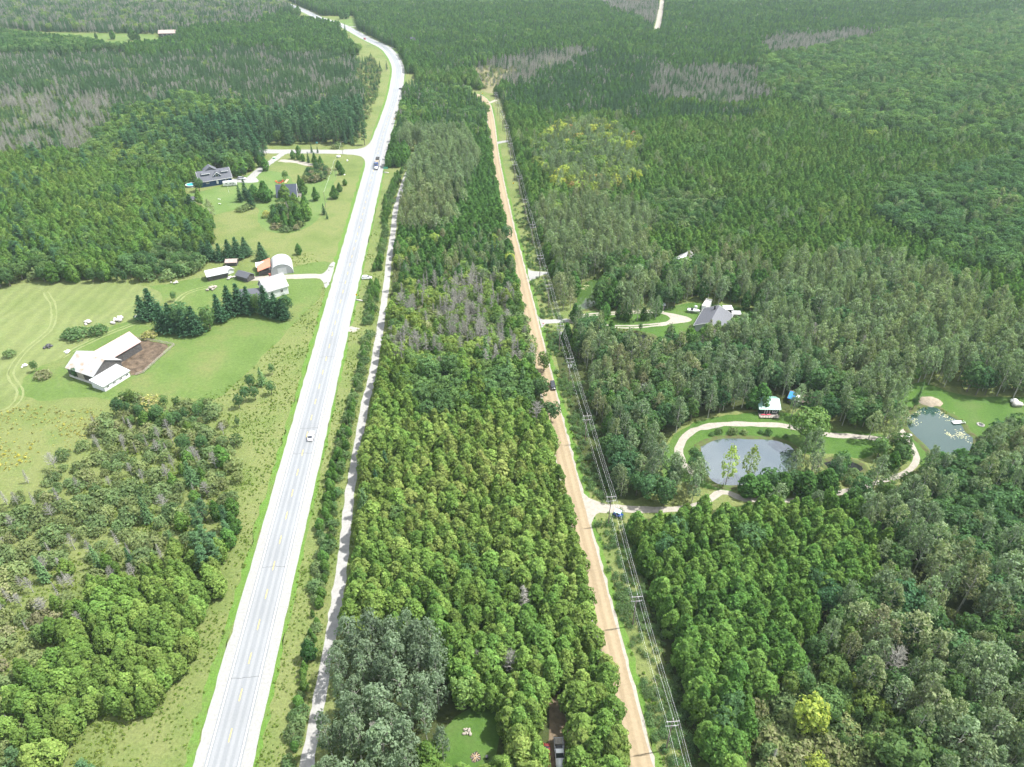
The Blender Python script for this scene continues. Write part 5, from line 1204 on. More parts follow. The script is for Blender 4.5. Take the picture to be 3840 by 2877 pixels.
# ================================================================== BUILDINGS
FOOT = []                                  # circles kept free of self-sown trees
def metal_roof(name, col, rib=0.45, rust=None, axis=0, rough=0.45):
    """ribbed sheet metal, ribs across the local x axis; rust as blotches"""
    m = mat(name, col, rough, 0.5, 0.07, 0.6); nt = m.node_tree; b = nt.nodes['Principled BSDF']; N = nt.nodes.new; L = nt.links.new
    tc = N('ShaderNodeTexCoord'); sx = N('ShaderNodeSeparateXYZ'); L(tc.outputs['Object'], sx.inputs[0])
    w = N('ShaderNodeMath'); w.operation = 'PINGPONG'; w.inputs[1].default_value = rib; L(sx.outputs[axis], w.inputs[0])
    p = N('ShaderNodeMath'); p.operation = 'POWER'; p.inputs[1].default_value = 6; d = N('ShaderNodeMath'); d.operation = 'DIVIDE'; d.inputs[1].default_value = rib
    L(w.outputs[0], d.inputs[0]); L(d.outputs[0], p.inputs[0])
    bp = N('ShaderNodeBump'); bp.inputs['Strength'].default_value = 0.6; bp.inputs['Distance'].default_value = 0.05
    L(p.outputs[0], bp.inputs['Height']); L(bp.outputs['Normal'], b.inputs['Normal'])
    if rust:
        src = b.inputs['Base Color'].links[0].from_socket
        no = N('ShaderNodeTexNoise'); no.inputs['Scale'].default_value = 0.35; no.inputs['Detail'].default_value = 6; L(tc.outputs['Object'], no.inputs['Vector'])
        r = N('ShaderNodeMapRange'); r.inputs['From Min'].default_value = 0.56; r.inputs['From Max'].default_value = 0.72; L(no.outputs['Fac'], r.inputs['Value'])
        mx = N('ShaderNodeMix'); mx.data_type = 'RGBA'; L(r.outputs['Result'], mx.inputs['Factor']); L(src, mx.inputs['A']); mx.inputs['B'].default_value = (*rust, 1)
        L(mx.outputs['Result'], b.inputs['Base Color'])
    return m
M_SHINGLE = mat('grey_shingles', (0.10,0.105,0.12), 0.85, 0.25, 0.2, 2.5)
M_NAVY = mat('navy_siding', (0.014,0.05,0.13), 0.6, 0.3, 0.08, 1.0)
M_TRIM = mat('white_trim', (0.70,0.70,0.68), 0.5, 0.3)
M_GLASS = mat('window_glass', (0.02,0.025,0.03), 0.06, 0.6)
M_SLATE = metal_roof('slate_metal', (0.05,0.06,0.088), 0.4)
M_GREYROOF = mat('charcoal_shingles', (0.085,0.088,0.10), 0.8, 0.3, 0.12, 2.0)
M_PALEROOF = mat('sunlit_shingles', (0.10,0.104,0.115), 0.42, 0.6, 0.10, 2.0)  # grey shingles with sunlight put into the colour
M_PALEMETAL = metal_roof('galvanised_roof', (0.34,0.345,0.34), 0.5, (0.36,0.22,0.13))
M_WHITEMETAL = metal_roof('white_metal_roof', (0.42,0.435,0.435), 0.5)
M_PINKMETAL = metal_roof('faded_red_roof', (0.31,0.20,0.185), 0.5)
M_RUSTMETAL = metal_roof('rusty_red_roof', (0.50,0.19,0.11), 0.5)
M_BARNBOARD = mat('weathered_boards', (0.085,0.08,0.078), 0.9, 0.1, 0.3, 1.5)
M_WOOD = mat('grey_wood', (0.30,0.27,0.23), 0.85, 0.15, 0.2, 2.0)
M_FRESHWOOD = mat('tan_wood', (0.50,0.36,0.22), 0.8, 0.15, 0.15, 2.0)
M_CONCRETE = mat('pale_concrete', (0.50,0.48,0.44), 0.85, 0.2, 0.1, 1.5)
M_GREYSIDING = mat('light_grey_siding', (0.40,0.41,0.42), 0.6, 0.3, 0.05, 1.5)
M_GREENROOF = metal_roof('sage_metal_roof', (0.20,0.36,0.30), 0.4)
M_GREENWALL = mat('dark_green_siding', (0.022,0.04,0.032), 0.7, 0.2, 0.1, 1.5)
M_BLACK = mat('black_plastic', (0.012,0.012,0.013), 0.5, 0.4)
M_BROWNROOF = mat('brown_roof', (0.34,0.27,0.24), 0.8, 0.2, 0.15, 1.0)
M_WHITEWALL = mat('white_siding', (0.60,0.61,0.61), 0.6, 0.3, 0.05, 1.0)
M_BLUETARP = mat('blue_tarp', (0.02,0.22,0.55), 0.45, 0.4, 0.15, 1.5)
M_STONE = mat('pale_stone', (0.42,0.40,0.37), 0.9, 0.15, 0.25, 1.2, bump=0.5)
M_RED = mat('red_paint', (0.55,0.035,0.025), 0.4, 0.4)
M_ORANGE = mat('orange_red_plastic', (0.75,0.09,0.04), 0.5, 0.4)
M_YELLOW = mat('yellow_plastic', (0.75,0.55,0.03), 0.5, 0.4)
M_DARKMETAL = mat('dark_metal', (0.05,0.05,0.055), 0.5, 0.4, 0.1, 2)

def window(parent, x, y, z, w, h, face='-y', t=0.08):
    """framed window on a wall; face is the wall's outward direction in local axes"""
    def q(mb, u0, v0, u1, v1, d0, d1):
        if face == '-y': mb.box(x+u0, y-d1, z+v0, x+u1, y-d0, z+v1)
        elif face == '+y': mb.box(x+u0, y+d0, z+v0, x+u1, y+d1, z+v1)
        elif face == '+x': mb.box(x+d0, y+u0, z+v0, x+d1, y+u1, z+v1)
        else: mb.box(x-d1, y+u0, z+v0, x-d0, y+u1, z+v1)
    f = MB(); e = 0.14
    q(f, -w/2-e, -h/2-e, w/2+e, -h/2, 0.005, t); q(f, -w/2-e, h/2, w/2+e, h/2+e, 0.005, t)
    q(f, -w/2-e, -h/2, -w/2, h/2, 0.005, t); q(f, w/2, -h/2, w/2+e, h/2, 0.005, t); q(f, -0.05, -h/2, 0.05, h/2, 0.005, t-0.01)
    fr = f.build('window', M_TRIM, parent)
    p = MB(); q(p, -w/2, -h/2, w/2, h/2, 0.004, 0.03); p.build('pane', M_GLASS, fr); return fr
def gable_walls(mb, L_, W_, h, rise):
    """walls of a gabled house, ridge along x"""
    x, y = L_/2, W_/2
    mb.poly([(-x,-y,0),(x,-y,0),(x,-y,h),(-x,-y,h)]); mb.poly([(x,y,0),(-x,y,0),(-x,y,h),(x,y,h)])
    mb.poly([(x,-y,0),(x,y,0),(x,y,h),(x,0,h+rise),(x,-y,h)]); mb.poly([(-x,y,0),(-x,-y,0),(-x,-y,h),(-x,0,h+rise),(-x,y,h)])
    return mb
def gable_roof(mb, L_, W_, h, rise, ov=0.45, th=0.18, x0=None, x1=None):
    x0 = -L_/2-ov if x0 is None else x0; x1 = L_/2+ov if x1 is None else x1
    k = rise/(W_/2); y = W_/2+ov; z = h-k*ov+0.03; r = h+rise+0.03
    mb.prism([(-y, z), (0, r), (0, r+th), (-y-0.02, z+th)], x0, x1); mb.prism([(0.001, r), (y, z), (y+0.02, z+th), (0.001, r+th)], x0, x1)
    return mb
def fascia(parent, L_, W_, h, rise, ov=0.45):
    """white boards along eaves and rakes"""
    k = rise/(W_/2); y = W_/2+ov; z = h-k*ov; r = h+rise; x = L_/2+ov; mb = MB()
    for s in (-1, 1):
        mb.box(-x, s*y-0.04+s*0.045, z-0.02, x, s*y+0.04+s*0.045, z+0.20)
        for e in (-1, 1):
            a = e*x+e*0.005; b = e*x+e*0.09
            mb.prism([(s*y, z-0.05), (s*0.01, r-0.05), (s*0.01, r+0.23), (s*y, z+0.23)], min(a, b), max(a, b))
    return mb.build('fascia', M_TRIM, parent)
def at(px, py, z=0.0): p = G(px, py, z); return (p.x, p.y, 0.0)

# ---- blue house
p = at(808, 686); FOOT.append((p[0], p[1]+1, 11.5))
h = thing('blue_house', 'navy blue house with grey shingled roof, dormers and white trim', 'house', (p[0], p[1], 0.9), R(29))
MB().box(-9.2,-5.2,-0.9,9.2,5.2,-0.002).build('foundation', M_NAVY, h)
gable_walls(MB(), 18.5, 10.5, 3.0, 4.4).build('wall', M_NAVY, h)
rf = gable_roof(MB(), 18.5, 10.5, 3.0, 4.4, 0.6).build('roof', M_SHINGLE, h)
fascia(h, 18.5, 10.5, 3.0, 4.4, 0.6)
# front gabled dormer (towards -y)
d = MB(); d.poly([(-0.6,-4.0,3.6),(3.4,-4.0,3.6),(3.4,-4.0,5.0),(1.4,-4.0,6.6),(-0.6,-4.0,5.0)])
d.poly([(-0.6,-4.0,3.6),(-0.6,-4.0,5.0),(-0.6,-1.0,5.0),(-0.6,-1.0,6.2)]); d.poly([(3.4,-4.0,3.6),(3.4,-1.0,6.2),(3.4,-1.0,5.0),(3.4,-4.0,5.0)])
dm = d.build('dormer', M_NAVY, h)
dr = MB()
dr.prism([(-1.1,4.68),(1.4,6.68),(1.4,6.86),(-1.12,4.86)], -4.6, 0.4, 'y'); dr.prism([(1.401,6.68),(3.9,4.68),(3.92,4.86),(1.401,6.86)], -4.6, 0.4, 'y')
dr.build('dormer_roof', M_SHINGLE, h)
tr = MB(); tr.prism([(-1.1,4.64),(1.4,6.62),(1.4,6.9),(-1.1,4.9)], -4.72, -4.61, 'y'); tr.prism([(1.401,6.62),(3.9,4.64),(3.9,4.9),(1.401,6.9)], -4.72, -4.61, 'y'); tr.build('dormer_trim', M_TRIM, h)
window(dm, 1.4, -4.0, 4.6, 1.5, 1.3)
# two shed dormers and the higher rear cross gable
for (x0, x1) in ((-7.0, -2.6), (4.6, 8.2)):
    q = MB(); q.box(x0, -2.6, 4.6, x1, -0.2, 6.35); q.build('shed_dormer', M_NAVY, h)
    q = MB(); q.prism([(-3.2,6.25),(0.6,7.15),(0.6,7.33),(-3.22,6.43)], x0-0.4, x1+0.4); q.build('shed_dormer_roof', M_SHINGLE, h)
    q = MB(); q.box(x0-0.4, -3.34, 6.2, x1+0.4, -3.23, 6.42); q.build('shed_dormer_trim', M_TRIM, h)
q = MB(); q.prism([(-5.2,6.6),(-1.2,9.3),(-1.2,9.5),(-5.22,6.8)], -0.6, 5.6, 'y'); q.prism([(-1.199,9.3),(2.8,6.6),(2.82,6.8),(-1.199,9.5)], -0.6, 5.6, 'y'); q.build('cross_roof', M_SHINGLE, h)
q = MB(); q.poly([(-4.9,-0.3,6.2),(2.5,-0.3,6.2),(2.5,-0.3,6.7),(-1.2,-0.3,9.2),(-4.9,-0.3,6.7)]); q.build('cross_gable', M_SHINGLE, h)
window(h, -5.0, -5.25, 1.7, 1.4, 1.3); window(h, 6.4, -5.25, 1.7, 1.4, 1.3)
q = MB(); q.box(0.1, -5.34, 0.02, 1.3, -5.255, 2.15); q.build('door', M_TRIM, h)
q = MB(); q.box(-2.4, -5.33, 2.2, -0.7, -5.255, 2.7); q.build('name_board', M_WOOD, h)

# ---- A-frame cottage (ridge along x, gable and deck to the right)
pa, pb = G(1032,745), G(1111,741); p = (pa+pb)/2
a = thing('a_frame_cottage', 'A-frame cottage with a dark slate-blue roof and white gable deck', 'house', (p.x, p.y+4.6, 0), heading(pa, pb))
FOOT.append((p.x, p.y+4.6, 9))
L_ = (pb-pa).length; W_ = 9.2; Hh = 6.6
q = MB(); q.prism([(-W_/2,0.15),(0,Hh),(0,Hh+0.2),(-W_/2-0.12,0.3)], -L_/2, L_/2); q.prism([(0.001,Hh),(W_/2,0.15),(W_/2+0.12,0.3),(0.001,Hh+0.2)], -L_/2, L_/2)
q.build('roof', M_SLATE, a)
q = MB()
MB().poly([(-L_/2+0.5,-W_/2+0.3,0.1),(-L_/2+0.5,W_/2-0.3,0.1),(-L_/2+0.5,0,Hh-0.35)]).build('gable_wall', M_WHITEWALL, a)
q.poly([(L_/2-0.9,-W_/2+0.3,0.1),(L_/2-0.9,W_/2-0.3,0.1),(L_/2-0.9,0,Hh-0.35)])
wl = q.build('gable_wall', M_WHITEWALL, a)
q = MB()
for s in (-1, 1): q.prism([(s*(W_/2+0.14),0.1),(s*0.001,Hh+0.22),(s*0.001,Hh-0.15),(s*(W_/2-0.15),0.1)], L_/2+0.005, L_/2+0.14)
q.build('bargeboard', M_TRIM, a)
for (y, z, w, hh) in ((-1.5,1.7,1.5,1.6),(1.5,1.7,1.5,1.6),(0,4.2,1.6,1.2)): window(wl, L_/2-0.9, y, z, w, hh, '+x')
dk = MB(); dk.box(L_/2+0.16, -3.4, 0.55, L_/2+2.9, 3.4, 0.75); dk = dk.build('deck', M_WOOD, a)
q = MB()
for y in np.linspace(-3.35, 3.35, 9): q.box(L_/2+2.78, y-0.05, 0.755, L_/2+2.88, y+0.05, 1.75)
q.box(L_/2+2.76, -3.4, 1.755, L_/2+2.9, 3.4, 1.86); q.box(L_/2+0.3, -3.4, 1.755, L_/2+2.755, -3.28, 1.86); q.box(L_/2+0.3, 3.28, 1.755, L_/2+2.755, 3.4, 1.86)
q.build('railing', M_TRIM, dk)
q = MB()
for k in range(4): q.box(L_/2+1.2, -3.41-0.3*(k+1), 0.40-0.13*k-0.05, L_/2+2.4, -3.41-0.3*k, 0.40-0.13*k)
q.build('stairs', M_WOOD, dk)

# ---- barn with its wing and lean-to
p = at(345, 1420); FOOT.append((p[0]+1, p[1]+7, 15))
b = thing('barn', 'weathered grey barn with pale metal roofs and a low white lean-to', 'barn', (p[0], p[1]+4.0, 0), R(-25))
gable_walls(MB(), 14, 12, 4.0, 3.6).build('wall', M_BARNBOARD, b)
gable_roof(MB(), 14, 12, 4.0, 3.6, 0.4).build('roof', M_PALEMETAL, b)
q = MB(); q.box(-6.9, -6.2, 0, 6.9, -5.95, 0.9); q.build('foundation', M_CONCRETE, b)
q = MB(); x0, x1, yb = -7.02, 2.5, 19.0                            # rear wing, ridge along y
q.poly([(x0,5,0),(x0,yb,0),(x0,yb,3.8),(x0,5,3.8)]); q.poly([(x1,5,0),(x1,5,3.8),(x1,yb,3.8),(x1,yb,0)]); xm = (x0+x1)/2
q.poly([(x0,yb,0),(x1,yb,0),(x1,yb,3.8),(xm,yb,6.9),(x0,yb,3.8)]); q.build('wing_wall', M_BARNBOARD, b)
q = MB(); q.prism([(x0-0.4,3.58),(xm,6.94),(xm,7.12),(x0-0.42,3.76)], -1.0, yb+0.4, 'y'); q.prism([(xm+0.001,6.94),(x1+0.4,3.58),(x1+0.42,3.76),(xm+0.001,7.12)], -1.0, yb+0.4, 'y'); q.build('wing_roof', M_PINKMETAL, b)
q = MB(); q.box(7.02, -7.5, 0, 13.5, 3.5, 2.3); q.build('lean_to_wall', M_WHITEWALL, b)
q = MB(); q.prism([(7.03,3.45),(13.9,2.35),(13.92,2.5),(7.03,3.62)], -8.0, 4.0, 'y'); q.build('lean_to_roof', M_WHITEMETAL, b)
for k in range(4): window(b, 13.5, -6+2.8*k, 1.4, 1.0, 0.7, '+x')
q = MB(); q.box(-2, -6.12, 0.95, 1.5, -6.005, 3.4); q.build('barn_door', M_WOOD, b)
# cupola-like lightning post and rails are too small to see; yard fence follows
fpts = [G(*q) for q in [(455,1270),(520,1274),(600,1286),(655,1297),(600,1345),(540,1400),(510,1410)]]
fn = thing('yard_fence', 'weathered rail fence around the brown barnyard', 'fence', (fpts[0].x, fpts[0].y, 0))
o0 = fpts[0]
for u, v in zip(fpts[:-1], fpts[1:]):
    n = max(1, int((v-u).length/3.2))
    for k in range(n):
        c = u.lerp(v, k/n)-o0; e = u.lerp(v, (k+1)/n)-o0
        MB().tube((c.x, c.y, -0.1), (c.x, c.y, 1.35), 0.09, 0.08, 6).build('post', M_WOOD, fn)
        r = MB()
        for z in (0.5, 0.85, 1.2): r.tube((c.x, c.y, z), (e.x, e.y, z), 0.06, None, 4)
        r.build('rails', M_WOOD, fn)

# ---- farmhouse and sheds along the lane
def house(name, label, px, py, rz, L_, W_, h_, rise, wall, roof, cat='house', foot=None, wins=(), trim=True, ov=0.4, door=None):
    p = at(px, py); o = thing(name, label, cat, p, rz); FOOT.append((p[0], p[1], foot or max(L_, W_)*0.62))
    gable_walls(MB(), L_, W_, h_, rise).build('wall', wall, o); gable_roof(MB(), L_, W_, h_, rise, ov).build('roof', roof, o)
    if trim: fascia(o, L_, W_, h_, rise, ov)
    for wd in wins: window(o, *wd)
    if door: q = MB(); q.box(*door); q.build('door', M_TRIM, o)
    return o
f = house('farmhouse', 'white farmhouse with a steep light grey roof behind the windbreak', 1030, 1100, R(38), 10, 8.5, 4.2, 4.2, M_WHITEWALL, M_PALEROOF, wins=[(-2.5,-4.25,2.3,1.1,1.3),(2.0,-4.25,2.3,1.1,1.3),(5.0,0,2.6,1.1,1.4,'+x')])
q = MB(); gable_walls(q, 11, 6, 2.6, 1.8); w = q.build('wing_wall', M_WHITEWALL, f); w.location = (-9.5, 2.0, 0); w.rotation_euler = (0, 0, R(-30))
q = MB(); gable_roof(q, 11, 6, 2.6, 1.8, 0.4); w2 = q.build('wing_roof', M_SHINGLE, f); w2.location = (-9.5, 2.0, 0); w2.rotation_euler = (0, 0, R(-30))
MB().box(-0.5, 0.6, 7.6, 0.3, 1.4, 9.4).build('chimney', mat('brick_red', (0.30,0.10,0.07), 0.9, 0.1, 0.15, 4), f)
# arched drive shed with a rusty lean-to
p = at(1058, 1010); FOOT.append((p[0], p[1], 10)); s = thing('quonset_shed', 'pale arched metal shed with a rusty red side roof by the farm lane', 'shed', p, R(18))
prof = [(5*math.cos(math.pi*k/14), 5.2*math.sin(math.pi*k/14)**0.8) for k in range(15)]
q = MB(); outer = [(x*1.03, z+0.12) for x, z in prof]
q.prism(prof+outer[::-1], -6, 6, 'y'); q.build('arched_roof', M_WHITEMETAL, s)
for yy in (-5.6, 5.6): MB().poly([(x, yy, z) for x, z in prof]).build('end_wall', M_GREYSIDING, s)
q = MB(); q.box(-2.0, -5.72, 0.01, 2.0, -5.61, 3.2); q.build('sliding_door', M_WHITEWALL, s)
q = MB(); q.box(-10.5, -4.5, 0, -5.1, 4.5, 2.5); q.build('side_wall', M_BARNBOARD, s)
q = MB(); q.prism([(-10.9,2.55),(-4.75,4.3),(-4.75,4.45),(-10.92,2.7)], -5, 5, 'y'); q.build('side_roof', M_RUSTMETAL, s)
house('tool_shed', 'small pale shed at the left end of the quonset', 985, 1008, R(18), 4.5, 4.5, 2.3, 1.2, M_WHITEWALL, M_WHITEMETAL, 'shed', 4)
house('grey_shed', 'weathered grey shed at the end of the farm lane', 922, 1046, R(-28), 7, 4.5, 2.2, 1.3, M_BARNBOARD, M_GREYROOF, 'shed', 5, trim=False)
house('cart_shed', 'pale roofed open shed on the farm grass', 815, 1040, R(30), 9, 5.5, 2.6, 1.8, M_BARNBOARD, M_WHITEMETAL, 'shed', 6, trim=False)
house('hen_house', 'tiny white roofed hut above the farm lane', 860, 1022, R(-40), 3.5, 3.0, 1.8, 0.9, M_WHITEWALL, M_WHITEMETAL, 'shed', 3, trim=False)
house('brown_shed', 'low brown roofed shed at the edge of the pine clump', 872, 992, R(5), 5, 3.5, 1.9, 0.9, M_BARNBOARD, M_BROWNROOF, 'shed', 4, trim=False)

# ---- garden shed by the blue house
house('garden_shed', 'small grey-roofed garden shed at the lawn edge', 722, 757, R(15), 3.6, 3.0, 2.0, 1.0, M_GREYSIDING, M_GREYROOF, 'shed', 3)

# ---- grey-roofed house on the right with its outbuildings
pa, pb = G(2600, 1222), G(2702, 1168)
o = thing('grey_house', 'pale grey house with a low grey roof, sunlit slope painted paler, among poplars', 'house', (0, 0, 0), 0)
c = G(2672, 1222); FOOT.append((c.x, c.y, 11)); o.location = (c.x, c.y, 0); o.rotation_euler = (0, 0, R(63))
gable_walls(MB(), 15, 11.4, 2.9, 2.63).build('wall', M_GREYSIDING, o)
k = 2.63/5.7; ov = 0.6; y = 5.7+ov; z = 2.9-k*ov+0.03
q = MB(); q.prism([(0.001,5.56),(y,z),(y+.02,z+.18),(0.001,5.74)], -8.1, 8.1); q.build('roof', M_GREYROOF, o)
q = MB(); q.prism([(-y,z),(0,5.56),(0,5.74),(-y-.02,z+.18)], -8.1, 8.1); q.build('roof', M_PALEROOF, o)  # sun-facing slope: the light is put into its paler shingles
fascia(o, 15, 11.4, 2.9, 2.63, 0.6)
MB().box(4.5, 0.8, 5.0, 5.2, 1.5, 6.9).build('chimney', M_DARKMETAL, o)
window(o, -7.5, -3.0, 1.6, 1.4, 1.2, '-x'); window(o, -7.5, 2.5, 1.6, 1.4, 1.2, '-x'); window(o, -3.0, 5.7, 1.6, 1.4, 1.2, '+y')
q = MB(); q.tube((-7.7,-6.2,0),(-7.7,-6.2,2.5),0.06,None,5); q.build('downpipe', M_TRIM, o)
p = at(2648, 1158); FOOT.append((p[0], p[1], 5))
t = thing('storage_box', 'white box trailer with a stained roof behind the grey house', 'trailer', p, R(62))
MB().box(-3.6,-1.3,0.35,3.6,1.3,2.95).build('box_body', mat('stained_white_box', (0.66,0.68,0.66), 0.6, 0.3, 0.1, 0.9), t)
MB().box(-3.66,-1.36,2.955,3.66,1.36,3.08).build('roof', mat('stained_box_roof', (0.42,0.36,0.30), 0.8, 0.2, 0.0, 0.8, col2=(0.72,0.72,0.69)), t)
q = MB(); q.box(-3.63,-1.1,0.5,-3.605,-0.05,2.8); q.build('door', M_TRIM, t); q = MB(); q.box(-3.63,0.05,0.5,-3.605,1.1,2.8); q.build('door', M_TRIM, t)
for sx in (-1.2, 1.2):
    for sy in (-1.1, 1.1): MB().tube((sx,sy-0.12,0.35),(sx,sy+0.12,0.35),0.35,None,10).build('wheel', M_BLACK, t)
def shed_roofed(name, label, px, py, rz, L_, W_, h_, wall, roof, drop=0.4):
    p = at(px, py); o = thing(name, label, 'shed', p, rz); FOOT.append((p[0], p[1], max(L_, W_)*0.7))
    q = MB(); q.prism([(-W_/2,0),(W_/2,0),(W_/2,h_+drop),(-W_/2,h_)], -L_/2, L_/2); q.build('wall', wall, o)
    q = MB(); q.prism([(-W_/2-.3,h_-0.02),(W_/2+.3,h_+drop+.06),(W_/2+.3,h_+drop+.18),(-W_/2-.3,h_+0.12)], -L_/2-.25, L_/2+.25); q.build('roof', roof, o)
    q = MB(); q.box(-0.5, -W_/2-0.05, 0.02, 0.45, -W_/2-0.004, min(1.9, h_-0.2)); q.build('door', M_WOOD, o); return o
shed_roofed('black_hut', 'black hut with a white roof right of the grey house', 2726, 1172, R(4), 3.6, 2.6, 2.1, M_BLACK, M_WHITEMETAL)
shed_roofed('plank_hut', 'low plank hut with a pale roof on the green lawn', 2759, 1184, R(-5), 3.4, 2.4, 1.3, M_WOOD, M_PALEMETAL, 0.2)
shed_roofed('privy', 'narrow grey privy with a white roof beside the turning pad', 2485, 1160, R(0), 1.5, 1.5, 2.3, mat('blue_grey_boards', (0.06,0.075,0.10), 0.8, 0.2), M_WHITEMETAL, 0.15)
house('hidden_cottage', 'cottage with a pale grey roof half hidden in the cedars', 2560, 998, R(50), 11, 8, 3.0, 3.0, M_GREYSIDING, M_PALEMETAL, foot=6)
shed_roofed('small_white_hut', 'small white-roofed hut among trees above the grey house', 2703, 1052, R(15), 3.2, 2.4, 2.1, M_GREYSIDING, M_WHITEMETAL)

# ---- green-roofed cabin by the pond
p = at(2872, 1532); FOOT.append((p[0], p[1], 7)); o = thing('green_cabin', 'dark green cabin with a sage metal roof beside the big pond', 'cabin', p, R(-2))
gable_walls(MB(), 6.6, 7.0, 2.5, 1.7).build('wall', M_GREENWALL, o)
gable_roof(MB(), 6.6, 7.0, 2.5, 1.7, 0.5).build('roof', M_GREENROOF, o)
window(o, 1.9, -3.5, 1.5, 1.3, 0.9); q = MB(); q.box(-1.6,-3.6,0.05,0.2,-3.505,2.1); q.build('door', M_TRIM, o); q = MB(); q.box(-1.45,-3.64,0.2,-0.85,-3.605,2.0); q.box(-0.6,-3.64,0.2,0.05,-3.605,2.0); q.build('door_glass', M_GLASS, o)
dk = MB(); dk.box(-3.6,-5.9,0.25,3.0,-3.52,0.4); dk = dk.build('deck', M_WOOD, o)
q = MB()
for x in np.linspace(-3.5, 2.9, 8): q.box(x-.05,-5.88,0.405,x+.05,-5.78,1.2)
q.box(-3.6,-5.9,1.205,3.0,-5.76,1.3); q.build('railing', M_WOOD, dk)
MB().tube((3.9,-2.0,0),(3.9,-2.0,3.2),0.09,None,6).build('stove_pipe', M_TRIM, o)
p = at(3012, 1512); FOOT.append((p[0], p[1], 6)); o = thing('tarp_shed', 'old brown shed with a blue and white tarp on its roof', 'shed', p, R(-32))
gable_walls(MB(), 10, 5, 2.0, 1.1).build('wall', M_BARNBOARD, o); gable_roof(MB(), 10, 5, 2.0, 1.1, 0.4).build('roof', mat('mossy_roof', (0.11,0.095,0.075), 0.9, 0.1, 0.25, 1), o)
q = MB(); q.prism([(-2.95,2.02),(-0.05,3.36),(-0.05,3.39),(-2.95,2.05)], -5.2, -2.8); q.build('tarp', M_BLUETARP, o); q = MB(); q.prism([(-2.95,2.02),(-0.05,3.36),(-0.05,3.39),(-2.95,2.05)], -2.79, -1.2); q.build('tarp', M_TRIM, o)

# ---- far houses
house('far_house', 'far house with a brown roof beside the left meadow', 632, 136, R(8), 20, 10, 4, 3, M_BARNBOARD, M_BROWNROOF, foot=10, trim=False, wins=[(-5,-5,2,1.5,1.3),(0,-5,2,1.5,1.3),(5,-5,2,1.5,1.3)])
house('white_farmhouse', 'white house peeping out of the far left wood', 842, 128, R(70), 12, 9, 5, 3, M_WHITEWALL, M_PALEMETAL, foot=8, trim=False, wins=[(-3,-4.5,2.5,1.3,1.4),(3,-4.5,2.5,1.3,1.4)])
house('roadside_house', 'white house beside the far bend of the highway', 1555, 172, R(-55), 13, 9, 5, 3.5, M_WHITEWALL, M_GREYROOF, foot=9, trim=False, wins=[(-3,-4.5,2.5,1.3,1.4),(3,-4.5,2.5,1.3,1.4)])

# ================================================================== POWER LINE
M_POLE = mat('weathered_pole', (0.20,0.17,0.14), 0.9, 0.1, 0.2, 2.0)
M_ARM = mat('grey_crossarm', (0.36,0.35,0.33), 0.8, 0.2, 0.15, 2.0)
M_WIRE = mat('aluminium_wire', (0.75,0.75,0.75), 0.6, 0.5)  # white glints on the wires put into a pale even colour
M_CAN = mat('transformer_grey', (0.55,0.56,0.56), 0.5, 0.4)
M_INS = mat('insulator', (0.70,0.70,0.68), 0.3, 0.5)
TOPS = [(2700,3350),(2524,2697),(2390,2230),(2293,1856),(2202,1553),(2138,1338),(2101,1216),(2059,1063),(2026,953),(1997,837),(1970,743),(1949,657),(1929,604),(1914,535),(1900,467),(1884,430),(1866,376),(1859,345)]
PH = 12.0
pole_at = [G(x, y, PH) for x, y in TOPS]
pole_at = [Vector((p.x, p.y, 0)) for p in pole_at]
ORD = ['nearest', 'second', 'third', 'fourth', 'fifth', 'sixth', 'seventh', 'eighth', 'ninth', 'tenth', 'eleventh', 'twelfth', 'thirteenth', 'fourteenth', 'fifteenth', 'sixteenth', 'farthest']
for i, p in enumerate(pole_at):
    if i == 0: continue
    a = pole_at[i-1]; b = pole_at[min(i+1, len(pole_at)-1)]
    t = thing('power_pole', '%s double-crossarm power pole, counted up the dirt road from the bottom' % ORD[i-1], 'power pole', (p.x, p.y, 0), heading(a, b)-math.pi/2, 'power poles beside the dirt road')
    MB().tube((0,0,-0.4),(0,0,PH),0.17,0.11,8).build('pole', M_POLE, t)
    for z, w in ((11.35, 1.35), (9.75, 1.35)):
        m = MB(); m.box(-w, -0.20, z-0.07, w, -0.09, z+0.09); m.tube((-0.7,-0.15,z-0.02),(0,-0.13,z-0.65),0.025,None,4); m.tube((0.7,-0.15,z-0.02),(0,-0.13,z-0.65),0.025,None,4)
        arm = m.build('crossarm', M_ARM, t)
        for x in (-w+0.1, w-0.1): MB().tube((x,-0.15,z+0.09),(x,-0.15,z+0.36),0.07,0.05,6).build('insulator', M_INS, arm)
    MB().tube((0,0,PH),(0,0,PH+0.3),0.08,0.05,6).build('insulator', M_INS, t)
    if i in (5, 6):
        for s in ((-0.45, 0.45) if i == 5 else (0.42,)):
            m = MB(); m.tube((s,-0.2,7.6),(s,-0.2,8.6),0.24,None,10); m.tube((s,-0.2,8.6),(s,-0.2,8.85),0.05,None,5); m.build('transformer', M_CAN, t)
names = [('upper left', -1.25, 11.72), ('topmost', 0.0, 12.3), ('upper right', 1.25, 11.72), ('lower left', -1.25, 10.12), ('lower right', 1.25, 10.12)]
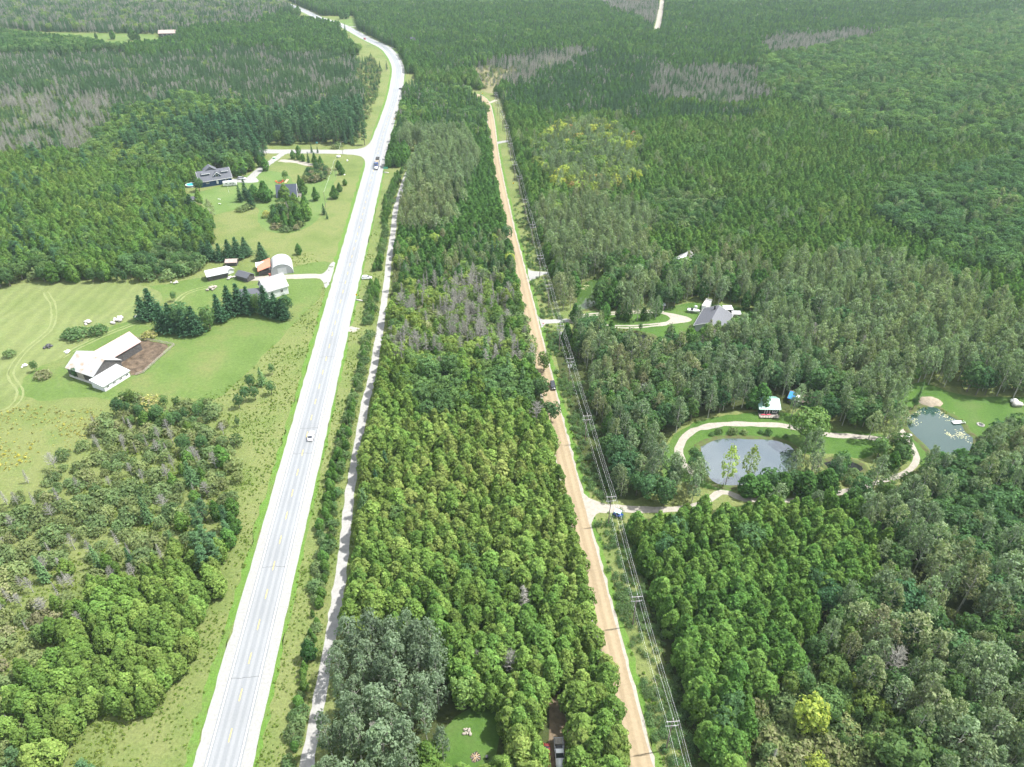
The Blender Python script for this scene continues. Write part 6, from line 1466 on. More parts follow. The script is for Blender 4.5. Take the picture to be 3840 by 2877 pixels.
for nm, off, z in names:
    m = MB(); prev = None
    for i in range(len(pole_at)-1):
        a, b = pole_at[i], pole_at[i+1]; t = (pole_at[min(i+1, len(pole_at)-1)]-pole_at[max(i-1, 0)]).normalized()
        t2 = (pole_at[min(i+2, len(pole_at)-1)]-a).normalized()
        A_ = a+Vector((t.y, -t.x, 0))*off; B_ = b+Vector((t2.y, -t2.x, 0))*off
        sag = 0.018*(b-a).length; K = 8; q = []
        for k in range(K+1):
            u = k/K; c = A_.lerp(B_, u); q.append(Vector((c.x, c.y, z-4*sag*u*(1-u))))
        r = 0.013 if z > 11 else 0.008
        for u, v in zip(q[:-1], q[1:]): m.tube(u, v, r, None, 4, False)
    tag(m.build('power_line_wire', M_WIRE, None, False, False), '%s wire of the power line along the dirt road' % nm, 'wire')
def wooden_pole(px, py, h, label, arm=False, lamp=False):
    p = at(px, py); t = thing('utility_pole', label, 'pole', p)
    MB().tube((0,0,-0.3),(0,0,h),0.14,0.09,7).build('pole', M_POLE, t)
    if arm: MB().box(-1.1,-0.16,h-0.6,1.1,-0.06,h-0.45).build('crossarm', M_ARM, t)
    if lamp: m = MB(); m.tube((0,0,h-0.4),(1.0,0,h-0.1),0.04,None,5); m.box(0.9,-0.12,h-0.18,1.4,0.12,h-0.06); m.build('lamp_arm', M_ARM, t)
    return Vector((p[0], p[1], h))
yard = [wooden_pole(1286,580,9,'slim wooden pole at the corner of the side road',lamp=True), wooden_pole(1258,661,9,'slim wooden pole at the far lawn corner'), wooden_pole(1222,777,9,'slim wooden pole on the mown strip by the highway')]
m = MB()
for a, b in zip(yard[:-1], yard[1:]):
    for k in range(8):
        u, v = k/8, (k+1)/8; f = lambda s_: a.lerp(b, s_)-Vector((0,0,3.2*s_*(1-s_)+0.1))
        m.tube(f(u), f(v), 0.025, None, 4, False)
tag(m.build('service_wire', M_WIRE, None, False, False), 'thin service wire between the lawn poles', 'wire')
wooden_pole(1541,1152,9,'grey bare pole at the trail edge of the thinned wood'); wooden_pole(1890,1122,7,'pale pole in the thinned wood near the dirt road')
wooden_pole(1645,252,14,'far power pole above the highway bend, nearest',True); wooden_pole(1721,276,13,'far power pole above the marsh, left one',True); wooden_pole(1815,318,13,'tall power pole standing in the tan marsh',True)
wooden_pole(1370,118,13,'far power pole beside the highway, first of three',True); wooden_pole(1420,148,13,'far power pole beside the highway, second of three',True); wooden_pole(1474,172,13,'far power pole beside the highway, third of three',True); wooden_pole(1575,215,13,'far power pole right of the highway bend',True)
wooden_pole(1875,460,11,'bare pole beside the far dirt road verge'); wooden_pole(1802,378,9,'bare pole on the left of the far dirt road bend')
p = at(859,724); t = thing('flagpole', 'white flagpole on the lawn in front of the camper', 'flagpole', p); MB().tube((0,0,0),(0,0,4.5),0.06,0.04,6).build('pole', M_TRIM, t); MB().tube((0,0,4.5),(0,0,4.62),0.09,0.05,6).build('finial', M_TRIM, t)

# ================================================================== VEHICLES
M_TYRE = mat('tyre', (0.018,0.018,0.018), 0.85, 0.2); M_RIM = mat('alloy_rim', (0.45,0.45,0.46), 0.35, 0.5, metal=0.6)
M_CARGLASS = mat('car_glass', (0.03,0.035,0.045), 0.05, 0.8); M_LAMP = mat('lamp_lens', (0.75,0.75,0.72), 0.15, 0.6); M_TAIL = mat('tail_lamp', (0.45,0.02,0.015), 0.25, 0.5)
def paint(name, c): m = mat(name, c, 0.22, 0.6); m.node_tree.nodes['Principled BSDF'].inputs['Coat Weight'].default_value = 0.6; return m
P_WHITE = paint('white_car_paint', (0.78,0.78,0.77)); P_BLACK = paint('black_car_paint', (0.012,0.013,0.016)); P_SILVER = paint('silver_car_paint', (0.48,0.49,0.50))
P_MAROON = paint('maroon_car_paint', (0.16,0.03,0.03)); P_BLUE = paint('blue_truck_paint', (0.015,0.055,0.24)); P_REDC = paint('red_car_paint', (0.42,0.045,0.03))
def wheel(parent, x, y, r, w=0.24):
    o = MB().tube((x, y-w/2, r), (x, y+w/2, r), r, None, 16).build('wheel', M_TYRE, parent)
    s = 1 if y > 0 else -1
    MB().tube((x, y+s*(w/2-0.02), r), (x, y+s*(w/2+0.015), r), r*0.62, None, 12).build('rim', M_RIM, o)
def ring(x, w, zb, zm, zt, inset=0.93):
    return [(x,-w*0.95,zb),(x,-w,zb+0.12),(x,-w,zm),(x,-w*inset,zt),(x,w*inset,zt),(x,w,zm),(x,w,zb+0.12),(x,w*0.95,zb)]
def car(name, label, px, py, rz, col, L_=4.6, W_=1.82, H_=1.5, cat='car', suv=False, world=None):
    p = world or at(px, py); t = thing(name, label, cat, (p[0], p[1], 0.04), rz)
    w = W_/2; x = L_/2; zs = H_*0.60
    if suv: st = [(-x,.80,.52,zs*1.02),(-x+.12,.93,.55,zs*1.08),(-x*.5,1,.6,zs*1.08),(0,1,.6,zs*1.08),(x*.42,1,.6,zs*1.06),(x*.72,.97,.55,zs*1.0),(x*.93,.88,.5,zs*.9),(x,.72,.45,zs*.72)]
    else: st = [(-x,.78,.5,zs*.92),(-x+.15,.92,.52,zs*1.02),(-x*.55,1,.58,zs*1.06),(0,1,.6,zs*1.06),(x*.40,1,.58,zs*1.04),(x*.70,.96,.52,zs*.95),(x*.92,.86,.46,zs*.84),(x,.68,.42,zs*.66)]
    MB().loft([ring(a, w*b, 0.22, c, d) for a, b, c, d in st]).build('body', col, t, True)
    zt = H_; zb = zs*1.04
    if suv: cb = [(-x*.93,.80,.62),(-x*.80,.86,.80),(x*.10,.88,.82),(x*.47,.90,.62)]
    else: cb = [(-x*.72,.80,.60),(-x*.42,.86,.78),(x*.05,.88,.80),(x*.45,.88,.60)]
    zz = [zb+0.02, zt-0.05, zt-0.05, zb+0.02]
    g = MB(); R_ = []
    for (a, b, c), z in zip(cb, zz): R_.append([(a,-w*b,zb-0.05),(a,-w*(c if z > zb+.1 else b*.97),z),(a,w*(c if z > zb+.1 else b*.97),z),(a,w*b,zb-0.05)])
    g.loft(R_).build('windows', M_CARGLASS, t)
    (a1, b1, c1), (a2, b2, c2) = cb[1], cb[2]
    r = MB(); r.loft([[(a1-.06,-w*c1,zt-.06),(a1-.02,-w*c1*.8,zt+.01),(a1-.02,w*c1*.8,zt+.01),(a1-.06,w*c1,zt-.06)],[((a1+a2)/2,-w*.84,zt-.045),((a1+a2)/2,-w*.66,zt+.04),((a1+a2)/2,w*.66,zt+.04),((a1+a2)/2,w*.84,zt-.045)],
                      [(a2+.08,-w*c2,zt-.06),(a2+.03,-w*c2*.8,zt+.0),(a2+.03,w*c2*.8,zt+.0),(a2+.08,w*c2,zt-.06)]]); r.build('roof', col, t)
    pl = MB()
    for s in (-1, 1):
        pl.tube((a2+.06,s*w*c2*.98,zt-.05),(cb[3][0]-.02,s*w*cb[3][1]*.98,zb-.02),.045,None,4); pl.tube((a1-.04,s*w*c1*.98,zt-.05),(cb[0][0]+.02,s*w*cb[0][1]*.98,zb-.02),.05,None,4)
        pl.tube(((a1+a2)/2,s*w*.855,zt-.05),((a1+a2)/2,s*w*.90,zb-.02),.04,None,4)
    pl.build('pillars', col, t)
    for sx in (-x*.60, x*.62):
        for sy in (-w+.08, w-.08): wheel(t, sx, sy, 0.33)
    for s in (-1, 1):
        MB().cbox(x*.955, s*w*.60, zs*.80, .16, w*.34, .13).build('headlight', M_LAMP, t); MB().cbox(-x*.975, s*w*.66, zs*.90, .14, w*.26, .18).build('tail_light', M_TAIL, t)
        MB().cbox(x*.38, s*(w+.09), zb+.04, .18, .16, .13).build('mirror', col, t)
    return t
def road_dir(L_, p):
    b = min(range(len(L_)-1), key=lambda i: (L_[i]-p).length); return heading(L_[b], L_[b+1])
hd = road_dir(HWY, G(1167,1640)); car('white_car', 'white car driving on the grey highway', 1167, 1640, hd, P_WHITE, 4.9, 1.86, 1.48)
car('white_suv', 'white car parked crosswise on the grass beside the highway', 1376, 1046, R(4), P_WHITE, 4.7, 1.85, 1.6, suv=True)
car('black_car', 'black car driving on the sandy dirt road', 2073, 1452, road_dir(DIRT, G(2073,1452))+math.pi, P_BLACK, 4.8, 1.86, 1.62, suv=True)
car('red_car', 'red car on the far bend of the highway', 1368, 148, road_dir(HWY, G(1368,148))+math.pi, P_REDC, 5.0, 1.9, 1.7, suv=True)
car('silver_van', 'silver minivan parked under the round tree by the house drive', 908, 673, R(-4), P_SILVER, 5.1, 1.95, 1.75, suv=True)
car('maroon_car', 'dark car parked left of the white pickup, half under the cedars', 2046, 2838, R(-95), P_MAROON, 4.8, 1.85, 1.5)
# white pickup with a loaded bed
p = at(2098, 2838); t = thing('pickup_truck', 'white pickup truck with a loaded rack bed under the cedars', 'pickup truck', (p[0], p[1], 0.02), R(-88))
w = 0.98
MB().loft([ring(a, w*b, 0.35, c, d) for a, b, c, d in [(0.55,1,.7,1.12),(1.3,1,.7,1.10),(2.0,.98,.66,1.05),(2.5,.94,.6,.98),(2.72,.82,.55,.85)]]).build('hood', P_WHITE, t, True)
MB().loft([ring(a, w*b, 0.35, c, d) for a, b, c, d in [(-0.75,1,.7,1.14),(0.55,1,.7,1.14)]]).build('cab_lower', P_WHITE, t)
MB().loft([[(-0.72,-.88,1.1),(-0.66,-.76,1.72),(-0.66,.76,1.72),(-0.72,.88,1.1)],[(0.15,-.88,1.1),(0.05,-.76,1.74),(0.05,.76,1.74),(0.15,.88,1.1)],[(0.85,-.88,1.1),(0.82,-.84,1.14),(0.82,.84,1.14),(0.85,.88,1.1)]]).build('windows', M_CARGLASS, t)
MB().box(-0.74,-.80,1.72,0.16,.80,1.83).build('roof', P_WHITE, t)
q = MB(); q.box(-3.5,-1.05,.62,-0.8,1.05,.75); q.box(-3.5,-1.05,.755,-0.8,-.97,1.25); q.box(-3.5,.97,.755,-0.8,1.05,1.25); q.box(-3.5,-.965,.755,-3.42,.965,1.25); bed = q.build('bed', P_SILVER, t)
q = MB()
for x in (-3.4,-2.6,-1.8,-1.0):
    for s in (-1, 1): q.box(x-.04,s*1.01-.03,1.255,x+.04,s*1.01+.03,2.0)
for z in (1.5, 1.9):
    for s in (-1, 1): q.box(-3.45,s*1.06-.02,z,-0.9,s*1.06+.02,z+.12)
q.build('rack', M_WOOD, bed)
MB().box(-3.2,-.8,.76,-1.9,.8,1.5).build('cargo', M_WOOD, t); MB().box(-1.7,-.7,.76,-0.95,.7,1.35).build('cargo', M_DARKMETAL, t)
for sx in (-2.5, 1.85):
    for sy in (-.86, .86): wheel(t, sx, sy, .38, .26)
for s in (-1, 1): MB().cbox(2.66,s*.66,.78,.12,.3,.18).build('headlight', M_LAMP, t); MB().cbox(.75,s*1.12,1.2,.2,.2,.2).build('mirror', M_BLACK, t)
MB().box(2.62,-.42,.62,2.78,.42,.86).build('grille', M_BLACK, t); MB().box(2.6,-.95,.38,2.86,.95,.55).build('bumper', M_RIM, t)
# highway truck
p = G(1413, 628); rz = road_dir(HWY, p)+math.pi
t = thing('transport_truck', 'transport truck with a blue cab towing a dark trailer on the highway', 'truck', (p.x, p.y, 0.04), rz)
MB().loft([ring(a, 1.1*b, .5, c, d) for a, b, c, d in [(3.2,1,1.1,1.75),(4.4,.95,1.0,1.65),(5.2,.85,.9,1.45)]]).build('hood', P_WHITE, t, True)
MB().box(0.6,-1.2,.6,3.2,1.2,2.4).build('cab', P_BLUE, t); MB().loft([[(0.6,-1.2,2.405),(0.6,-1.0,3.4),(0.6,1.0,3.4),(0.6,1.2,2.405)],[(2.4,-1.2,2.405),(2.0,-1.0,3.3),(2.0,1.0,3.3),(2.4,1.2,2.405)],[(3.15,-1.15,2.405),(3.1,-1.1,2.45),(3.1,1.1,2.45),(3.15,1.15,2.405)]]).build('sleeper', P_BLUE, t)
MB().poly([(3.17,-1.05,2.5),(3.17,1.05,2.5),(2.12,.92,3.27),(2.12,-.92,3.27)]).build('windscreen', M_CARGLASS, t)
MB().box(-2.2,-1.15,.8,.58,1.15,1.1).build('frame', M_DARKMETAL, t)
q = MB(); q.box(-13,-1.28,1.12,-0.4,1.28,1.3); q.box(-13,-1.28,1.305,-0.4,-1.18,2.9); q.box(-13,1.18,1.305,-0.4,1.28,2.9); q.box(-0.52,-1.175,1.305,-0.4,1.175,3.2); q.box(-13,-1.175,1.305,-12.88,1.175,2.9); tr_ = q.build('trailer', mat('trailer_grey', (0.30,0.29,0.28), .5, .4), t)
MB().box(-12.8,-1.17,1.31,-8.0,1.17,3.0).build('tarp', M_BLACK, tr_); MB().box(-7.95,-1.17,1.31,-.6,1.17,2.4).build('load', M_SAND, tr_)
for sx in (4.5, -0.6, -1.8, -10.6, -11.8):
    for sy in (-1.05, 1.05): wheel(t, sx, sy, .5, .3)
MB().box(5.1,-1.1,.5,5.45,1.1,.9).build('bumper', M_RIM, t)
for s in (-1, 1): MB().tube((.5,s*1.05,1.1),(.5,s*1.05,3.9),.09,None,8).build('exhaust', M_RIM, t); MB().cbox(5.15,s*.8,1.25,.2,.3,.25).build('headlight', M_LAMP, t)
# red tractor at the far junction
p = G(1515, 336); t = thing('tractor', 'red tractor with a dark implement at the far road junction', 'tractor', (p.x, p.y, 0.04), R(-15))
MB().loft([ring(a, .45*b, .8, c, d, .85) for a, b, c, d in [(0.2,1,1.3,1.75),(1.6,.95,1.3,1.7),(2.3,.8,1.2,1.55)]]).build('hood', M_RED, t, True)
MB().box(-1.3,-.75,.9,.2,.75,1.3).build('chassis', M_RED, t); MB().loft([[(-1.2,-.72,1.3),(-1.1,-.62,2.6),(-1.1,.62,2.6),(-1.2,.72,1.3)],[(.15,-.72,1.3),(.05,-.62,2.6),(.05,.62,2.6),(.15,.72,1.3)]]).build('cab', M_CARGLASS, t); MB().box(-1.25,-.75,2.61,.2,.75,2.75).build('cab_roof', M_BLACK, t)
for sy in (-.95, .95): wheel(t, -.9, sy, .85, .45); wheel(t, 1.7, sy, .5, .3)
q = MB(); q.box(-4.4,-1.6,.35,-1.9,1.6,1.1); q.tube((-1.9,0,.8),(-1.2,0,.9),.08); q.build('implement', M_DARKMETAL, t); q = MB(); q.box(2.9,-1.0,.1,3.6,1.0,.8); q.tube((1.2,-.7,1.2),(3.0,-.7,.5),.08); q.tube((1.2,.7,1.2),(3.0,.7,.5),.08); q.build('loader', M_RED, t)
# camper trailer
p = at(864, 697); t = thing('camper_trailer', 'white camper trailer parked beside the blue house', 'camper', (p[0], p[1], 0.02), R(13))
MB().loft([[(x,-1.2*k,.55),(x,-1.22*k,1.6),(x,-1.18*k,zt),(x,1.18*k,zt),(x,1.22*k,1.6),(x,1.2*k,.55)] for x, k, zt in [(-3.9,1,2.85),(2.6,1,2.85),(3.6,1,2.6),(4.0,.97,1.5)]]).build('shell', P_WHITE, t)
for (x, w_) in ((-1.8,1.2),(.6,1.1),(2.4,.8)): window(t, x, -1.215, 1.9, w_, .6)
q = MB(); q.box(-3.95,-1.235,1.15,3.7,-1.222,1.25); q.build('stripe', M_DARKMETAL, t); q = MB(); q.box(1.4,-1.25,.6,2.0,-1.223,2.3); q.build('door', M_GREYSIDING, t)
for sx in (-.7,.3):
    for sy in (-1.05,1.05): wheel(t, sx, sy, .35, .22)
q = MB(); q.tube((4.0,-.5,.5),(5.2,0,.5),.05); q.tube((4.0,.5,.5),(5.2,0,.5),.05); q.build('hitch', M_DARKMETAL, t)
# utility cart with pale blue roof at the lane entrance
p = at(2318, 1936); t = thing('utility_cart', 'utility cart with a pale blue roof parked at the lane entrance', 'cart', (p[0], p[1], 0.02), R(-25))
MB().loft([ring(a, .72*b, .35, c, d) for a, b, c, d in [(-1.5,.95,.6,.9),(-.2,1,.6,.8),(.5,1,.6,.85),(1.4,.9,.55,.8)]]).build('body', P_BLUE, t, True); MB().box(-1.1,-.75,1.85,.75,.75,1.95).build('roof', mat('pale_blue_roof', (.45,.78,.82), .4, .4), t)
q = MB()
for x in (-1.0,.65):
    for s in (-.66,.66): q.tube((x,s,.75),(x,s,1.85),.035,None,5)
q.build('roll_cage', M_BLACK, t)
for sx in (-.95,.95):
    for sy in (-.66,.66): wheel(t, sx, sy, .32, .24)
MB().box(-.7,-.6,.8,-.1,.6,1.1).build('seat', M_BLACK, t)

# ================================================================== SMALL THINGS
def diamond_sign(px, py, label, h=2.2):
    p = at(px, py); t = thing('warning_sign', label, 'sign', p); MB().box(-.04,-.03,0,.04,.03,h).build('post', M_WOOD, t); s = .55
    MB().prism([(0,h-s),(s,h),(0,h+s),(-s,h)], -.06, -.035, 'y').build('panel', mat('warning_yellow', (.85,.52,.02), .5, .4), t)
    q = MB(); q.box(-.05,-.075,h-.25,.05,-.062,h+.2); q.build('symbol', M_BLACK, t)
diamond_sign(1339,1122,'yellow diamond sign at the right shoulder of the highway'); diamond_sign(1925,700,'yellow diamond sign beside the middle of the dirt road'); diamond_sign(1809,362,'yellow diamond sign at the far bend of the dirt road',2.6); diamond_sign(1482,458,'yellow diamond sign on the far right shoulder of the highway',2.6)
p = at(1447,640); t = thing('road_sign', 'wide green road sign at the right shoulder of the highway', 'sign', p, R(-4))
for x in (-1.0,1.0): MB().box(x-.05,-.04,0,x+.05,.04,2.4).build('post', M_WOOD, t)
MB().box(-1.5,-.08,1.2,1.5,-.045,2.4).build('panel', mat('sign_green', (.0,.36,.22), .5, .4), t); MB().box(-1.1,-.1,1.7,1.1,-.085,1.85).build('lettering', M_TRIM, t)
p = at(1190,546); t = thing('blue_sign', 'small blue-green sign in front of the dark pines', 'sign', p); MB().box(-.05,-.04,0,.05,.04,2.4).build('post', M_WOOD, t); MB().box(-.7,-.08,1.5,.7,-.045,2.6).build('panel', mat('sign_teal', (.12,.42,.42), .5, .4), t)
p = at(1255,556); t = thing('marker_post', 'white marker post beside the side road', 'post', p); MB().box(-.25,-.08,0,.25,.08,1.6).build('panel', M_TRIM, t)
p = at(1028,595); t = thing('green_box', 'small bright green utility box beside the house drive', 'utility box', p); MB().box(-.7,-.5,0,.7,.5,.9).build('cabinet', mat('box_green', (.03,.42,.10), .5, .4), t); MB().box(-.75,-.55,.905,.75,.55,1.0).build('lid', mat('box_white', (.7,.75,.7), .5, .4), t)
def mailbox(px, py, label, col):
    p = at(px, py); t = thing('mailbox', label, 'mailbox', p); MB().box(-.05,-.05,0,.05,.05,1.05).build('post', M_WOOD, t)
    MB().prism([(-.14,1.06),(.14,1.06),(.14,1.24),(.08,1.34),(-.08,1.34),(-.14,1.24)], -.28, .28).build('box', col, t)
mailbox(1237,1070,'black mailbox at the mouth of the farm lane',M_BLACK); mailbox(2037,1222,'dark red mailbox at the drive entrance by the dirt road',M_RED); mailbox(2010,1048,'black mailbox at the field entrance by the dirt road',M_BLACK)
def boulder(mb, c, r, seed):
    rng = np.random.default_rng(seed); bm = bmesh.new(); bmesh.ops.create_icosphere(bm, subdivisions=2, radius=1)
    k = len(mb.v); sc = np.array([1, .85+.3*rng.random(), .7])*r
    for v in bm.verts:
        n = 1+.22*math.sin(3.1*v.co.x+seed)+.16*math.sin(4.3*v.co.y+seed*2)*math.cos(3*v.co.z); mb.v.append((c[0]+v.co.x*n*sc[0], c[1]+v.co.y*n*sc[1], c[2]+v.co.z*n*sc[2]))
    bm.verts.index_update()
    for f in bm.faces: mb.f.append(tuple(k+v.index for v in f.verts)); mb.mi.append(0)
    bm.free()
def rock(px, py, r, label, m=None):
    p = at(px, py); mb = MB(); boulder(mb, (0,0,r*.45), r, int(px)); o = mb.build('boulder', m or M_STONE, None, True); o.location = p; tag(o, label, 'boulder')
M_WROCK = mat('white_boulder', (.70,.69,.66), .85, .2, .12, 1.5)
rock(1269,590,1.3,'large white boulder on the grass by the side road',M_WROCK); rock(1303,604,.7,'small white boulder on the meadow by the highway',M_WROCK); rock(3800,1508,1.2,'pale boulder pile top at the right edge lawn',M_WROCK); rock(3812,1522,1.6,'big pale boulder at the right edge lawn'); rock(1292,657,.5,'tiny white stone on the far lawn corner',M_WROCK)
def rubble(px, py, n, R0, r, label, m=None):
    p = at(px, py); t = thing('rock_pile', label, 'rock pile', p)
    for k in range(n):
        a = random.random()*6.28; d_ = R0*math.sqrt(random.random()); mb = MB(); rr = r*(.6+.8*random.random()); boulder(mb, (d_*math.cos(a), d_*math.sin(a), rr*.4+max(0,(R0-d_)*.25)), rr, k+int(px)); mb.build('stone', m or M_STONE, t, True)
rubble(437,1202,16,3.2,.7,'long pale rock pile left of the windbreak'); rubble(330,1212,8,1.8,.6,'pale rock pile at the edge of the hay field'); rubble(255,1322,6,1.2,.6,'white rock pile above the barn roof',M_WROCK); rubble(180,1302,7,1.4,.6,'dark rock pile in the hay field',M_DARKMETAL); rubble(92,1375,5,1.0,.6,'white rock pile far left in the hay field',M_WROCK)
rubble(517,1190,4,.8,.6,'small white rock pile beside the blue-green spruces',M_WROCK); rubble(790,1085,10,2.5,.6,'brownish junk pile on the farm grass',M_WOOD); rubble(870,1046,9,2.2,.6,'grey junk pile near the lane end'); rubble(650,1064,6,2.4,.4,'pale heap on the grass left of the farm'); rubble(985,1022,5,1.3,.5,'dark junk beside the rusty side roof',M_DARKMETAL)
rubble(455,1418,5,1.4,.5,'dark heap at the right end of the lean-to',M_DARKMETAL); rubble(1750,2745,18,1.0,.28,'woodpile of split logs at the edge of the camp lawn',M_WOOD)
# camp fire with logs
p = at(1783,2840); t = thing('fire_pit', 'fire pit with charred ground and radiating logs on the camp lawn', 'fire pit', p)
MB().poly([(1.25*math.cos(k*.45)*(.9+.15*math.sin(k*3)), 1.25*math.sin(k*.45)*(.9+.15*math.cos(k*2)), .012) for k in range(14)]).build('ash', mat('ash_ground', (.06,.052,.045), .95, .1, .3, 3), t)
for k in range(11):
    a = k*.57+.2*random.random(); MB().tube((.15*math.cos(a),.15*math.sin(a),.28),(1.0*math.cos(a),1.0*math.sin(a),.07),.075,.07,6).build('log', M_FRESHWOOD if k % 3 else M_WOOD, t)
p = at(1826,2845); t = thing('barrel', 'black barrel beside the fire pit', 'barrel', p); MB().tube((0,0,0),(0,0,.9),.32,.30,12).build('drum', M_BLACK, t); MB().tube((0,0,.9),(0,0,.95),.33,None,12).build('rim', M_DARKMETAL, t)
# pond dock, table, fire ring, kayaks
pa, pb = G(3570,1588), G(3618,1584); t = thing('dock', 'white floating dock on the right pond', 'dock', ((pa.x+pb.x)/2, (pa.y+pb.y)/2, 0), heading(pa, pb))
for k in range(9): MB().box(-2.2+k*.49,-.75,.33,-2.2+k*.49+.46,.75,.42).build('plank', M_TRIM, t)
MB().box(-2.2,-.7,.05,2.2,.7,.32).build('float', M_GREYSIDING, t)
p = at(3405,1636); t = thing('picnic_table', 'white picnic table on the pond bank', 'picnic table', p, R(-25))
MB().box(-1,-.4,.70,1,.4,.76).build('table_top', M_TRIM, t)
for s in (-1,1): MB().box(-1,s*.78-.14,.42,1,s*.78+.14,.47).build('bench', M_TRIM, t); q = MB(); q.tube((s*.7,-.8,0),(s*.7,.3,.7),.05,None,4); q.tube((s*.7,.8,0),(s*.7,-.3,.7),.05,None,4); q.build('leg', M_TRIM, t)
p = at(3677,1594); t = thing('fire_ring', 'stone fire ring on the lawn beside the right pond', 'fire ring', p)
for k in range(11): mb = MB(); boulder(mb, (1.0*math.cos(k*.571),1.0*math.sin(k*.571),.15), .27, k); mb.build('stone', M_STONE, t, True)
MB().poly([(.8*math.cos(k*.6),.8*math.sin(k*.6),.013) for k in range(10)]).build('ash', M_DARKMETAL, t)
# sand heap on the bank
p = at(3487,1507); mb = MB(); K = 18; rings_ = []
for j in range(7):
    u = j/6; rings_.append([(4.3*(1-u)*math.cos(2*math.pi*k/K)*(1+.08*math.sin(3*k)), 3.2*(1-u)*math.sin(2*math.pi*k/K)*(1+.08*math.cos(2*k)), 1.5*(1-(1-u)**2)+.02) for k in range(K)])
mb.loft(rings_, False); o = mb.build('sand_heap', M_SAND, None, True); o.location = p; tag(o, 'low heap of pale sand beside the right pond', 'sand heap')
def kayak(px, py, rz, label, col, L_=3.2, z=.03):
    p = at(px, py); t = thing('kayak', label, 'kayak', (p[0], p[1], z), rz)
    st = [(-1,.02,.22),(-.8,.16,.26),(-.4,.30,.30),(0,.34,.32),(.4,.30,.30),(.8,.16,.26),(1,.02,.22)]
    MB().loft([[(x*L_/2,-w_,h_*.75),(x*L_/2,0,0),(x*L_/2,w_,h_*.75),(x*L_/2,w_*.5,h_),(x*L_/2,-w_*.5,h_)] for x, w_, h_ in st]).build('hull', col, t, True)
    MB().poly([(.55*math.cos(k*.63),.22*math.sin(k*.63),.325) for k in range(10)]).build('cockpit', M_BLACK, t)
kayak(2871,1560,R(2),'red kayak lying on the cabin deck',mat('kayak_red',(.62,.05,.10),.4,.4),3.6,.42); kayak(2786,1236,R(12),'yellow kayak on the lawn right of the grey house',M_YELLOW,3.4)
p = at(2492,1282); t = thing('rowing_boat', 'small white boat beside the dark pond', 'boat', p, R(10))
MB().loft([[(x,-w_,.5),(x,-w_*.7,.05),(x,w_*.7,.05),(x,w_,.5),(x,w_*.85,.45),(x,0,.2),(x,-w_*.85,.45)] for x, w_ in [(-1.5,.6),(-.5,.75),(.6,.7),(1.5,.15)]]).build('hull', M_TRIM, t); MB().box(-.2,-.66,.36,.1,.66,.42).build('seat', M_WOOD, t)
p = at(2600,1172); t = thing('boat_trailer', 'white motorboat on a trailer in front of the box trailer', 'boat', p, R(-14))
MB().loft([[(x,-w_,1.35),(x,-w_*.8,.8),(x,0,.55),(x,w_*.8,.8),(x,w_,1.35),(x,w_*.6,1.42),(x,-w_*.6,1.42)] for x, w_ in [(-2.6,.9),(-1,1.0),(.8,.95),(2.0,.6),(2.7,.06)]]).build('hull', P_WHITE, t); MB().box(-1.2,-.8,1.43,-.2,.8,1.9).build('windscreen', M_GLASS, t); MB().box(-2.95,-.25,.7,-2.62,.25,1.9).build('outboard_motor', M_BLACK, t)
q = MB(); q.box(-2.4,-.9,.38,2.2,-.8,.5); q.box(-2.4,.8,.38,2.2,.9,.5); q.tube((2.2,-.8,.44),(3.8,0,.44),.05); q.tube((2.2,.8,.44),(3.8,0,.44),.05); q.build('trailer_frame', M_RIM, t)
for sy in (-1.05,1.05): wheel(t, -.6, sy, .32, .2)
p = at(2608,1160); t = thing('white_tank', 'upright white tank behind the motorboat', 'tank', p); MB().tube((0,0,0),(0,0,1.6),.65,None,12).build('tank_body', M_TRIM, t); MB().tube((0,0,1.6),(0,0,1.8),.65,.2,12).build('lid', M_GREYSIDING, t)
def chair(px, py, rz, label, col=M_ORANGE):
    p = at(px, py); t = thing('garden_chair', label, 'chair', p, rz, 'red garden chairs')
    MB().prism([(-.4,.42),(.45,.28),(.45,.22),(-.4,.36)], -.34, .34, 'y').build('seat', col, t)
    for k in range(5): MB().prism([(.40,.25),(.72,1.15+(.12 if k in (1,2,3) else 0)),(.77,1.13+(.12 if k in (1,2,3) else 0)),(.46,.23)], -.34+.14*k, -.34+.14*k+.12, 'y').build('back_slat', col, t)
    for s in (-.42,.42): MB().box(-.5,s-.07,.62,.5,s+.07,.66).build('armrest', col, t); MB().box(-.45,s-.04,0,-.37,s+.04,.615).build('leg', col, t); MB().box(.35,s-.04,0,.43,s+.04,.615).build('leg', col, t)
for (x, y, a, l) in ((1036,682,200,'farthest left'),(1041,687,240,'front left'),(1048,688,270,'front middle'),(1054,687,300,'front right'),(1060,683,330,'right'),(1061,678,20,'farthest back')):
    chair(x, y, R(a), 'red garden chair in the ring behind the A-frame, %s' % l)
chair(2777,1208,R(200),'single red garden chair on the lawn right of the grey house')
p = at(1075,683); t = thing('ramp_board', 'tan wooden board leaning on legs beside the red chairs', 'board', p, R(70)); MB().prism([(-1.6,.1),(1.6,1.2),(1.6,1.27),(-1.6,.17)], -.75, .75, 'y').build('panel', M_FRESHWOOD, t); q = MB(); q.box(1.4,-.7,0,1.5,-.6,1.1); q.box(1.4,.6,0,1.5,.7,1.1); q.build('leg', M_WOOD, t)
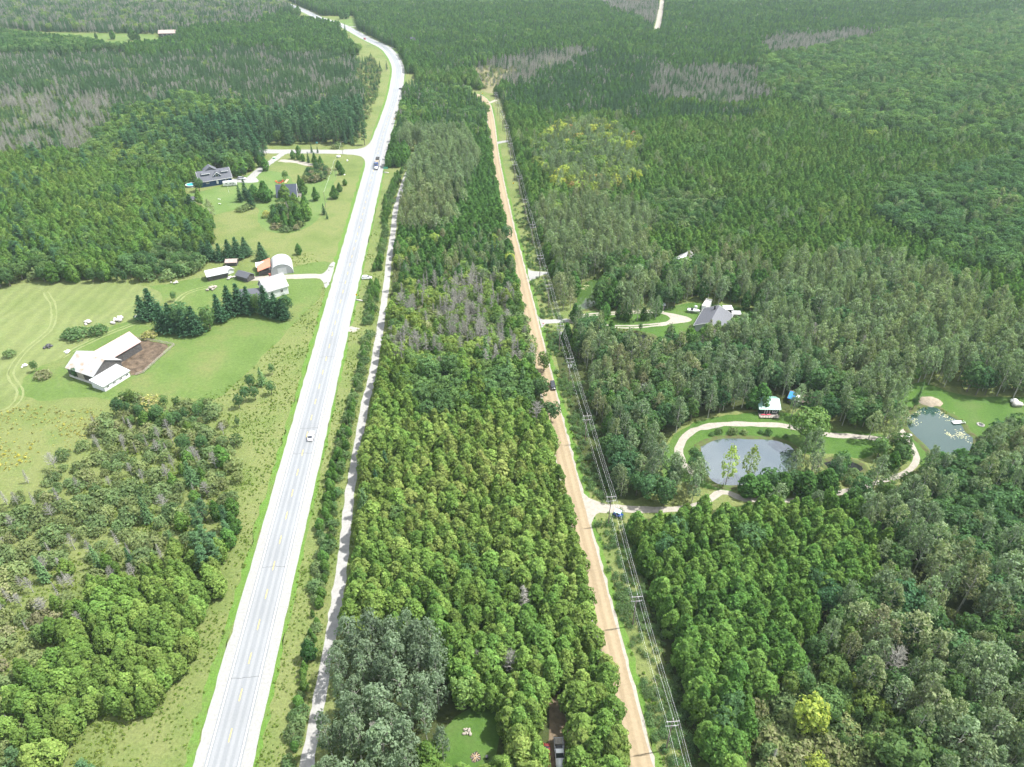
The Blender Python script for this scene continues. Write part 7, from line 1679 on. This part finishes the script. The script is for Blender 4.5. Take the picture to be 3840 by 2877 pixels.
# pool
p = at(717,699); FOOT.append((p[0],p[1],5)); t = thing('swimming_pool', 'round above-ground pool with turquoise water beside the blue house', 'pool', p)
K = 28; q = MB()
for k in range(K):
    a, b_ = 2*math.pi*k/K, 2*math.pi*(k+1)/K; A2, B2 = (math.cos(a), math.sin(a)), (math.cos(b_), math.sin(b_)); ro, ri = 2.9, 2.75
    q.poly([(A2[0]*ro,A2[1]*ro,0),(B2[0]*ro,B2[1]*ro,0),(B2[0]*ro,B2[1]*ro,1.25),(A2[0]*ro,A2[1]*ro,1.25)]); q.poly([(A2[0]*ri,A2[1]*ri,.9),(B2[0]*ri,B2[1]*ri,.9),(B2[0]*ri,B2[1]*ri,1.25),(A2[0]*ri,A2[1]*ri,1.25)])
q.build('pool_wall', M_GREYSIDING, t)
q = MB()
for k in range(K):
    a, b_ = 2*math.pi*k/K, 2*math.pi*(k+1)/K
    q.poly([(math.cos(a)*2.65,math.sin(a)*2.65,1.27),(math.cos(b_)*2.65,math.sin(b_)*2.65,1.27),(math.cos(b_)*3.1,math.sin(b_)*3.1,1.27),(math.cos(a)*3.1,math.sin(a)*3.1,1.27)])
q.build('rim', M_TRIM, t); MB().poly([(2.76*math.cos(2*math.pi*k/K),2.76*math.sin(2*math.pi*k/K),1.12) for k in range(K)]).build('pool_water', mat('pool_water', (.06,.50,.55), .05, .5, .08, 1.5), t)
rubble(687,697,8,1.3,.3,'heap of pale lumber left of the pool',M_WOOD)
# carved post figure on the lawn
p = at(1022,780); t = thing('garden_statue', 'dark slim garden statue on the lawn left of the garden island', 'statue', p); MB().tube((0,0,0),(0,0,1.6),.16,.12,7).build('post', M_DARKMETAL, t); MB().tube((0,0,1.6),(0,0,2.1),.28,.16,8).build('figure', M_DARKMETAL, t)
p = at(1200,742); t = thing('swing_frame', 'dark post with a bracket beside the lone lawn cedar', 'post', p); MB().tube((0,0,0),(0,0,3.6),.09,.08,6).build('post', M_DARKMETAL, t); MB().tube((0,0,3.4),(-1.4,0,3.6),.05,None,5).build('bracket', M_DARKMETAL, t)
# benches / low white boards on the lawn
for (x, y, l) in ((822,749,'upper'),(824,766,'lower')):
    p = at(x, y); t = thing('lawn_bench', 'low white bench on the house lawn, %s one' % l, 'bench', p, R(-20)); MB().box(-.9,-.2,.38,.9,.2,.44).build('seat', M_TRIM, t)
    for sx in (-.7,.7): MB().box(sx-.06,-.18,0,sx+.06,.18,.375).build('leg', M_TRIM, t)
# culverts
for (x, y, l, rz) in ((1348,1128,'near the yellow diamond sign',-20),(1449,649,'below the green road sign',-10)):
    pa = at(x, y); o = MB().tube((-1.6,0,.28),(1.6,0,.28),.3,None,12,True).build('culvert_pipe', M_CONCRETE, None, True); o.location = pa; o.rotation_euler = (0,0,R(rz)); tag(o, 'pale culvert pipe beside the highway '+l, 'culvert')
# lily pads, far too many to count
mb = MB()
for (cx, cy, n, sx, sy) in ((3425,1541,70,2.2,1.0),(3420,1572,50,1.2,1.6),(3542,1556,70,2.0,1.3),(3605,1632,90,1.9,1.4),(3560,1630,40,1.2,.7),(2185,1082,40,1.6,.7),(2200,1072,30,1.2,.5)):
    c = G(cx, cy)
    for k in range(n):
        x, y = c.x+random.gauss(0, sx*.6), c.y+random.gauss(0, sy*1.1); r = .12+.12*random.random()
        mb.poly([(x+r*math.cos(j*1.05), y+r*math.sin(j*1.05), .024+.001*(k % 5)) for j in range(6)])
tag(mb.build('lily_pads', mat('lily_pads', (.22,.25,.10), .6, .3, .0, .8, col2=(.42,.38,.26)), None, False, False), 'pale lily pads floating on the ponds', 'lily pads', None, 'stuff')

generate(); fill_thickets()
# ---- the 300 largest of each kind stand as trees of their own; the rest of each stand is one mass
PLAIN = {'cedar': 'cedar', 'spruce': 'spruce', 'pine': 'pine', 'poplar': 'poplar', 'broad': 'broadleaf tree', 'shrub': 'shrub', 'dead': 'dead tree'}
NAME = {'cedar': 'cedar_tree', 'spruce': 'spruce_tree', 'pine': 'pine_tree', 'poplar': 'poplar_tree', 'broad': 'maple_tree', 'shrub': 'shrub', 'dead': 'dead_tree'}
def look(t):
    k, ti = t['kind'], t['tint']
    if k == 'cedar': c = 'dark green' if ti < .25 else 'green' if ti < .45 else 'olive green' if ti < .65 else 'yellowish green'
    elif k == 'spruce': c = 'blue-green' if ti < .3 else 'dark green' if ti < .6 else 'pale green'
    elif k == 'pine': c = 'blue-green' if ti < .5 else 'soft green'
    elif k == 'poplar': c = 'grey-green' if ti < .3 else 'pale green' if ti < .5 else 'olive' if ti < .7 else 'brownish' if ti < .9 else 'yellow-green'
    elif k == 'broad': c = 'dark green' if ti < .25 else 'green' if ti < .48 else 'yellowish green' if ti < .66 else 'yellow' if ti < .88 else 'reddish'
    elif k == 'shrub': c = 'green' if ti < .3 else 'olive' if ti < .65 else 'brownish' if ti < .85 else 'yellow'
    else: c = 'grey bare'
    lo = {'cedar': 8.6, 'spruce': 8.5, 'pine': 11, 'poplar': 13, 'broad': 8.5, 'shrub': 2.7, 'dead': 8.5}[k]
    hi = {'cedar': 10.3, 'spruce': 11, 'pine': 14, 'poplar': 15, 'broad': 10.5, 'shrub': 3.7, 'dead': 10.5}[k]
    s = 'small' if t['H'] < lo else 'tall' if t['H'] > hi else 'middling'
    return s, c
tx = np.array([t['x'] for t in TREES]); ty = np.array([t['y'] for t in TREES]); th_ = np.array([t['H'] for t in TREES])
qx, qy, qd = PX(tx, ty, th_*0.6)
vis = (qx > 5) & (qx < 3835) & (qy > 3) & (qy < 2874)
app = th_/qd*vis                                      # apparent height
dD, sD = dist_to(tx, ty, DIRT[::3]); dT, sT = dist_to(tx, ty, TRAIL[::3]); dH, sH = dist_to(tx, ty, HWY[::2])
kinds_ = np.array([t['kind'] for t in TREES]); named = np.array([t['label'] is not None for t in TREES])
single = named.copy()
for kd in PROTO:
    idx = np.where((kinds_ == kd) & vis)[0]
    rank = idx[np.argsort(-(app[idx]+named[idx]*10))][:300]
    single[rank] = True
def where_words(i, t):
    w = t['words']
    if t['zone'] in ('woodlot', 'woodlot far half'):
        py = qy[i]
        if dD[i] < 7: w = 'on the woodlot edge along the dirt road'
        elif dT[i] < 6: w = 'on the woodlot edge along the gravel trail'
        elif py > 2500: w = 'in the lowest rows of the cedar woodlot'
        elif py > 2150: w = 'in the lower middle of the cedar woodlot'
        elif py > 1800: w = 'in the middle of the cedar woodlot'
        elif py > 1350: w = 'in the upper part of the cedar woodlot'
    elif t['zone'] == 'cedar block':
        if dD[i] < 17: w = 'on the cedar block edge along the power line'
        elif qy[i] > 2450: w = 'in the lower rows of the right cedar block'
        elif qy[i] > 2150: w = 'in the middle of the right cedar block'
        else: w = 'in the upper rows of the right cedar block'
    elif t['zone'] == 'hedgerow':
        w = ('near part' if qy[i] > 2200 else 'middle part' if qy[i] > 1500 else 'far part'); w = 'in the '+w+' of the hedgerow between highway and trail'
    elif t['zone'] in ('scrub', 'poplar wood'):
        w += ', '+('bottom rows' if qy[i] > 2500 else 'lower middle' if qy[i] > 2150 else 'upper part')
    return w
# where in its stand each tree is, for the labels
SPOT = {}
zs_ = {}
for i in np.where(single)[0]:
    if TREES[i]['label'] is None: zs_.setdefault((TREES[i]['zone'], TREES[i]['kind'], where_words(i, TREES[i])), []).append(i)
for key, ids in zs_.items():
    if len(ids) < 6: continue
    xs_ = np.argsort(np.argsort(qx[ids]))/len(ids); ys_ = np.argsort(np.argsort(qy[ids]))/len(ids)
    for i, a_, b_ in zip(ids, xs_, ys_):
        SPOT[i] = ('back' if b_ < .33 else 'front' if b_ > .67 else 'middle')+' '+('left' if a_ < .33 else 'right' if a_ > .67 else 'centre')
n_single = 0
for i in np.where(single)[0]:
    t = TREES[i]; kd = t['kind']; cm, tm, jm = MESH[kd][t['var']]; s = t['H']/H0[kd]
    lab = t['label']; grp = None
    if lab is None:
        sz, c = look(t); ww = where_words(i, t)
        lab = '%s %s %s %s' % (sz, c, PLAIN[kd], ww); grp = '%ss %s' % (PLAIN[kd], ww)
        if i in SPOT: lab += ', '+SPOT[i]
        lab = lab.replace(', bottom rows, ', ', bottom rows ').replace(', lower middle, ', ', lower middle ').replace(', upper part, ', ', upper part ')
        if len(lab.split()) > 16: lab = lab.replace('middling ', '').replace('broadleaf tree', 'maple').replace('bare dead tree', 'dead tree')
        if len(lab.split()) > 16: lab = lab.replace(' at the lower left,', ' lower left,').replace(' on the right,', ' right,')
        while len(lab.split()) > 16: lab = ' '.join(lab.split()[:-1])
    if kd in ('shrub',):
        o = bpy.data.objects.new(NAME[kd], jm); o['tint'] = float(t['tint'])
        S.collection.objects.link(o)
    else:
        o = bpy.data.objects.new(NAME[kd], None); o.empty_display_size = 0.3; S.collection.objects.link(o)
        if kd == 'dead':
            a = bpy.data.objects.new('bare_branches', tm); a.parent = o; S.collection.objects.link(a)
            b = bpy.data.objects.new('twigs', cm); b.parent = o; b['tint'] = float(t['tint']); S.collection.objects.link(b)
        else:
            a = bpy.data.objects.new('crown', cm); a.parent = o; a['tint'] = float(t['tint']); S.collection.objects.link(a)
            b = bpy.data.objects.new('trunk', tm); b.parent = o; S.collection.objects.link(b)
    o.location = (t['x'], t['y'], 0); o.rotation_euler = (0, 0, t['rz'])
    if t['lean']: o.rotation_euler = (t['lean'][0], t['lean'][1], 0)
    w = s*t['wid']; o.scale = (w, w, s)
    tag(o, lab, 'shrub' if kd == 'shrub' else 'dead tree' if kd == 'dead' else 'tree', grp); n_single += 1
by_zone = {}
for i in np.where(~single)[0]: by_zone.setdefault((TREES[i]['zone'], TREES[i]['words']), []).append(i)
for (zn, ww), ids in by_zone.items():
    ts = [TREES[i] for i in ids]
    s = np.array([t['H']/H0[t['kind']] for t in ts]); w = s*np.array([t['wid'] for t in ts])
    o = scatter('tree_mass', [(t['x'], t['y'], 0) for t in ts], [FIRST[t['kind']]+t['var'] for t in ts],
                [(0, 0, t['rz']) for t in ts], np.stack([w, w, s], 1), [t['tint'] for t in ts])
    tag(o, 'dense mass of trees '+ww, 'forest', None, 'stuff')
print('TREES', len(TREES), 'single', n_single, {k: int((kinds_ == k).sum()) for k in PROTO})

# ---- grass tufts and weeds on the near verges and meadows
def make_tuft(seed, H=0.55, n=26, spread=0.38):
    rng = np.random.default_rng(seed); L = LeafMesh()
    th = rng.random(n)*6.283; r = spread*np.sqrt(rng.random(n))
    c = np.stack([r*np.cos(th), r*np.sin(th), H*(0.3+0.4*rng.random(n))], 1)
    d = np.stack([np.cos(th), np.sin(th), np.full(n, 0.9)], 1)
    L.sprays(c, d, H*0.5, 0.25, 0.4, np.array([0, 0, 1.0]), rng)
    return L
LF['grass'] = leaf_mat('grass_blades', [(0, (0.12,0.21,0.04)), (0.4, (0.18,0.25,0.055)), (0.7, (0.26,0.28,0.085)), (0.9, (0.40,0.38,0.18)), (1.0, (0.50,0.44,0.07))], 0.4, 0.25, 0.3)
TUFTS = bpy.data.collections.new('tuft_library')
for k in range(4):
    o = bpy.data.objects.new('tuft_%d' % k, make_tuft(90+k, (0.5, 0.7, 0.4, 0.9)[k]).meshes('tuft', LF['grass'], BK['shrub'])[2]); TUFTS.objects.link(o)
for k in range(2):
    o = bpy.data.objects.new('tuft_%d' % (4+k), make_shrub(95+k, 1.0, 0.8, 9, 14, 0.2).meshes('weed', LF['shrub'], BK['shrub'])[2]); TUFTS.objects.link(o)
SC2 = scatter_group('scatter_tufts', TUFTS)
OPEN_DRIVES = [[(2165,1825),(2186,1848),(2208,1866),(2258,1887),(2340,1895),(2412,1900),(2540,1898),(2545,1918),(2412,1923),(2331,1921),(2249,1926),(2224,1945),(2210,1990)], [(1978,1003),(1990,1015),(2064,1021),(2064,1028),(2018,1041),(1986,1052)], [(2018,1186),(2035,1198),(2130,1196),(2130,1208),(2044,1216),(2032,1230)]]
def tufts(name, label, cat, n, area, test, t0, t1, s0, s1, kinds=(0, 1, 2, 3)):
    x0, y0, x1, y1 = area
    x = x0+(x1-x0)*RNG.random(n); y = y0+(y1-y0)*RNG.random(n)
    cl = 0.5+0.28*np.sin(x*0.21+1.7*np.sin(y*0.17))+0.28*np.sin(y*0.26+x*0.11)        # tussocks gather in drifts
    m = (RNG.random(len(x)) < np.clip(cl, 0.06, 0.9)) & test(x, y) & (RNG.random(len(x)) < np.clip((430-y)/260, 0, 1)); x, y = x[m], y[m]
    m = np.minimum(dist_to(x, y, SIDE[::2])[0], dist_to(x, y, FARM_LANE)[0]) > 5.5
    for q_ in OPEN_DRIVES: m &= ~inside(*PX(x, y, 0)[:2], q_)
    x, y = x[m], y[m]; n = len(x)
    g = 0.5+0.5*np.sin(x*0.13)*np.cos(y*0.09)
    s = s0+(s1-s0)*RNG.random(n)
    o = scatter(name, np.stack([x, y, np.zeros(n)], 1), RNG.choice(kinds, n), np.stack([np.zeros(n), np.zeros(n), RNG.random(n)*6.283], 1),
                np.stack([s, s, s], 1), t0+(t1-t0)*(0.5*g+0.5*RNG.random(n)), SC2)
    tag(o, label, cat, None, 'stuff'); print(name, n); return o
def band(x, y, a, b, line_, sgn):
    d_, s_ = dist_to(x, y, line_); return (d_ > a) & (d_ < b) & (s_*sgn > 0)
tufts('meadow_grass', 'tall olive grass on the meadow left of the highway', 'grass', 44000, (-120, 60, -20, 330),
      lambda x, y: band(x, y, 7.6, 40, HWY[::2], -1) & ~inside(*PX(x, y, 0)[:2], [(560,1075),(860,1030),(1240,985),(1190,1120),(1070,1250),(880,1440),(690,1490),(300,1490),(60,1470),(380,1240)]), .2, .5, .35, .8)
tufts('ditch_grass', 'mixed grass and weeds in the ditch between highway and trail', 'grass', 50000, (-75, 60, 0, 420),
      lambda x, y: band(x, y, 6.9, 30, HWY[::2], 1) & band(x, y, 1.7, 30, TRAIL[::3], -1), .12, .6, .35, .75)
tufts('trailside_grass', 'grass strip along the right side of the trail', 'grass', 24000, (-60, 60, 10, 330), lambda x, y: band(x, y, 1.6, 4.2, TRAIL[::3], 1), .1, .55, .35, .7)
tufts('corridor_weeds', 'lush green weeds under the power line beside the dirt road', 'weeds', 46000, (-10, 60, 60, 420), lambda x, y: band(x, y, 4.3, 13.5, DIRT[::3], 1), .0, .3, .5, 1.1, (0, 1, 3, 4, 5, 4, 5))
tufts('scrub_grass', 'yellow-green sedge between the shrubs at the lower left', 'grass', 26000, (-130, 60, -40, 240), lambda x, y: band(x, y, 22, 90, HWY[::2], -1) & (PX(x, y, 0)[1] > 1620), .3, .6, .5, 1.0)
tufts('clearing_weeds', 'low weeds between the shrubs of the lower right clearing', 'weeds', 9000, (40, 60, 130, 140), lambda x, y: inside(*PX(x, y, 0)[:2], [(2830,2480),(3050,2440),(3280,2560),(3480,2760),(3500,3000),(2830,3000)]), .1, .8, .8, 1.6, (1, 3, 4, 5))
tufts('pond_reeds', 'reedy weeds ringing the banks of the ponds', 'weeds', 40000, (30, 190, 190, 420),
      lambda x, y: np.minimum.reduce([dist_to(x, y, q+[q[0]])[0] for q in PONDS]) < 2.2*RNG.random(len(x)), .1, .6, .5, 1.2, (0, 1, 3, 4))

tufts('goldenrod', 'yellow goldenrod patches at the edge of the hay field', 'weeds', 9000, (-190, 150, -90, 290), lambda x, y: inside(*PX(x, y, 0)[:2], [(-80,1560),(120,1520),(380,1530),(420,1580),(250,1700),(60,1760),(-80,1780)]), .75, 1.0, .6, 1.1)

# ================================================================== HAZE: one closed box of faintly milky air round the whole place
mb = MB(); mb.box(-2600, -400, -1.0, 2600, 2400, 168.0)
hz = mb.build('haze', [], None)
hm = bpy.data.materials.new('haze'); hm.use_nodes = True; hn = hm.node_tree; hn.nodes.clear()
ho = hn.nodes.new('ShaderNodeOutputMaterial'); hv = hn.nodes.new('ShaderNodeVolumePrincipled')
hv.inputs['Color'].default_value = (0.76, 0.90, 1.0, 1); hv.inputs['Density'].default_value = 0.00008; hv.inputs['Anisotropy'].default_value = 0.2
hn.links.new(hv.outputs['Volume'], ho.inputs['Volume'])
hz.data.materials.append(hm); hz['kind'] = 'stuff'; hz['label'] = 'thin pale haze over the whole landscape'; hz['category'] = 'haze'
